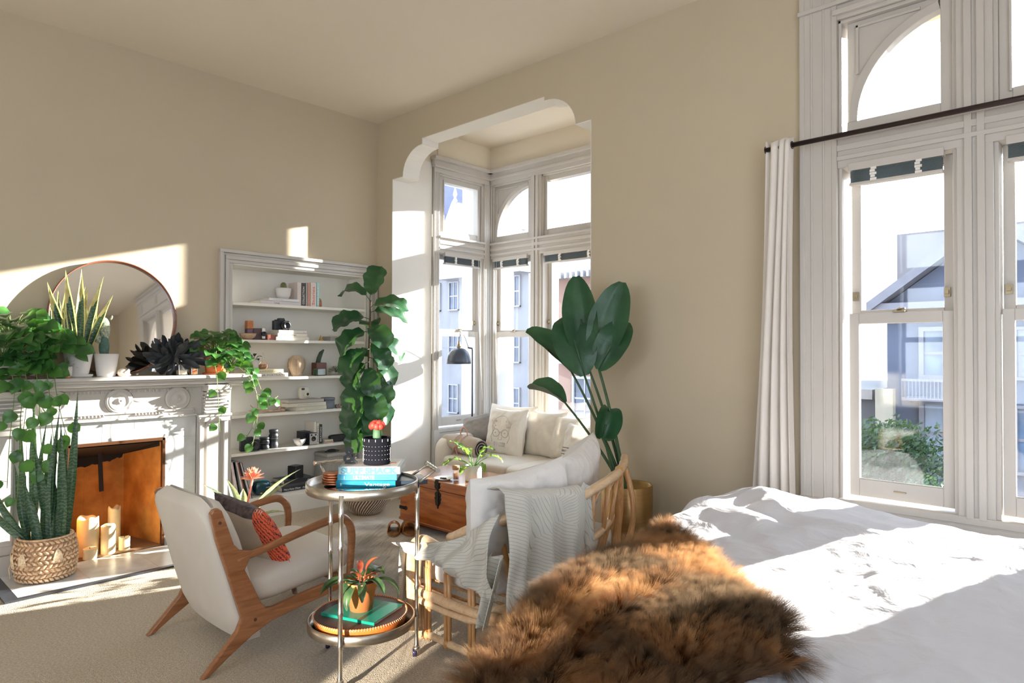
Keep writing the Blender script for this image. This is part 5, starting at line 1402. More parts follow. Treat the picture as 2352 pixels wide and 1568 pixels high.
# camera-facing frame at the tree: right = away to the bay, out = towards the room
rtv = Vector((.73, .683, 0)); out = Vector((.683, -.73, 0))
FL = [  # (height, sideways, outward, up, length, width, droop)
 (1.98, -.75, .35, .85, .34, .17, 1.3), (1.97, .22, .30, 1.0, .29, .24, .4), (1.90, .9, .35, .45, .36, .20, .9), (1.86, 1.0, -.1, .15, .36, .19, .7),
 (1.80, -.9, .45, .10, .33, .25, .7), (1.72, .55, .8, -.1, .30, .22, .9), (1.68, -1.0, .5, -.25, .34, .26, .8), (1.62, 1.0, .1, -.1, .38, .19, .9),
 (1.58, .75, .6, -.5, .30, .18, .8), (1.52, -.8, .7, -.5, .34, .27, .8), (1.44, .9, .3, -.45, .34, .17, .8), (1.40, -.9, .4, -.7, .32, .25, .6),
 (1.36, .25, .9, -.75, .30, .19, .5), (1.32, .75, .45, -.85, .34, .21, .5), (1.24, -.55, .8, -.6, .33, .24, .6), (1.16, .45, .8, -.8, .32, .23, .5),
 (1.10, -.65, .6, -.75, .34, .25, .5), (1.04, .35, .8, -.9, .32, .20, .4), (.98, -.7, .6, -.8, .32, .25, .5), (.92, .3, .8, -.7, .28, .19, .5),
 (.84, -.5, .75, -.75, .30, .22, .5), (1.20, -.9, -.2, -.3, .30, .24, .7), (1.50, -.3, -.8, .2, .3, .22, .6), (1.05, .8, .1, -.5, .28, .2, .7), (.76, .5, .5, -.6, .24, .17, .6), (1.74, -.2, -.9, .3, .3, .22, .5)]
for i, (h, sx, oy, uz, ln, wd, dr) in enumerate(FL):
    base = Vector((-5.28, 3.68, h)); d = (rtv * sx + out * oy + Vector((0, 0, uz))).normalized()
    pet = d * .05 + Vector((0, 0, .012)); st_ = base + pet; mb.tube([base, st_], .0035, 5)
    leaf(mb, st_, d, Vector((0, 0, 1)) + out * .8, ln, wd, 'fiddle', droop=dr, fold=.14, n=12, wav=.05, ph=i)
mb.build('foliage', m_fid, fg)

# bird of paradise in a brass planter
m_bop = leafmat('paradise_leaf', (.015, .065, .035), (.035, .115, .055), .35, .12, 5)
m_bstem = mat('green_stalk', (.04, .10, .04), .5, var=.2)
px_, py_ = -2.52, 3.83
bp_ = thing('bird_of_paradise', 'tall plant with paddle leaves in a brushed brass planter by the wall', 'potted plant', (px_, py_, 0))
m_plb = mat('brushed_brass', (.42, .27, .12), .35, 1.0, var=.06, vscale=3, bump=.03, bscale=150, stretch=(1, 1, 30))
mb = MB(); mb.lathe([(0, 0), (.165, 0), (.17, .01), (.17, .61), (.166, .615), (.162, .61), (.16, .52), (0, .52)], (px_, py_, 0), 48); mb.build('planter', m_plb, bp_)
mb = MB(); mb.lathe([(0, .54), (.16, .535)], (px_, py_, 0), 24); mb.build('soil', m_soil, bp_)
tips = [ # stem top, leaf direction, facing, length, width
 ((-2.66, 3.70, 1.42), (-.15, -.02, 1.0), (.5, -.85, .1), .62, .24, .1, .45), ((-2.60, 3.74, 1.42), (.30, .05, 1.0), (.4, -.9, .1), .58, .27, .15, .3),
 ((-2.62, 3.62, 1.34), (-.25, -.12, .95), (.6, -.8, .2), .50, .30, .5, .2), ((-2.76, 3.66, 1.36), (-.9, -.1, .72), (.2, -.5, .8), .50, .16, .1, .9),
 ((-2.83, 3.68, 1.14), (-.85, -.1, .48), (.1, -.4, .9), .36, .13, .35, .9), ((-2.52, 3.68, .93), (.35, -.1, .75), (.7, -.6, .5), .20, .17, .7, 1.1),
 ((-2.56, 3.70, 1.38), (.42, .0, .75), (.5, -.8, .3), .40, .22, .6, .3)]
stm = MB(); lv = MB()
tips = [((a[0] - .10, a[1], a[2]), *r) for a, *r in tips]
for i, (tp_, d, nn_, ln, wd, dr, fo) in enumerate(tips):
    tp_ = Vector(tp_); b0 = Vector((px_ - .01 + .03 * sin(i * 2.3), py_ - .02 + .03 * cos(i * 1.7), .53))
    mid = b0.lerp(tp_, .5) + Vector((.02, .02, .03)); pth = bez(b0, mid, tp_, 10); stm.tube(pth, [.013 - .0006 * k for k in range(11)], 8)
    leaf(lv, tp_, d, nn_, ln, wd, 'oval', droop=dr, fold=fo, n=14, wav=.03, ph=i)
    stm.tube([tp_, tp_ + Vector(d).normalized() * ln * .5], .005, 6)
stm.build('stalks', m_bstem, bp_); lv.build('paddle_leaves', m_bop, bp_)

# floor snake plant in tasselled straw basket
m_snake = leafmat('snake_leaf', (.025, .075, .04), (.07, .15, .08), .4, .08, 30, stripes=(14, (.10, .17, .10)))
sb = Vector((-5.255, 1.14, .013)); sn = thing('snake_plant', 'tall dark snake plant in a tasselled straw basket on the hearth', 'potted plant', sb)
m_straw = mat('straw', (.70, .48, .30), .85, var=.25, vscale=40, bump=.2, bscale=120); m_straw_p = mat('straw_pale', (.82, .66, .46), .85, var=.2, vscale=60)
mb = MB(); rbp = lambda z: .150 + .022 * sin(pi * min(1, z / .27)) 
mb.lathe([(0, .002), (rbp(0) - .008, .002)] + [(rbp(z) - .006, z) for z in [i * .03 for i in range(10)]] + [(.150, .272), (.138, .268), (.14, .20)], sb, 40); mb.build('basket', m_straw, sn)
mb = MB()
for row in range(9):
    z = .018 + row * .029
    for k in range(34):
        a = 2 * pi * (k + .5 * (row % 2)) / 34; r = rbp(z) + .001; c_ = sb + Vector((r * cos(a), r * sin(a), z)); s_ = 1 if row % 2 else -1
        tg_ = Vector((-sin(a), cos(a), .75 * s_)).normalized(); mb.tube([c_ - tg_ * .020, c_ + Vector((cos(a), sin(a), 0)) * .007, c_ + tg_ * .020], [.004, .0105, .004], 6, flat=.7)
mb.tube([sb + Vector((.150 * cos(a * pi / 20), .150 * sin(a * pi / 20), .272)) for a in range(40)], .007, 6, closed=True)
mb.build('braid', m_straw, sn)
for a, z in ((-2.35, .20), (-.95, .205), (-1.75, .12), (.15, .215), (-1.45, .19), (-2.0, .20)):
    mb = MB(); r = rbp(z) + .012
    for k in range(16):
        a2 = a + (k - 7.5) * .014; p0 = sb + Vector((r * cos(a), r * sin(a), z)); mb.tube([p0, sb + Vector(((r + .01) * cos(a2), (r + .01) * sin(a2), z - .03)), sb + Vector(((r + .006) * cos(a2 + .06 * (k - 7.5) / 8), (r + .006) * sin(a2 + .06 * (k - 7.5) / 8), z - .085 - .008 * sin(k * 3)))], .0022, 4)
    mb.build('tassel', m_straw_p, sn)
mb = MB(); mb.lathe([(0, .235), (.14, .232)], sb, 24); mb.build('soil', m_soil, sn)
mb = MB(); random.seed(31)
bl_ = Vector((.683, .73, 0))
SW = [(-.34, -.06, .98), (-.26, .03, .80), (-.42, -.10, .86), (.10, .03, .82), (.0, .07, .66), (.24, -.02, .90), (.36, .05, .62), (.44, .06, 1.0), (.38, -.03, .74), (.12, -.14, .68), (-.12, .05, .72),
      (-.05, -.28, .44), (-.25, -.85, .66), (-.30, -1.25, .52), (.05, .16, .46), (-.15, -.5, .46), (.28, -.05, .50), (.46, .0, .80), (-.45, -.2, .52)]
for i, (off, lean, ln) in enumerate(SW):
    rv = Vector((.53, .85, 0)); b0 = sb + rv * off * .24 + Vector((.85, -.53, 0)) * random.uniform(-.06, .05) + Vector((0, 0, .225))
    d = (Vector((0, 0, 1)) + rv * lean + Vector((.85, -.53, 0)) * random.uniform(-.08, .06)).normalized()
    leaf(mb, b0, d, Vector((.85, -.53, 0)) + rv * random.uniform(-.7, .7), ln, .056, 'sword', droop=.04 if abs(lean) < .3 else .35, fold=.35, n=10, wav=.02, ph=i)
mb.build('leaves', m_snake, sn)

# pink bromeliad behind the armchair
bro = Vector((-5.03, 2.36, .012)); br_ = thing('bromeliad', 'silvery bromeliad with a spiky pink flower beside the pilaster', 'potted plant', bro)
mb = MB(); mb.lathe([(0, 0), (.07, 0), (.09, .15), (.095, .16), (.085, .16), (.08, .14), (0, .14)], bro, 28); mb.build('pot', m_terra, br_)
mb = MB(); random.seed(4)
for k in range(11):
    a = k * 2.4 + .3; el = random.uniform(.55, 1.2); d = Vector((cos(a) * cos(el), sin(a) * cos(el), sin(el))); leaf(mb, bro + Vector((.02 * cos(a), .02 * sin(a), .14)), d, (0, 0, 1), random.uniform(.46, .62), .075, 'sword', droop=.4, fold=.4, n=8)
mb.build('leaves', leafmat('silver_band_leaf', (.16, .26, .15), (.45, .52, .42), .45, .25, 50), br_)
mb = MB(); fc = bro + Vector((.03, .06, .50))
mb.tube([bro + Vector((0, 0, .14)), fc], .008, 6)
for k in range(34):
    a = k * 2.4; el = 1.45 - 1.7 * (k / 34); d = Vector((cos(a) * cos(el), sin(a) * cos(el), sin(el))); leaf(mb, fc + d * .008, d, (0, 0, 1), .085, .028, 'lance', droop=-.2, fold=.4, n=4)
mb.build('pink_flower', leafmat('pink_bract', (.80, .16, .18), (.95, .36, .34), .5, .35, 30), br_)
# small orange pot glimpsed between armchair and fireplace
op = Vector((-5.33, 2.04, .013)); on = thing('small_potted_plant', 'small dark-leaved plant in an orange pot, half hidden behind the armchair at the firebox', 'potted plant', op)
mb = MB(); mb.lathe([(0, 0), (.035, 0), (.048, .075), (.042, .075), (0, .065)], op, 20); mb.build('pot', m_terra, on)
mb = MB()
for k in range(9):
    a = k * 2.4; d = Vector((cos(a) * .5, sin(a) * .5, .9)); leaf(mb, op + Vector((0, 0, .06)), d, (0, 0, 1), .10, .035, 'lance', droop=.7, fold=.3, n=6)
mb.build('leaves', m_fid, on)

# ------------------------------------------------------------------ mantel
ZM = 1.307; XM = -5.50
m_pothos = leafmat('pothos_leaf', (.022, .095, .028), (.075, .22, .05), .3, .22, 10)
m_vine = mat('vine_stem', (.16, .26, .07), .6, var=.2)
def heart(mb, p, d, nrm, s): leaf(mb, p, d, nrm, s * 1.12, s, 'heart', droop=.45, fold=.12, n=8)
def vine(lf, st, pts, seed, size=(.07, .10), step=3, facing=(1, -.5, .3)):
    random.seed(seed); p = smooth_path(pts, 5); st.tube(p, .0024, 5)
    for i in range(1, len(p), step):
        sgn = 1 if (i // step) % 2 else -1; sz = random.uniform(*size)
        sidev = Vector((.35 * random.uniform(.2, 1), .8 * sgn * random.uniform(.4, 1), random.uniform(-.5, .35)))
        q = p[i] + sidev * .045; st.tube([p[i], q], .0016, 4)
        heart(lf, q, Vector((.15, sidev.y * .9, -.75 + .3 * random.random())), Vector(facing) + Vector((random.uniform(-.3, .3), random.uniform(-.4, .4), random.uniform(-.2, .4))), sz)
def bush(lf, st, c, rad, n, seed, size=(.06, .10)):
    random.seed(seed); c = Vector(c)
    for k in range(n):
        a = random.uniform(0, 2 * pi); el = random.uniform(-.35, 1.25); rr = random.uniform(.55, 1.0)
        d = Vector((cos(a) * cos(el), sin(a) * cos(el), sin(el)))
        q = c + Vector((d.x * rad[0], d.y * rad[1], d.z * rad[2])) * rr
        if q.x < -5.71: q.x = -5.71 + random.uniform(0, .03)
        st.tube([c + Vector((0, 0, -.03)), c.lerp(q, .6) + Vector((0, 0, .03)), q], .002, 4)
        out_ = Vector((d.x + .45, d.y - .2, d.z * .25 - .25)); heart(lf, q, out_, Vector((.75, -.45, .75)) + Vector((random.uniform(-.4, .4), random.uniform(-.4, .4), 0)), random.uniform(*size))
# big pothos in a white trough at the left
p1 = Vector((XM + .01, .96, ZM)); pl1 = thing('pothos', 'big bushy pothos in a white trough trailing over the left mantel end', 'potted plant', p1)
mb = MB(); mb.box((XM - .11, .70, ZM + .02), (XM + .11, 1.10, ZM + .205)); mb.build('trough', mat('cream_ceramic', (.72, .66, .58), .5, var=.03), pl1, bevel=.012)
mb = MB(); mb.box((XM - .10, .71, ZM), (XM + .10, 1.09, ZM + .02)); mb.build('trough_base', wood('walnut_strip', (.12, .05, .02), (.2, .08, .04), .5, 4, 'Y'), pl1)
lf, st = MB(), MB()
bush(lf, st, (XM + .03, .98, ZM + .27), (.20, .30, .20), 95, 2, (.075, .125)); bush(lf, st, (XM + .10, 1.14, ZM + .20), (.14, .22, .15), 45, 12, (.07, .11))
bush(lf, st, (XM + .13, 1.05, ZM + .05), (.12, .18, .18), 60, 14, (.06, .10)); bush(lf, st, (XM + .12, .92, ZM + .16), (.12, .22, .14), 40, 24, (.07, .11))
for i, (y_, z_, y2) in enumerate(((.95, .62, .93), (1.02, .50, .98), (1.08, .68, 1.13), (1.14, .74, 1.20), (1.18, .86, 1.27), (.99, .82, 1.0))):
    vine(lf, st, [(XM + .1, y_, ZM + .2), (XM + .20, y_, ZM + .06), (XM + .235, y_ + .01, ZM - .10), (XM + .23, (y_ + y2) / 2, (ZM + z_) / 2 - .05), (XM + .235, y2, z_)], 40 + i, (.065, .10))
lf.build('foliage', m_pothos, pl1); st.build('vines', m_vine, pl1)
# second pothos, right end
p2 = Vector((XM, 2.34, ZM)); pl2 = thing('pothos', 'pothos in an orange pot on the right mantel end, vines hanging past the bookcase', 'potted plant', p2)
mb = MB(); mb.lathe([(0, 0), (.06, 0), (.075, .02), (.088, .12), (.093, .135), (.085, .135), (.08, .11), (0, .11)], p2, 32); mb.lathe([(0, 0), (.095, 0), (.10, .012), (.085, .014)], p2, 32); mb.build('pot', m_terra, pl2)
lf, st = MB(), MB(); bush(lf, st, (XM, 2.36, ZM + .20), (.17, .23, .17), 95, 6, (.06, .095)); bush(lf, st, (XM + .12, 2.42, ZM + .10), (.08, .14, .10), 26, 16, (.055, .085))
for i, pts in enumerate((((XM + .08, 2.28, ZM + .12), (XM + .20, 2.26, ZM + .03), (XM + .235, 2.26, 1.15), (XM + .235, 2.27, 1.0), (XM + .23, 2.28, .86)),
                         ((XM + .08, 2.44, ZM + .12), (XM + .20, 2.52, ZM + .02), (XM + .22, 2.58, 1.15), (XM + .20, 2.60, .95), (XM + .20, 2.56, .72)),
                         ((XM + .08, 2.44, ZM + .14), (XM + .19, 2.56, ZM + .03), (XM + .18, 2.64, 1.18), (XM + .2, 2.70, 1.06), (XM + .2, 2.78, 1.12)),
                         ((XM + .06, 2.46, ZM + .10), (XM + .21, 2.54, 1.26), (XM + .21, 2.60, 1.08), (XM + .22, 2.56, .90), (XM + .22, 2.50, .80)))):
    vine(lf, st, pts, 60 + i, (.065, .09), 4 if i == 0 else 3)
lf.build('foliage', m_pothos, pl2); st.build('vines', m_vine, pl2)
# variegated snake plant, tapered white pot on saucer
vp = Vector((XM, 1.37, ZM)); vs_ = thing('variegated_snake_plant', 'yellow-edged snake plant in a white pot with saucer before the mirror', 'potted plant', vp)
m_wp = mat('matt_white_pot', (.74, .71, .68), .6, var=.02)
mb = MB(); mb.lathe([(0, 0), (.085, 0), (.092, .012), (.092, .020), (.06, .022), (.068, .03), (.095, .195), (.090, .198), (.084, .19), (0, .17)], vp, 36); mb.build('pot', m_wp, vs_)
def swordpair(b0, d, nr, ln, w, ed, core):
    leaf(ed, b0, d, nr, ln, w, 'sword', droop=.12, fold=.3, n=10, wav=.03); leaf(core, b0 + Vector(nr).normalized() * .0015, d, nr, ln * .94, w * .70, 'sword', droop=.12, fold=.3, n=10, wav=.03)
    leaf(core, b0 - Vector(nr).normalized() * .0015, d, nr, ln * .94, w * .70, 'sword', droop=.12, fold=.3, n=10, wav=.03)
ed, co = MB(), MB(); random.seed(14)
for k, (lean, ln) in enumerate(((-.30, .52), (-.20, .40), (.16, .58), (.02, .62), (-.08, .50), (.10, .40), (.22, .38), (-.22, .34), (.28, .30), (.05, .48), (-.14, .60), (.30, .46))):
    swordpair(vp + Vector((random.uniform(-.04, .04), lean * .16, .17)), (random.uniform(-.08, .1), lean, 1), (1, -.6 + random.uniform(-.7, .7), 0), ln, .062, ed, co)
ed.build('yellow_edges', leafmat('snake_yellow', (.72, .60, .20), (.85, .76, .38), .4, .3, 20), vs_); co.build('green_cores', m_snake, vs_)
# small trailing succulent in white and cork pot
wp = Vector((XM + .12, 1.275, ZM)); wt = thing('small_succulent', 'tiny feathery plant in a slim white pot with cork base on the mantel', 'potted plant', wp)
mb = MB(); mb.lathe([(.026, .012), (.030, .015), (.032, .080), (.028, .080), (0, .07)], wp, 24); mb.build('pot', m_wp, wt)
mb = MB(); mb.lathe([(0, 0), (.027, 0), (.029, .014), (0, .014)], wp, 20); mb.build('cork_base', MATS['cork'], wt)
mb = MB(); random.seed(9)
for k in range(90):
    a = random.uniform(0, 2 * pi); el = random.uniform(-.2, 1.4); d = Vector((cos(a) * cos(el), sin(a) * cos(el), sin(el))); q = wp + Vector((0, 0, .08)) + d * random.uniform(.01, .055); leaf(mb, q, d, (0, 0, 1), .022, .006, 'lance', n=3)
mb.build('foliage', leafmat('grey_green', (.10, .17, .07), (.22, .30, .14), .6, .2), wt)
# cactus in white tapered pot
cp2 = Vector((XM + .01, 1.545, ZM)); cc2 = thing('prickly_pear', 'two-pad cactus in a tapered white pot in front of the round mirror', 'potted cactus', cp2)
mb = MB(); mb.lathe([(0, 0), (.056, 0), (.060, .01), (.080, .165), (.075, .167), (.070, .15), (0, .145)], cp2, 36); mb.build('pot', m_wp, cc2)
m_pad = mat('cactus_pad', (.13, .22, .15), .6, var=.25, vscale=60, col2=(.50, .50, .38), bump=.5, bscale=60)
def pad(mb, c, r, M): mb.ball(c, r, 18, 14, M)
mb = MB(); pad(mb, cp2 + Vector((0, -.015, .215)), (.026, .034, .085), RX(.0)); mb.build('trunk_pad', mat('cactus_trunk', (.07, .15, .12), .6, var=.2, vscale=60, bump=.5, bscale=60), cc2)
mb = MB(); pad(mb, cp2 + Vector((0, -.012, .345)), (.015, .036, .085), RX(.02)); mb.build('upper_pad', m_pad, cc2)
mb = MB(); pad(mb, cp2 + Vector((.005, -.075, .30)), (.014, .030, .066), RX(.50)); mb.build('side_pad', m_pad, cc2)
for dy, dz, an in ((.03, .43, -.3), (-.035, .42, .3), (-.06, .37, .1), (-.115, .38, .5)):
    mb = MB(); mb.ball(cp2 + Vector((0, dy, dz)), (.007, .008, .018), 8, 6, RX(an)); mb.build('bud', m_pad, cc2)
# shell, scent bottles
shp = Vector((XM + .06, 1.64, ZM)); mb = MB()
def shellf(u, v):
    t = v * 4.2 * pi; r = .003 + .026 * v; a = 2 * pi * u; cen = Vector((0, .030 * v * cos(t), .03 * v * sin(t))) * .7
    return shp + Vector((.0, 0, .030)) + cen + Vector((r * sin(a) * .9, r * cos(a) * cos(t), r * cos(a) * sin(t) * .9))
mb.grid(shellf, 10, 60, cu=True); mb.ball(shp + Vector((0, .012, .012)), (.03, .042, .012), 14, 8)
tag(mb.build('seashell', mat('shell', (.82, .70, .58), .4, var=.15, vscale=40), origin=shp), 'cream spiral seashell on the mantel beside the cactus pot', 'seashell')
def bottle(nm, lab, c, w, h, liquid, lm_, neck=.02):
    c = Vector(c); t = thing(nm, lab, 'perfume bottle', c, 0, None)
    mb = MB(); mb.box((c.x - w / 2, c.y - w / 2, c.z), (c.x + w / 2, c.y + w / 2, c.z + h)); mb.build('glass', thin_glass('flask_glass', (.94, .94, .92), .15), t, bevel=.006)
    mb = MB(); mb.box((c.x - w / 2 + .006, c.y - w / 2 + .006, c.z + .006), (c.x + w / 2 - .006, c.y + w / 2 - .006, c.z + h * liquid)); mb.build('perfume', lm_, t)
    mb = MB(); mb.lathe([(.009, h), (.009, h + neck), (.013, h + neck), (.013, h + neck + .022), (0, h + neck + .022)], c, 16); mb.build('cap', m_nickel, t); return t
bottle('scent_bottle', 'larger clear scent bottle beneath the black feathers', (XM + .04, 2.06, ZM), .070, .085, .45, mat('pale_scent', (.80, .66, .50), .1))
bottle('scent_bottle', 'smaller amber scent bottle beside the orange pothos pot', (XM + .05, 2.145, ZM), .052, .058, .8, mat('amber_scent', (.62, .20, .06), .15))
# black feather bunch
fe = Vector((XM - .02, 2.02, ZM)); fth = thing('feather_bunch', 'bunch of glossy black feathers in front of the mirror edge', 'feathers', fe)
mb = MB(); mb.lathe([(0, 0), (.03, 0), (.035, .05), (.02, .12), (.018, .13), (0, .13)], fe, 20); mb.build('dark_vase', m_gun, fth)
mb = MB(); random.seed(17)
for k in range(64):
    yy = random.gauss(0, .075); up = random.uniform(-.45, 1.1); d = Vector((random.uniform(-.05, .5), yy * 9 + random.uniform(-.35, .35), up)).normalized()
    b0 = fe + Vector((random.uniform(0, .07), yy * .55, .13 + random.uniform(-.03, .05)))
    leaf(mb, b0, d, (1, random.uniform(-1.1, .4), random.uniform(-.3, .6)), random.uniform(.12, .20), random.uniform(.038, .054), 'fiddle', droop=random.uniform(-.5, .7), fold=.15, n=10)
mb.build('feathers', mat('black_feather', (.006, .009, .013), .5, var=.5, vscale=30, sheen=.2), fth)
# round mirror leaning on the wall
mi = thing('round_mirror', 'large round mirror with thin brown frame leaning on the mantel wall', 'mirror', (-5.64, 1.66, ZM))
R_ = .438; c0 = Vector((-5.69, 1.66, ZM + R_ + .003)); tilt = radians(6.0)
Mm = fr(Vector((0, 1, 0)), Vector((-sin(tilt), 0, cos(tilt))), Vector((cos(tilt), 0, sin(tilt))), c0)
M3 = Mm.to_3x3()
mb = MB(); mb.lathe([(R_ - .008, -.018), (R_, -.018), (R_, .022), (R_ - .008, .024), (R_ - .008, -.018)], c0, 96, M3); mb.build('frame', wood('mirror_frame', (.16, .05, .025), (.28, .10, .05), .4, 4, 'Y'), mi)
mb = MB(); mb.lathe([(R_ - .006, -.012), (R_ - .006, -.008)], c0, 72, M3, smooth=False); mb.build('glass', m_mirror, mi)

# ------------------------------------------------------------------ candles in the firebox
m_wax = mat('ivory_wax', (.80, .66, .42), .5, var=.06, vscale=10, sss=.4)
def candle(lab, x, y, r, h, melt, seed):
    c_ = Vector((x, y, .012)); mb = MB(); n = 32
    def f(u, v):
        a = 2 * pi * u; k = 1 + .02 * sin(a * 3 + seed)
        if v < .7: z = h * v / .7; rr = r
        else: z = h; rr = r
        top = h + melt * (.5 * sin(a * 2 + seed) + .35 * sin(a * 5 + seed * 2))
        if v <= .7: z = top * (v / .7); rr = r * (1 + .03 * nz(a, z * 9, seed))
        elif v <= .8: z = top; rr = r * (1 - (v - .7) * 1.5)
        else: z = top - (v - .8) * 5 * (.25 * h if melt > .012 else .006); rr = r * (.85 - (v - .8) * 4.2)
        return c_ + Vector((rr * k * cos(a), rr * k * sin(a), z))
    mb.grid(f, n, 22, cu=True); t = thing('pillar_candle', lab, 'candle', c_, 0, 'candles in the fireplace'); mb.build('wax', m_wax, t)
    mb = MB(); wz = h * .76 if melt > .012 else h - .004; mb.tube([c_ + Vector((0, 0, wz - .004)), c_ + Vector((.002, 0, wz + .014))], .0015, 5); mb.build('wick', m_soot, t)
candle('fattest tall ivory candle with a melted hollow, at the left of the firebox', -5.60, 1.472, .070, .27, .016, 1)
candle('medium ivory candle with a smoke smudge, in front of the tallest candle', -5.535, 1.585, .047, .205, .006, 2)
candle('tallest slim ivory candle with a broken rim, at the back of the group', -5.68, 1.665, .043, .30, .018, 4)
candle('lowest squat ivory candle at the front left, before the fattest one', -5.488, 1.455, .045, .072, .003, 3)
candle('short ivory candle with a flared rim, rightmost of the group', -5.56, 1.70, .038, .092, .006, 5)
# ------------------------------------------------------------------ things in the bookcase (front edge of the shelves at x = XA)
XS = -5.86
S1, S2, S3, S4, S5, S6 = SHELF
MF = RZ(pi / 2)                     # lying book: spine towards the room, length along y
def flat(lab, y0, y1, z0, h, col, depth=.20, title=None, tcol=None, tx=.02, tw=None, tsz=None, x=-5.80, rz=0.0):
    M = RZ(pi / 2 + rz); L_ = y1 - y0; c = Vector((x - depth / 2, (y0 + y1) / 2, z0 + h / 2))
    t = book('book', lab, c, (L_, depth, h), M, col)
    if title: spine_text(t, title, c, (L_, depth, h), M, tsz or h * .55, tx, tcol or I_black, tw)
    return t
def stand(lab, y0, y1, z0, h, col, depth=.16, title=None, tcol=None, x=-5.82, lean=0.0):
    """upright book, spine to the room"""
    T_ = y1 - y0; c = Vector((x - depth / 2, (y0 + y1) / 2, z0 + h / 2)); M = RX(lean) @ Matrix(((0, -1, 0), (0, 0, -1), (1, 0, 0)))
    if lean: c.z = z0 + h / 2 * cos(lean) + T_ / 2 * abs(sin(lean)); 
    t = book('book', lab, c, (h, depth, T_), M, col)
    if title: spine_text(t, title, c, (h, depth, T_), M, T_ * .62, .02, tcol or I_white, h * .75)
    return t
cream, offw, grey = (.68, .62, .48), (.72, .68, .64), (.40, .38, .36)
# top shelf
flat('grey-white flat book, lower of two under the white cactus bowl', 2.86, 3.25, S1, .034, (.62, .57, .56), .21, 'Living', I_black, .14, .05)
flat('white flat book directly under the white cactus bowl', 2.95, 3.25, S1 + .0345, .026, (.74, .73, .72), .19, 'PORTRAIT', lm('greytype', (.4, .42, .45)), .04, .10)
b_ = Vector((XS - .02, 3.13, S1 + .0615)); t = thing('potted_cactus', 'small round cactus in a white bowl on two flat books, top shelf', 'potted cactus', b_)
mb = MB(); mb.lathe([(0, 0), (.045, 0), (.062, .03), (.072, .10), (.066, .102), (.06, .08), (0, .08)], b_, 30); mb.build('bowl', m_wp, t)
mb = MB(); mb.lathe([(0, .07), (.024, .075), (.029, .11), (.026, .14), (.014, .155), (0, .158)], b_, 14); mb.build('cactus', mat('olive_cactus', (.16, .17, .07), .8, var=.3, vscale=90, bump=.6, bscale=90), t)
for lab, a, b, h, col, ti, tc in (('cream book, first of the upright row on the top shelf', 3.237, 3.281, .225, (.70, .60, .54), None, None),
        ('black upright book with white lettering on the top shelf', 3.283, 3.326, .222, (.06, .055, .05), 'COLLECTION', I_white),
        ('thin grey upright book after the black one on the top shelf', 3.328, 3.347, .226, (.42, .36, .36), None, None),
        ('rusty pink upright book on the top shelf', 3.349, 3.375, .228, (.62, .32, .22), None, None),
        ('wide pale pink upright book with signature on the top shelf', 3.377, 3.441, .232, (.74, .62, .56), 'Stories', I_red),
        ('white book with turquoise stripe, last of the upright row on the top shelf', 3.444, 3.474, .236, (.35, .60, .58), 'COAST', I_white)):
    stand(lab, a, b, S1, h, col, title=ti, tcol=tc)
g = Vector((XS + .02, 3.41, S1)); mb = MB(); mb.ball(g + Vector((0, 0, .016)), (.02, .024, .016), 10, 8); mb.ball(g + Vector((.008, .014, .032)), (.010, .010, .012), 8, 6); mb.lathe([(.006, .0), (.006, .02)], g + Vector((.01, -.016, 0)), 8)
tag(mb.build('brass_animal', mat('old_gold', (.55, .38, .12), .4, .8), origin=g), 'tiny brass animal in front of the pink book on the top shelf', 'figurine')
g = Vector((XS, 3.497, S1)); t = thing('arched_figurine', 'little painted arched shrine at the right end of the top-shelf books', 'figurine', g)
mb = MB(); mb.prism([(-.022, 0), (.022, 0), (.022, .055), (.015, .078), (0, .092), (-.015, .078), (-.022, .055)], -.012, .012, fr((0, 1, 0), (0, 0, 1), (1, 0, 0), g)); mb.build('shrine', mat('olive_enamel', (.22, .25, .12), .4, var=.3, vscale=90), t, bevel=.002)
mb = MB(); mb.ball(g + Vector((.013, 0, .03)), (.005, .014, .024), 10, 8); mb.ball(g + Vector((.014, 0, .062)), (.005, .008, .009), 8, 6); mb.build('robed_figure', mat('vermilion_robe', (.62, .12, .05), .5), t)
# second shelf
g = Vector((XS, 2.79, S2)); t = thing('carved_box_vase', 'square orange and plum patterned vase on the second shelf', 'vase', g)
mb = MB(); mb.box((g.x - .028, g.y - .028, S2), (g.x + .028, g.y + .028, S2 + .10)); mb.build('lower_body', mat('plum_glaze', (.14, .07, .10), .5, var=.5, vscale=30), t, bevel=.004)
mb = MB(); mb.box((g.x - .028, g.y - .028, S2 + .10), (g.x + .028, g.y + .028, S2 + .172)); mb.build('upper_body', mat('orange_glaze', (.55, .19, .06), .5, var=.15, vscale=30), t, bevel=.004)
g = Vector((XS + .05, 2.755, S2)); mb = MB(); mb.lathe([(0, 0), (.03, 0), (.062, .025), (.075, .056), (.071, .056), (.055, .025), (0, .012)], g, 30)
tag(mb.build('wooden_bowl', wood('pale_bowl', (.45, .28, .16), (.62, .45, .30), .5, 5, 'X'), origin=g), 'small shallow wooden bowl at the left end of the second shelf', 'bowl')
g = Vector((XS, 2.875, S2)); t = thing('folding_camera', 'old plum and silver instant camera standing on the second shelf', 'camera', g)
mb = MB(); mb.box((g.x - .04, g.y - .055, S2), (g.x + .03, g.y + .02, S2 + .105)); mb.build('body', mat('plum_leather', (.10, .055, .06), .5), t, bevel=.004)
mb = MB(); mb.box((g.x - .03, g.y + .018, S2 + .01), (g.x + .045, g.y + .048, S2 + .108)); mb.build('silver_front', mat('silver_plate', (.60, .58, .55), .35, .7), t, bevel=.003)
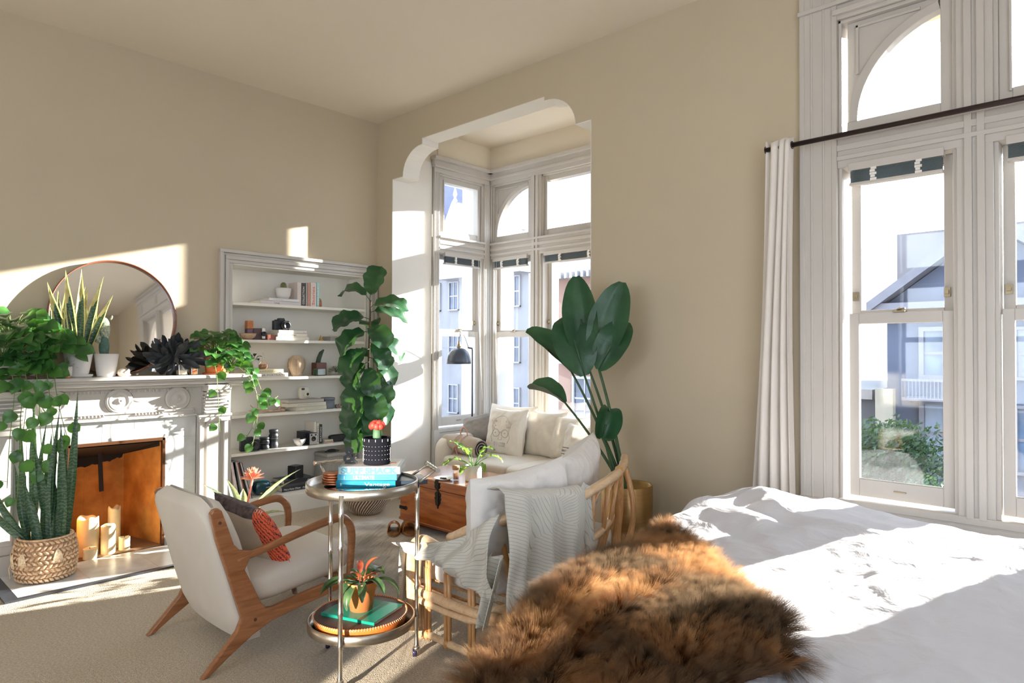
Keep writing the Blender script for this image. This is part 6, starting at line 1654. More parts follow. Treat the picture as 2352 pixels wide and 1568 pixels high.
mb = MB(); mb.lathe([(.022, 0), (.022, .018), (.015, .02), (.013, .012), (0, .012)], (g.x + .045, g.y + .03, S2 + .055), 20, RY(pi / 2)); mb.build('lens', m_gun, t)
stand('small red-brown book leaning beside the folding camera', 2.945, 3.03, S2, .050, (.32, .10, .07), depth=.12)
flat('cream flat book at the bottom of the second-shelf stack', 3.02, 3.355, S2, .032, (.74, .69, .60), .22, '•', I_black, .30)
flat('cream flat book with wide capitals in the second-shelf stack', 3.035, 3.335, S2 + .0325, .034, (.76, .71, .62), .21, 'GYPSET LIVING', I_black, .015, .17)
flat('white flat book with a small red mark, top of the second-shelf stack', 3.045, 3.33, S2 + .067, .028, (.76, .73, .68), .20, 'n.', I_red, .25)
def slr(lab, c, s=1.0, rz=0.0):
    c = Vector(c); t = thing('film_camera', lab, 'camera', c); M = RZ(rz)
    m_cam = mat('camera_black', (.015, .018, .024), .4, var=.2, vscale=60)
    mb = MB(); mb.obox(c + M @ Vector((0, 0, .040 * s)), (.045 * s, .135 * s, .078 * s), M); mb.build('body', m_cam, t, bevel=.006 * s)
    mb = MB(); mb.prism([(-.03 * s, .075 * s), (.03 * s, .075 * s), (.02 * s, .10 * s), (-.02 * s, .10 * s)], -.022 * s, .026 * s, fr(M @ Vector((0, 1, 0)), (0, 0, 1), M @ Vector((1, 0, 0)), c)); mb.build('viewfinder', m_cam, t, bevel=.003)
    mb = MB(); mb.lathe([(.033 * s, 0), (.033 * s, .03 * s), (.030 * s, .034 * s), (.030 * s, .055 * s), (.025 * s, .056 * s), (.022 * s, .045 * s), (0, .045 * s)], c + M @ Vector((.022 * s, .02 * s, .038 * s)), 28, M @ RY(pi / 2)); mb.build('lens', m_cam, t)
    mb = MB(); mb.lathe([(.0345 * s, 0), (.0345 * s, .004 * s)], c + M @ Vector((.044 * s, .02 * s, .038 * s)), 28, M @ RY(pi / 2)); mb.build('lens_ring', m_nickel, t)
    mb = MB(); mb.lathe([(.010 * s, .078 * s), (.010 * s, .086 * s), (0, .086 * s)], c + M @ Vector((0, -.045 * s, 0)), 14); mb.build('dial', m_cam, t); return t
slr('black film camera with its lens facing out, on the second-shelf book stack', (XS - .02, 3.105, S2 + .0955), 1.12)
g = Vector((XS + .03, 3.50, S2)); mb = MB(); mb.lathe([(.026, 0), (.024, .008), (.014, .02), (.012, .035), (.006, .040), (.008, .046), (.003, .054), (0, .055)], g, 20)
tag(mb.build('brass_bell', mat('old_gold', (.5, .3, .1), .3), origin=g), 'tiny brass bell alone on the second shelf', 'bell')
g = Vector((XS, 3.66, S2)); t = thing('letter_tray', 'low grey tray with a slim stick at the right end of the second shelf', 'tray', g)
mb = MB(); mb.box((g.x - .09, 3.585, S2), (g.x + .06, 3.76, S2 + .045)); mb.build('tray', mat('grey_card', (.34, .30, .27), .7), t, bevel=.004)
mb = MB(); mb.tube([(g.x + .05, 3.565, S2 + .055), (g.x + .04, 3.72, S2 + .048)], .003, 6); mb.build('stick', m_straw_p, t)
# third shelf
flat('cream book with white lettering on spine, bottom book of the third shelf pile', 2.70, 3.14, S3, .036, (.76, .72, .65), .22, 'VANITY FAIR PORTRAITS', I_black, .02, .39, .020)
flat('yellowish book on top of the portraits book, third shelf', 2.72, 3.095, S3 + .0365, .034, (.72, .66, .46), .21, 'SLIM ARRANGED', lm('olive_ink', (.35, .30, .15)), .06, .28, .017)
zt = S3 + .0715
def potplant(lab, c, r, h, pm, n, ln, w, lmt, seed, prof_='lance', kind='potted_plant', dark=False, droop=.8):
    c = Vector(c); t = thing(kind, lab, 'potted plant', c)
    mb = MB(); mb.lathe([(0, 0), (r * .75, 0), (r * .8, .004), (r, h), (r * .93, h + .002), (r * .88, h * .85), (0, h * .82)], c, 26); mb.build('pot', pm, t)
    mb = MB(); random.seed(seed)
    for k in range(n):
        a = k * 2.4 + seed; el = random.uniform(.15, 1.3); d = Vector((cos(a) * cos(el), sin(a) * cos(el), sin(el))); b0 = c + Vector((0, 0, h * .85)); q = b0 + Vector((d.x, d.y, d.z)) * ln * .5
        if d.x < -.3: d.x *= .4
        mb.tube([b0, q], .0016, 4); leaf(mb, q, d, (0, 0, 1), ln * random.uniform(.5, .75), w, prof_, droop=droop, fold=.2, n=6)
    mb.build('foliage', lmt, t); return t
potplant('dark leafy plant in a white pot, standing on the third-shelf books', (XS, 2.84, zt), .046, .088, m_wp, 9, .085, .032, leafmat('dark_succulent', (.015, .05, .035), (.03, .09, .05), .4, .1), 3)
g = Vector((XS + .02, 2.765, zt)); mb = MB(); mb.lathe([(0, 0), (.034, 0), (.036, .07), (.032, .07), (.030, .01), (0, .01)], g, 24); tag(mb.build('ribbed_cup', mat('grey_white_cup', (.60, .60, .60), .5), origin=g), 'plain whitish cup at the far left of the third-shelf books', 'cup')
g = Vector((XS + .01, 2.918, zt)); t = thing('glass_flask', 'long-necked glass flask with coppery contents on the yellowish book', 'flask', g)
mb = MB(); mb.lathe([(0, 0), (.03, 0), (.044, .02), (.044, .038), (.026, .068), (.008, .082), (.007, .15), (.009, .152)], g, 24); mb.build('glass', thin_glass('flask_glass'), t)
mb = MB(); mb.lathe([(0, .003), (.03, .003), (.040, .018), (.041, .034), (.034, .046), (0, .046)], g, 24); mb.build('contents', mat('copper_sand', (.45, .20, .10), .5, var=.3, vscale=80), t)
g = Vector((XS, 3.26, S3)); t = thing('incised_vase', 'bulbous beige vase incised with a brown leaf pattern, third shelf', 'vase', g)
pv = [(0, 0), (.045, 0), (.055, .02), (.080, .08), (.083, .12), (.072, .165), (.042, .188), (.040, .196), (.034, .196)]
mb = MB(); mb.lathe(pv, g, 40); mb.build('body', mat('sand_glaze', (.60, .47, .34), .6, var=.06), t)
mb = MB()
def vr(z):
    for (r0, z0), (r1, z1) in zip(pv[1:-1], pv[2:]):
        if z0 <= z <= z1 and z1 > z0: return r0 + (r1 - r0) * (z - z0) / (z1 - z0)
    return .04
for q in range(6):
    a0 = q * pi / 3 - .55
    mb.tube([g + Vector(((vr(z) + .0008) * cos(a0), (vr(z) + .0008) * sin(a0), z)) for z in [.02 + i * .0175 for i in range(10)]], .0012, 4)
    for i in range(13):
        z = .022 + i * .011
        for s_ in (1, -1):
            mb.tube([g + Vector(((vr(z + .022 * f) + .0008) * cos(a0 + s_ * .46 * f), (vr(z + .022 * f) + .0008) * sin(a0 + s_ * .46 * f), z + .022 * f)) for f in (0, .5, 1)], .001, 4)
mb.build('leaf_pattern', mat('pattern_brown', (.28, .16, .09), .8), t)
g = Vector((XS - .06, 3.535, S3)); t = thing('finger_cactus', 'single leaning finger cactus in a square maroon pot, third shelf', 'potted cactus', g)
mb = MB(); mb.box((g.x - .05, g.y - .055, S3), (g.x + .05, g.y + .055, S3 + .125)); mb.build('pot', mat('maroon_glaze', (.15, .05, .035), .4, var=.2), t, bevel=.005)
mb = MB(); mb.tube([g + Vector((0, -.012, .12)), g + Vector((0, 0, .17)), g + Vector((0, .022, .22)), g + Vector((0, .045, .245))], [.024, .023, .02, .010], 10); mb.ball(g + Vector((0, .045, .245)), .011, 8, 6); mb.build('cactus', mat('dull_cactus', (.06, .09, .06), .7, var=.2, bump=.4, bscale=80), t)
g = Vector((XS + .05, 3.475, S3)); mb = MB(); mb.obox(g + Vector((0, 0, .034)), (.07, .105, .066), RZ(.1)); tag(mb.build('glass_block', mat('bottle_green_glass', (.04, .09, .04), .08, trans=.3, coat=.5), origin=g, bevel=.008), 'dark green glass box in front of the maroon pot', 'box')
g = Vector((XS + .02, 3.665, S3)); t = thing('terrarium', 'small glass jar with tangled dark air plant, third shelf right', 'potted plant', g)
mb = MB(); mb.lathe([(0, 0), (.055, 0), (.062, .02), (.062, .06), (.05, .075)], g, 26); mb.build('glass', thin_glass('jar_glass'), t)
mb = MB(); random.seed(6)
for k in range(50):
    a = random.uniform(0, 2 * pi); el = random.uniform(.1, 1.4); d = Vector((cos(a) * cos(el), sin(a) * cos(el), sin(el))); mb.tube([g + Vector((0, 0, .03)), g + Vector((0, 0, .03)) + d * .05, g + Vector((d.x * .07, d.y * .07, .03 + d.z * .065))], .0014, 4)
mb.build('air_plant', mat('air_plant_green', (.12, .13, .09), .8, var=.3), t)
g = Vector((XS, 3.785, S3)); mb = MB(); mb.box((g.x - .05, g.y - .045, S3), (g.x + .05, g.y + .045, S3 + .085)); tag(mb.build('white_box', mat('ivory_card', (.68, .65, .60), .6), origin=g, bevel=.003), 'plain ivory box at the right of the third shelf beside the fig leaves', 'box')
# fourth shelf
g = Vector((XS + .02, 2.95, S4)); t = thing('deer_antler', 'pale forked antler lying on the fourth shelf left of the books', 'antler', g)
m_ant = mat('bone', (.55, .36, .26), .6, var=.2, vscale=30)
mb = MB(); mb.tube(smooth_path([(g.x, 3.13, S4 + .014), (g.x, 3.05, S4 + .012), (g.x + .01, 2.95, S4 + .014), (g.x, 2.85, S4 + .035), (g.x, 2.80, S4 + .075)], 5), [.013] * 6 + [.010] * 6 + [.007] * 5 + [.004] * 4, 8); mb.build('main_beam', m_ant, t)
for y_, y2, z2 in ((3.06, 3.10, .10), (2.92, 2.90, .07), (2.86, 2.78, .03)):
    mb = MB(); mb.tube(bez((g.x, y_, S4 + .014), (g.x + .01, (y_ + y2) / 2, S4 + .02), (g.x + .015, y2, S4 + z2), 6), [.008, .008, .007, .006, .005, .004, .002], 7); mb.build('tine', m_ant, t)
flat('pale yellow flat book, lowest of the fourth-shelf pile', 3.225, 3.55, S4, .036, (.64, .60, .46), .22, 'DIANA', I_white, .03, .06)
flat('white flat book, middle of the fourth-shelf pile', 3.14, 3.545, S4 + .0365, .036, (.70, .66, .56), .20, 'AMERICAN STYLE', lm('greytype', (.4, .42, .45)), .10, .2, .014)
flat('thin grey album, top of the fourth-shelf pile under the white camera', 3.15, 3.52, S4 + .073, .030, (.50, .45, .40), .21)
g = Vector((XS, 3.335, S4 + .1035)); t = thing('instant_camera', 'rounded white instant camera on the fourth-shelf books', 'camera', g); m_ic = mat('instant_white', (.72, .68, .60), .4)
mb = MB(); rbox(mb, g + Vector((0, 0, .06)), (.055, .105, .12), 4, nu=28, nv=18); mb.build('body', m_ic, t)
mb = MB(); mb.lathe([(.030, 0), (.030, .012), (.024, .02), (.016, .022), (.014, .016), (0, .016)], g + Vector((.024, .022, .048)), 26, RY(pi / 2)); mb.build('lens_barrel', m_ic, t)
mb = MB(); mb.lathe([(.013, 0), (0, .001)], g + Vector((.042, .022, .048)), 18, RY(pi / 2)); mb.build('lens', I_black, t)
mb = MB(); mb.box((g.x + .024, g.y - .035, g.z + .088), (g.x + .030, g.y - .005, g.z + .108)); mb.build('flash_window', mat('dark_window', (.10, .10, .11), .2), t)
g = Vector((XS, 3.60, S4)); t = thing('lidded_jar', 'dull blue-grey lidded jar right of the fourth-shelf books', 'jar', g); m_bj = mat('slate_glaze', (.16, .17, .20), .5, var=.15)
mb = MB(); mb.lathe([(0, 0), (.062, 0), (.066, .01), (.066, .085), (0, .085)], g, 32); mb.build('jar', m_bj, t)
mb = MB(); mb.lathe([(.070, .085), (.070, .102), (.066, .106), (0, .106)], g, 32); mb.build('lid', m_bj, t)
g = Vector((XS + .03, 3.73, S4)); mb = MB()
for k in range(22): a = k * 2 * pi / 22; mb.ball(g + Vector((.045 * cos(a), .05 * sin(a), .013 + .01 * (k % 2))), .012, 8, 6)
tag(mb.build('bead_garland', mat('mauve_beads', (.35, .25, .25), .5, var=.3, vscale=50), origin=g), 'coil of dusty mauve beads beside the lidded jar', 'beads')
# fifth shelf
slr('black reflex camera lying at the left end of the fifth shelf', (XS + .01, 2.80, S5), 1.25, -.25)
def lensobj(lab, c, r, h):
    c = Vector(c); t = thing('camera_lens', lab, 'camera lens', c); m_ = mat('camera_black', (.015, .018, .024), .4)
    mb = MB(); mb.lathe([(0, 0), (r * .92, 0), (r, .006), (r, h * .25), (r * .90, h * .28), (r * .90, h * .42), (r, h * .45), (r, h * .72), (r * .88, h * .75), (r * .88, h * .82), (r * .98, h * .85), (r * .98, h * .98), (r * .9, h), (0, h)], c, 32); mb.build('barrel', m_, t)
    mb = MB(); mb.lathe([(r * 1.005, h * .52), (r * 1.005, h * .535)], c, 32); mb.build('white_ring', I_white, t)
    mb = MB(); 
    for k in range(30): a = 2 * pi * k / 30; mb.obox(c + Vector((r * cos(a), r * sin(a), h * .60)), (.003, .004, h * .16), RZ(a))
    mb.build('grip', m_, t)
lensobj('short stubby camera lens between the reflex camera and the tall lens', (XS, 2.945, S5), .045, .108)
lensobj('tall black telephoto lens standing on the fifth shelf', (XS, 3.035, S5), .042, .172)
g = Vector((XS + .04, 3.275, S5)); mb = MB(); mb.lathe([(0, .004), (.022, 0), (.026, .006), (.048, .030), (.060, .066), (.056, .066), (.044, .032), (0, .012)], g, 32); tag(mb.build('white_bowl', m_wp, origin=g), 'small white conical bowl on the fifth shelf before the box cameras', 'bowl')
g = Vector((XS - .02, 3.35, S5)); mb = MB(); mb.box((g.x - .05, g.y - .045, S5), (g.x + .045, g.y + .045, S5 + .13)); mb.lathe([(.015, 0), (.015, .006), (0, .006)], (g.x + .045, g.y, S5 + .09), 16, RY(pi / 2)); tag(mb.build('box_camera', m_gun, origin=g, bevel=.004), 'plain dark box camera behind the silver-faced one', 'camera')
g = Vector((XS + .05, 3.398, S5)); t = thing('box_camera', 'old box camera with a silver face and round lens, beside upright books', 'camera', g)
mb = MB(); mb.box((g.x - .05, g.y - .044, S5), (g.x + .03, g.y + .044, S5 + .115)); mb.build('body', mat('plum_leather'if 0 else 'camera_black', (.02, .02, .02), .4), t, bevel=.003)
mb = MB(); mb.box((g.x + .03, g.y - .040, S5 + .005), (g.x + .034, g.y + .040, S5 + .110)); mb.build('face_plate', mat('silver_plate', (.6, .58, .55), .35), t)
mb = MB(); mb.lathe([(.024, 0), (.022, .006), (.015, .008), (.012, .004), (0, .004)], (g.x + .034, g.y, S5 + .060), 22, RY(pi / 2)); mb.build('lens', m_gun, t)
for dy in (-.022, .022):
    mb = MB(); mb.lathe([(.009, 0), (.008, .004), (0, .003)], (g.x + .034, g.y + dy, S5 + .096), 14, RY(pi / 2)); mb.build('finder_window', m_gun, t)
stand('ivory upright book behind the box cameras, fifth shelf', 3.425, 3.452, S5, .215, (.72, .66, .56)); stand('cream upright book with black type, fifth shelf', 3.454, 3.483, S5, .205, (.68, .64, .52), title='PHOTO', tcol=I_black); stand('black upright book with white type, last of the fifth-shelf uprights', 3.485, 3.516, S5, .185, (.03, .03, .03), title='BEATON', tcol=I_white)
flat('thin brown paperback lying flat on the fifth shelf', 3.53, 3.63, S5, .018, (.45, .30, .22), .13); flat('thin cream paperback on the brown one, fifth shelf', 3.532, 3.625, S5 + .0185, .014, (.62, .55, .42), .12)
g = Vector((XS + .01, 3.72, S5)); mb = MB(); rbox(mb, g + Vector((0, 0, .034)), (.075, .215, .068), 5, nu=28, nv=16); tag(mb.build('speaker_bar', mat('speaker_cloth', (.02, .02, .022), .7, bump=.3, bscale=200), origin=g), 'black rounded speaker bar on the fifth shelf by the fig', 'speaker')
# bottom shelf: records leaning left to right, teal speaker, books, cube, basket
m_paper = mat('record_sleeve_white', (.72, .70, .68), .5, var=.05)
RC = [('white and pink record sleeve, leftmost of the leaning row', 2.605, .035, (.70, .60, .60), .34), ('dark grey record sleeve, second of the leaning row', 2.635, .02, (.06, .065, .07), .345), ('mid-grey record sleeve, third of the leaning row', 2.655, .014, (.22, .22, .23), .34),
      ('white record sleeve in the middle of the leaning row', 2.672, .014, (.72, .70, .68), .34), ('reddish-edged record sleeve beside the black one', 2.688, .010, (.40, .12, .10), .34), ('black record sleeve with small lettering, leaning', 2.702, .020, (.018, .018, .02), .34),
      ('pale grey record sleeve before the last of the leaning row', 2.726, .018, (.55, .55, .57), .34), ('black-edged record sleeve, rightmost of the leaning row', 2.746, .006, (.03, .03, .03), .345)]
for lab, y, th_, col, h in RC:
    ln_ = radians(9 + (y - 2.6) * 55)
    c_ = Vector((XS - .05, y + .035 - sin(ln_) * 0 + .0, S6)); t = thing('record', lab, 'record', c_, 0, None)
    M = RX(ln_); mb = MB(); cen = c_ + Vector((0, th_ / 2 - sin(ln_) * h / 2 + .0, cos(ln_) * h / 2 + th_ / 2 * sin(ln_))); mb.obox(cen, (.31, th_, h), M)
    mb.build('sleeve', mat('sleeve_%d' % int(y * 1000), col, .35, var=.15, vscale=14), t)
    mb = MB(); mb.obox(cen + M @ Vector((-.002, 0, .002)), (.304, max(.002, th_ - .006), h - .002), M); mb.build('inner_sleeve', m_paper, t)
g = Vector((XS, 2.92, S6)); t = thing('bluetooth_speaker', 'round-backed teal metallic speaker right of the records', 'speaker', g)
mb = MB(); rbox(mb, g + Vector((0, 0, .066)), (.12, .16, .132), 3, nu=32, nv=18); mb.build('shell', mat('teal_lacquer', (.012, .07, .10), .2, .3, coat=.6), t)
mb = MB(); mb.box((g.x + .056, g.y + .015, S6 + .062), (g.x + .062, g.y + .065, S6 + .074)); mb.build('badge', m_nickel, t)
mb = MB(); mb.box((g.x + .052, g.y - .035, S6 + .018), (g.x + .060, g.y - .020, S6 + .028)); mb.build('amber_light', mat('amber_plastic', (.75, .35, .04), .3), t)
flat('black flat book with white lettering, lowest of the bottom-shelf pile', 3.09, 3.46, S6, .040, (.04, .042, .05), .24, 'Mary-Kate Olsen   Ashley Olsen', I_white, .02, .32, .024)
flat('charcoal flat book, middle of the bottom-shelf pile', 3.07, 3.43, S6 + .0405, .028, (.07, .07, .075), .20)
flat('black glossy flat book directly under the dark cube', 3.11, 3.43, S6 + .069, .034, (.03, .032, .04), .22, '47 ink', I_white, .24, .05)
g = Vector((XS - .02, 3.27, S6 + .1035)); mb = MB(); mb.obox(g + Vector((0, 0, .058)), (.10, .105, .115), RZ(.35)); tag(mb.build('black_cube', mat('cube_black', (.018, .018, .022), .3), origin=g, bevel=.003), 'matt black cube on the black books, bottom shelf', 'box')
g = Vector((XS - .04, 3.68, S6)); t = thing('wicker_hamper', 'grey wicker hamper with a lid at the right of the bottom shelf', 'basket', g)
m_wk = weave('grey_wicker', (.34, .31, .27), (.56, .53, .47), 60, False)
mb = MB(); mb.box((g.x - .12, g.y - .13, S6), (g.x + .12, g.y + .13, S6 + .27)); mb.build('body', m_wk, t, bevel=.015)
mb = MB(); mb.box((g.x - .125, g.y - .135, S6 + .27), (g.x + .125, g.y + .135, S6 + .305)); mb.build('lid', m_wk, t, bevel=.012)
mb = MB()
for k in range(12): mb.tube([(g.x + .122, g.y - .12 + k * .0218, S6 + .005), (g.x + .122, g.y - .12 + k * .0218, S6 + .27)], .004, 5)
mb.build('stakes', m_wk, t)
g = Vector((XS - .02, 3.66, S6 + .306)); mb = MB(); mb.ball(g + Vector((0, 0, .014)), (.04, .05, .014), 12, 8); mb.tube(smooth_path([g + Vector((0, -.04, .014)), g + Vector((.04, -.1, .012)), g + Vector((.06, -.02, .010)), g + Vector((.05, .05, .012))], 5), .004, 5); tag(mb.build('cable_bundle', I_black, origin=g), 'black cable bundle lying on the wicker hamper lid', 'cable')

# ------------------------------------------------------------------ curtain and rod
m_rod = mat('dark_bronze_rod', (.05, .035, .035), .35, .7)
rod = thing('curtain_rod', 'long dark bronze curtain rod crossing the tall window', 'curtain rod', (-.1, 3.97, 2.72))
mb = MB(); mb.tube([(-1.63, 3.97, 2.715), (1.20, 3.97, 2.715)], .0145, 12); mb.build('pole', m_rod, rod)
for x in (-1.60, 1.16): mb = MB(); mb.tube([(x, 3.97, 2.715), (x, 4.095, 2.715)], .008, 8); mb.lathe([(.025, 0), (.025, .006)], (x, 4.10, 2.715), 16, RX(pi / 2)); mb.build('bracket', m_rod, rod)
m_cur = cloth('curtain_cotton', (.82, .77, .72), 500, .2, var=.02, thin=.12)
def curt(u, v):
    w = .165 + .120 * v; x = -1.555 + (u - .5) * w - .055 * v
    amp = .030 + .022 * v
    y = 3.965 + amp * sin(u ** 1.5 * 2 * pi * 3.6 + .5 * sin(v * 3)) + .008 * sin(u * 40 + v * 3) * v
    x += .010 * sin(u ** 1.5 * 2 * pi * 3.6 + 1.2) + .010 * sin(v * 5 + u * 3)
    z = 2.755 - v * 2.73 + .012 * cos(u * 2 * pi * 4.3)
    return Vector((x, y, z))
ct_ = thing('curtain', 'cream curtain panel gathered at the left end of the rod', 'curtain', (-1.56, 3.97, 2.76))
mb = MB(); mb.grid(curt, 110, 60); mb.build('panel', m_cur, ct_, solid=.003)
for k in range(4):
    mb = MB(); x = -1.63 + k * .052; mb.tube([(x, 3.97 + .020 * cos(a * pi / 8), 2.715 + .020 * sin(a * pi / 8)) for a in range(16)], .003, 5, closed=True); mb.build('eyelet', m_rod, ct_)

dup(ct_, (.66, 3.97, 2.76), None, 'cream curtain panel widened to block sun at the right end of the rod, past the picture edge', scale=(2.7, 1, 1))  # unseen panel, stretched over the third light to keep sun off the near bed
# ------------------------------------------------------------------ outside: the street below and the houses opposite
GZ = -5.5
mb = MB(); mb.box((-70, 6.5, GZ - .3), (60, 90, GZ)); struct(mb.build('street_ground', mat('asphalt', (.05, .052, .055), .9, var=.15, vscale=2)))
def house(name, lab, x0, x1, y0, dep, z1, col, wins, trimc=(.30, .30, .33), extra=None, glass=(.06, .09, .14)):
    t = thing(name, lab, 'building', ((x0 + x1) / 2, y0 + dep / 2, GZ))
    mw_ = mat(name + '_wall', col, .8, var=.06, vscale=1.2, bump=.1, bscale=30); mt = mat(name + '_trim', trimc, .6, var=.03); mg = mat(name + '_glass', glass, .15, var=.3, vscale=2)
    mb = MB(); mb.box((x0, y0, GZ), (x1, y0 + dep, z1)); mb.build('wall', mw_, t)
    for (a, b, c, d) in wins:
        mb = MB(); f = .09 if (b - a) > .7 else .06
        mb.box((a - f, y0 - .10, c - f), (a, y0 + .02, d + f)); mb.box((b, y0 - .10, c - f), (b + f, y0 + .02, d + f)); mb.box((a, y0 - .10, d), (b, y0 + .02, d + f)); mb.box((a - f, y0 - .14, c - f), (b + f, y0 + .02, c))
        mb.box(((a + b) / 2 - .02, y0 - .07, c), ((a + b) / 2 + .02, y0 - .01, d)); mb.box((a, y0 - .065, (c + d) / 2 - .03), (b, y0 - .012, (c + d) / 2 + .03))
        wf = mb.build('window', mt, t); mb = MB(); mb.box((a, y0 - .04, c), (b, y0 - .02, d)); mb.build('pane', mg, wf)
    return t, mw_, mt
# blue gabled house seen through the sash by the curtain
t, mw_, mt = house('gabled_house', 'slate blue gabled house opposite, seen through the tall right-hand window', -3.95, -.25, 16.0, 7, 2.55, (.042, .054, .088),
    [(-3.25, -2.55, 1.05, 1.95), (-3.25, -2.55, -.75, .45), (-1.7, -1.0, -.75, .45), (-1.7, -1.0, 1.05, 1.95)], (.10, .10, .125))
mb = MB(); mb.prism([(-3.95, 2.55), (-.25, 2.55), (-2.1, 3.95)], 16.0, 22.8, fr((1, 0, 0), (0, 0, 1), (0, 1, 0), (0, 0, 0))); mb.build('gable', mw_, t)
for s_ in (1, -1):
    mb = MB(); a = Vector((-2.1 - s_ * 2.15, 0, 2.35)); b = Vector((-2.1, 0, 3.98))
    mb.prism([(a.x, a.z), (b.x, b.z), (b.x, b.z + .22), (a.x, a.z + .22)] if s_ > 0 else [(b.x, b.z), (a.x, a.z), (a.x, a.z + .22), (b.x, b.z + .22)], 15.6, 23, fr((1, 0, 0), (0, 0, 1), (0, 1, 0), (0, 0, 0))); mb.build('roof', mat('roof_edge', (.10, .10, .12), .7), t)
mb = MB(); mb.box((-4.25, 15.7, 2.35), (-.05, 16.1, 2.55)); mb.box((-4.1, 15.8, 2.2), (-.1, 16.1, 2.35)); mb.build('cornice', mt, t)
for zz_ in (.60, -1.25):
    mb = MB(); mb.box((-3.55, 15.4, zz_ - .06), (-2.2, 16, zz_)); mb.box((-3.55, 15.4, zz_ + .33), (-2.2, 15.43, zz_ + .38))
    for k in range(22): mb.box((-3.55 + k * .064, 15.41, zz_), (-3.535 + k * .064, 15.425, zz_ + .35))
    mb.build('balcony', mt, t)
t2, mw2, mt2 = house('flat_roofed_block', 'tall pale block with roof pipes behind the blue gabled house', -6.1, 1.5, 26, 6, 5.6, (.15, .14, .145), [], (.2, .2, .2))
for x in (-5.45, -5.15): mb = MB(); mb.tube([(x + .9, 25.8, 5.4), (x + .9, 25.8, 6.7)], .06, 8); mb.build('roof_pipe', mat('pipe_grey', (.12, .12, .16), .6), t2)
t3, mw3, mt3 = house('low_side_house', 'dark brown-roofed low house left of the blue gabled house', -5.3, -3.98, 15.2, 5, .55, (.035, .038, .045), [], (.2, .2, .2))
mb = MB(); mb.box((-5.5, 15.0, .55), (-3.98, 20.2, .75)); mb.build('roof', mat('side_cornice', (.13, .12, .115), .7), t3)
mb = MB(); mb.box((-3.90, 14.9, GZ), (-3.58, 15.1, .78)); mb.box((-3.95, 14.85, -.35), (-3.54, 15.12, -.28)); mb.build('corner_pier', mat('cream_pier', (.17, .155, .12), .7), t3)
def tree(lab, x, y, z, r, seed, col=((.008, .026, .014), (.025, .06, .025)), n=1400, tr_=True, grp=None):
    t = thing('leafy_tree', lab, 'tree', (x, y, GZ), 0, grp); random.seed(seed)
    mb = MB(); mb.tube([(x, y, GZ), (x + .05, y, z - r * .4)], [.12, .06], 8); mb.build('trunk', m_stem, t)
    mb = MB()
    for k in range(n):
        a = random.uniform(0, 2 * pi); el = math.asin(random.uniform(-1, 1)); rr = r * random.uniform(.35, 1) * (1 + .35 * nz(cos(a) * 2, sin(a) * 2, el * 2 + seed))
        p = Vector((x + rr * cos(a) * cos(el), y + rr * sin(a) * cos(el), z + rr * .8 * sin(el))); s = .055 * r
        n_ = Vector((random.uniform(-1, 1), random.uniform(-1, 1), random.uniform(-1, 1))).normalized(); q = n_.orthogonal().normalized(); w = n_.cross(q)
        mb.add([p - q * s, p - w * s * .5, p + q * s, p + w * s * .5], [(0, 1, 2, 3)], False)
    mb.build('crown', leafmat('street_leaf', *col, .6, .2, 3), t)
tree('dark green street tree in the lower left of the right-hand sash window', -2.80, 11.6, -.12, .80, 1, n=5200, grp=None)
tree('lower shrubby tree at the bottom right corner of the right-hand sash window', -2.05, 10.4, -.62, .62, 2, n=3000)
mb = MB(); mb.box((-3.4, 8.2, -.62), (-2.02, 9.4, -.28)); mb.box((-3.3, 8.3, GZ), (-2.1, 9.3, -.62)); tag(mb.build('garage_roof', mat('dry_felt_roof', (.10, .095, .075), .9, var=.15, vscale=2), origin=(-2.7, 8.8, -.5)), 'flat tan garage roof beneath the street tree', 'roof')
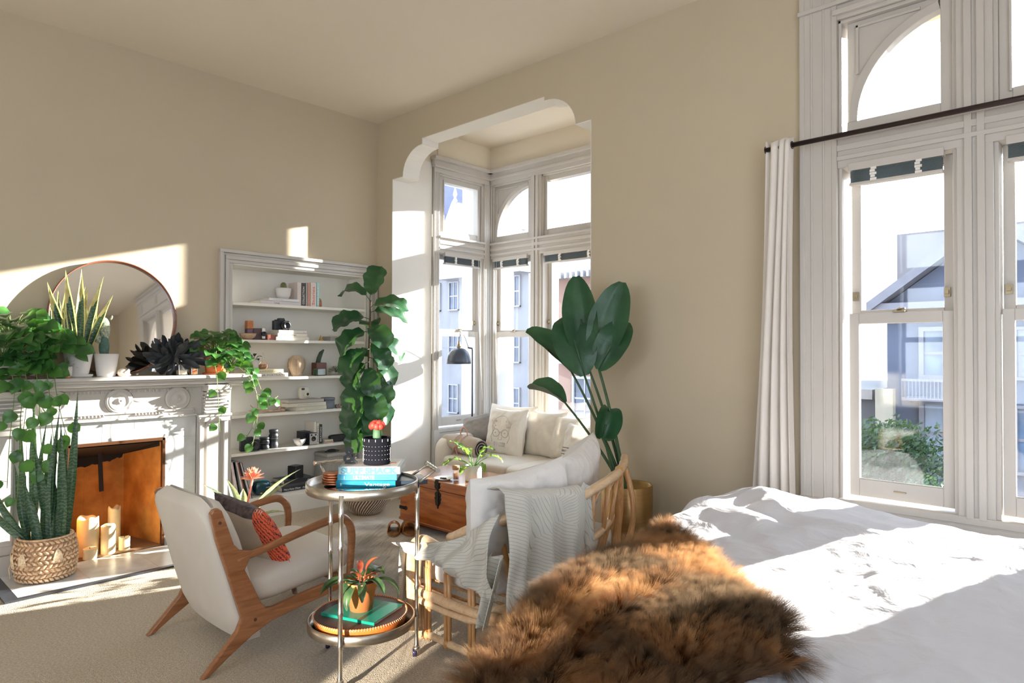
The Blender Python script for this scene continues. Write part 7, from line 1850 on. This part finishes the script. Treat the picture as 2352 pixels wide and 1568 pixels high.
# bay view: pale church-like building, lilac block, brick house
W = []
for zc in (-3.3, -.9, 1.6, 4.1):
    for k in range(9): W.append((-31.5 + k * 1.35, -30.9 + k * 1.35, zc - .55, zc + .75))
t, mw_, mt = house('gothic_house', 'pale ornate house with pointed gables, seen through the bay window at left', -32, -19.6, 22, 8, 6.4, (.19, .19, .205), W, (.24, .24, .26), glass=(.045, .06, .10))
mb = MB(); mb.prism([(-32.5, 6.4), (-20.2, 6.4), (-22.6, 10.1), (-30.5, 10.6)], 23.0, 24.2, fr((1, 0, 0), (0, 0, 1), (0, 1, 0), (0, 0, 0))); mb.build('roof', mat('purple_slate', (.085, .095, .17), .6, var=.1, vscale=3), t)
for gx in (-27.0, -24.0, -20.6):
    mb = MB(); mb.prism([(gx - 1.05, 5.0), (gx + 1.05, 5.0), (gx + 1.05, 6.9), (gx, 8.7), (gx - 1.05, 6.9)], 21.4, 22.9, fr((1, 0, 0), (0, 0, 1), (0, 1, 0), (0, 0, 0))); mb.build('gable', mat('gable_white', (.45, .45, .45), .8), t)
    mb = MB(); mb.lathe([(.06, 8.6), (.13, 8.75), (.05, 8.9), (.11, 9.05), (.0, 9.5)], (gx, 21.6, 0), 8); mb.build('finial', MATS['gable_white'], t)
    for s_ in (-1.05, 1.05): mb = MB(); mb.lathe([(.12, 6.8), (.15, 7.2), (.06, 7.35), (.11, 7.5), (0, 7.9)], (gx + s_, 21.6, 0), 8); mb.build('pinnacle', MATS['gable_white'], t)
W = []
for zc in (-2.2, .2, 2.6, 5.0):
    for k in range(3): W.append((-26.9 + k * 1.5, -26.2 + k * 1.5, zc - .6, zc + .6))
house('lilac_block', 'lilac-grey apartment block between the ornate house and the brick house', -27.5, -21.5, 31, 6, 7.8, (.10, .105, .155), W, (.2, .2, .24))
W = [(-13.9, -13.05, 2.3, 3.5), (-13.9, -13.05, -.7, .6), (-13.9, -13.05, -3.4, -2.1), (-12.2, -11.3, 2.3, 3.5), (-12.2, -11.3, -.7, .6)]
t, mw_, mt = house('brick_house', 'pinkish brick house with white sash windows, beyond the right light of the bay', -14.75, -9, 18, 7, 4.7, (.185, .105, .08), W, (.26, .255, .27), glass=(.05, .06, .09))
mb = MB(); mb.box((-15.0, 17.6, 4.1), (-8.8, 18.2, 4.7)); mb.box((-14.5, 17.75, 1.1), (-9, 18.0, 1.5)); mb.box((-14.5, 17.75, -1.6), (-9, 18.0, -1.3))
for k in range(26): mb.box((-14.9 + k * .23, 17.45, 3.95), (-14.8 + k * .23, 17.65, 4.15))
mb.build('cornice', mt, t)
mb = MB(); mb.tube([(-15.2, 15, GZ), (-15.2, 15, 3.0)], .09, 8); tag(mb.build('street_pole', mat('pole_grey', (.10, .10, .13), .7), origin=(-15.2, 15, GZ)), 'grey street pole in front of the ornate house', 'pole')
tree('small dark conifer-like street tree above the sofa back', -12.8, 14.0, -.95, .55, 5, n=500)
mb = MB(); mb.box((-23, 17.5, GZ), (-17.5, 19.5, -2.0)); mb.box((-22.6, 17.4, -4.6), (-17.9, 17.5, -3.0)); tag(mb.build('delivery_van', mat('van_paint', (.12, .12, .15), .4), origin=(-20, 18, GZ), bevel=.25), 'boxy pale van parked in front of the ornate house', 'van')
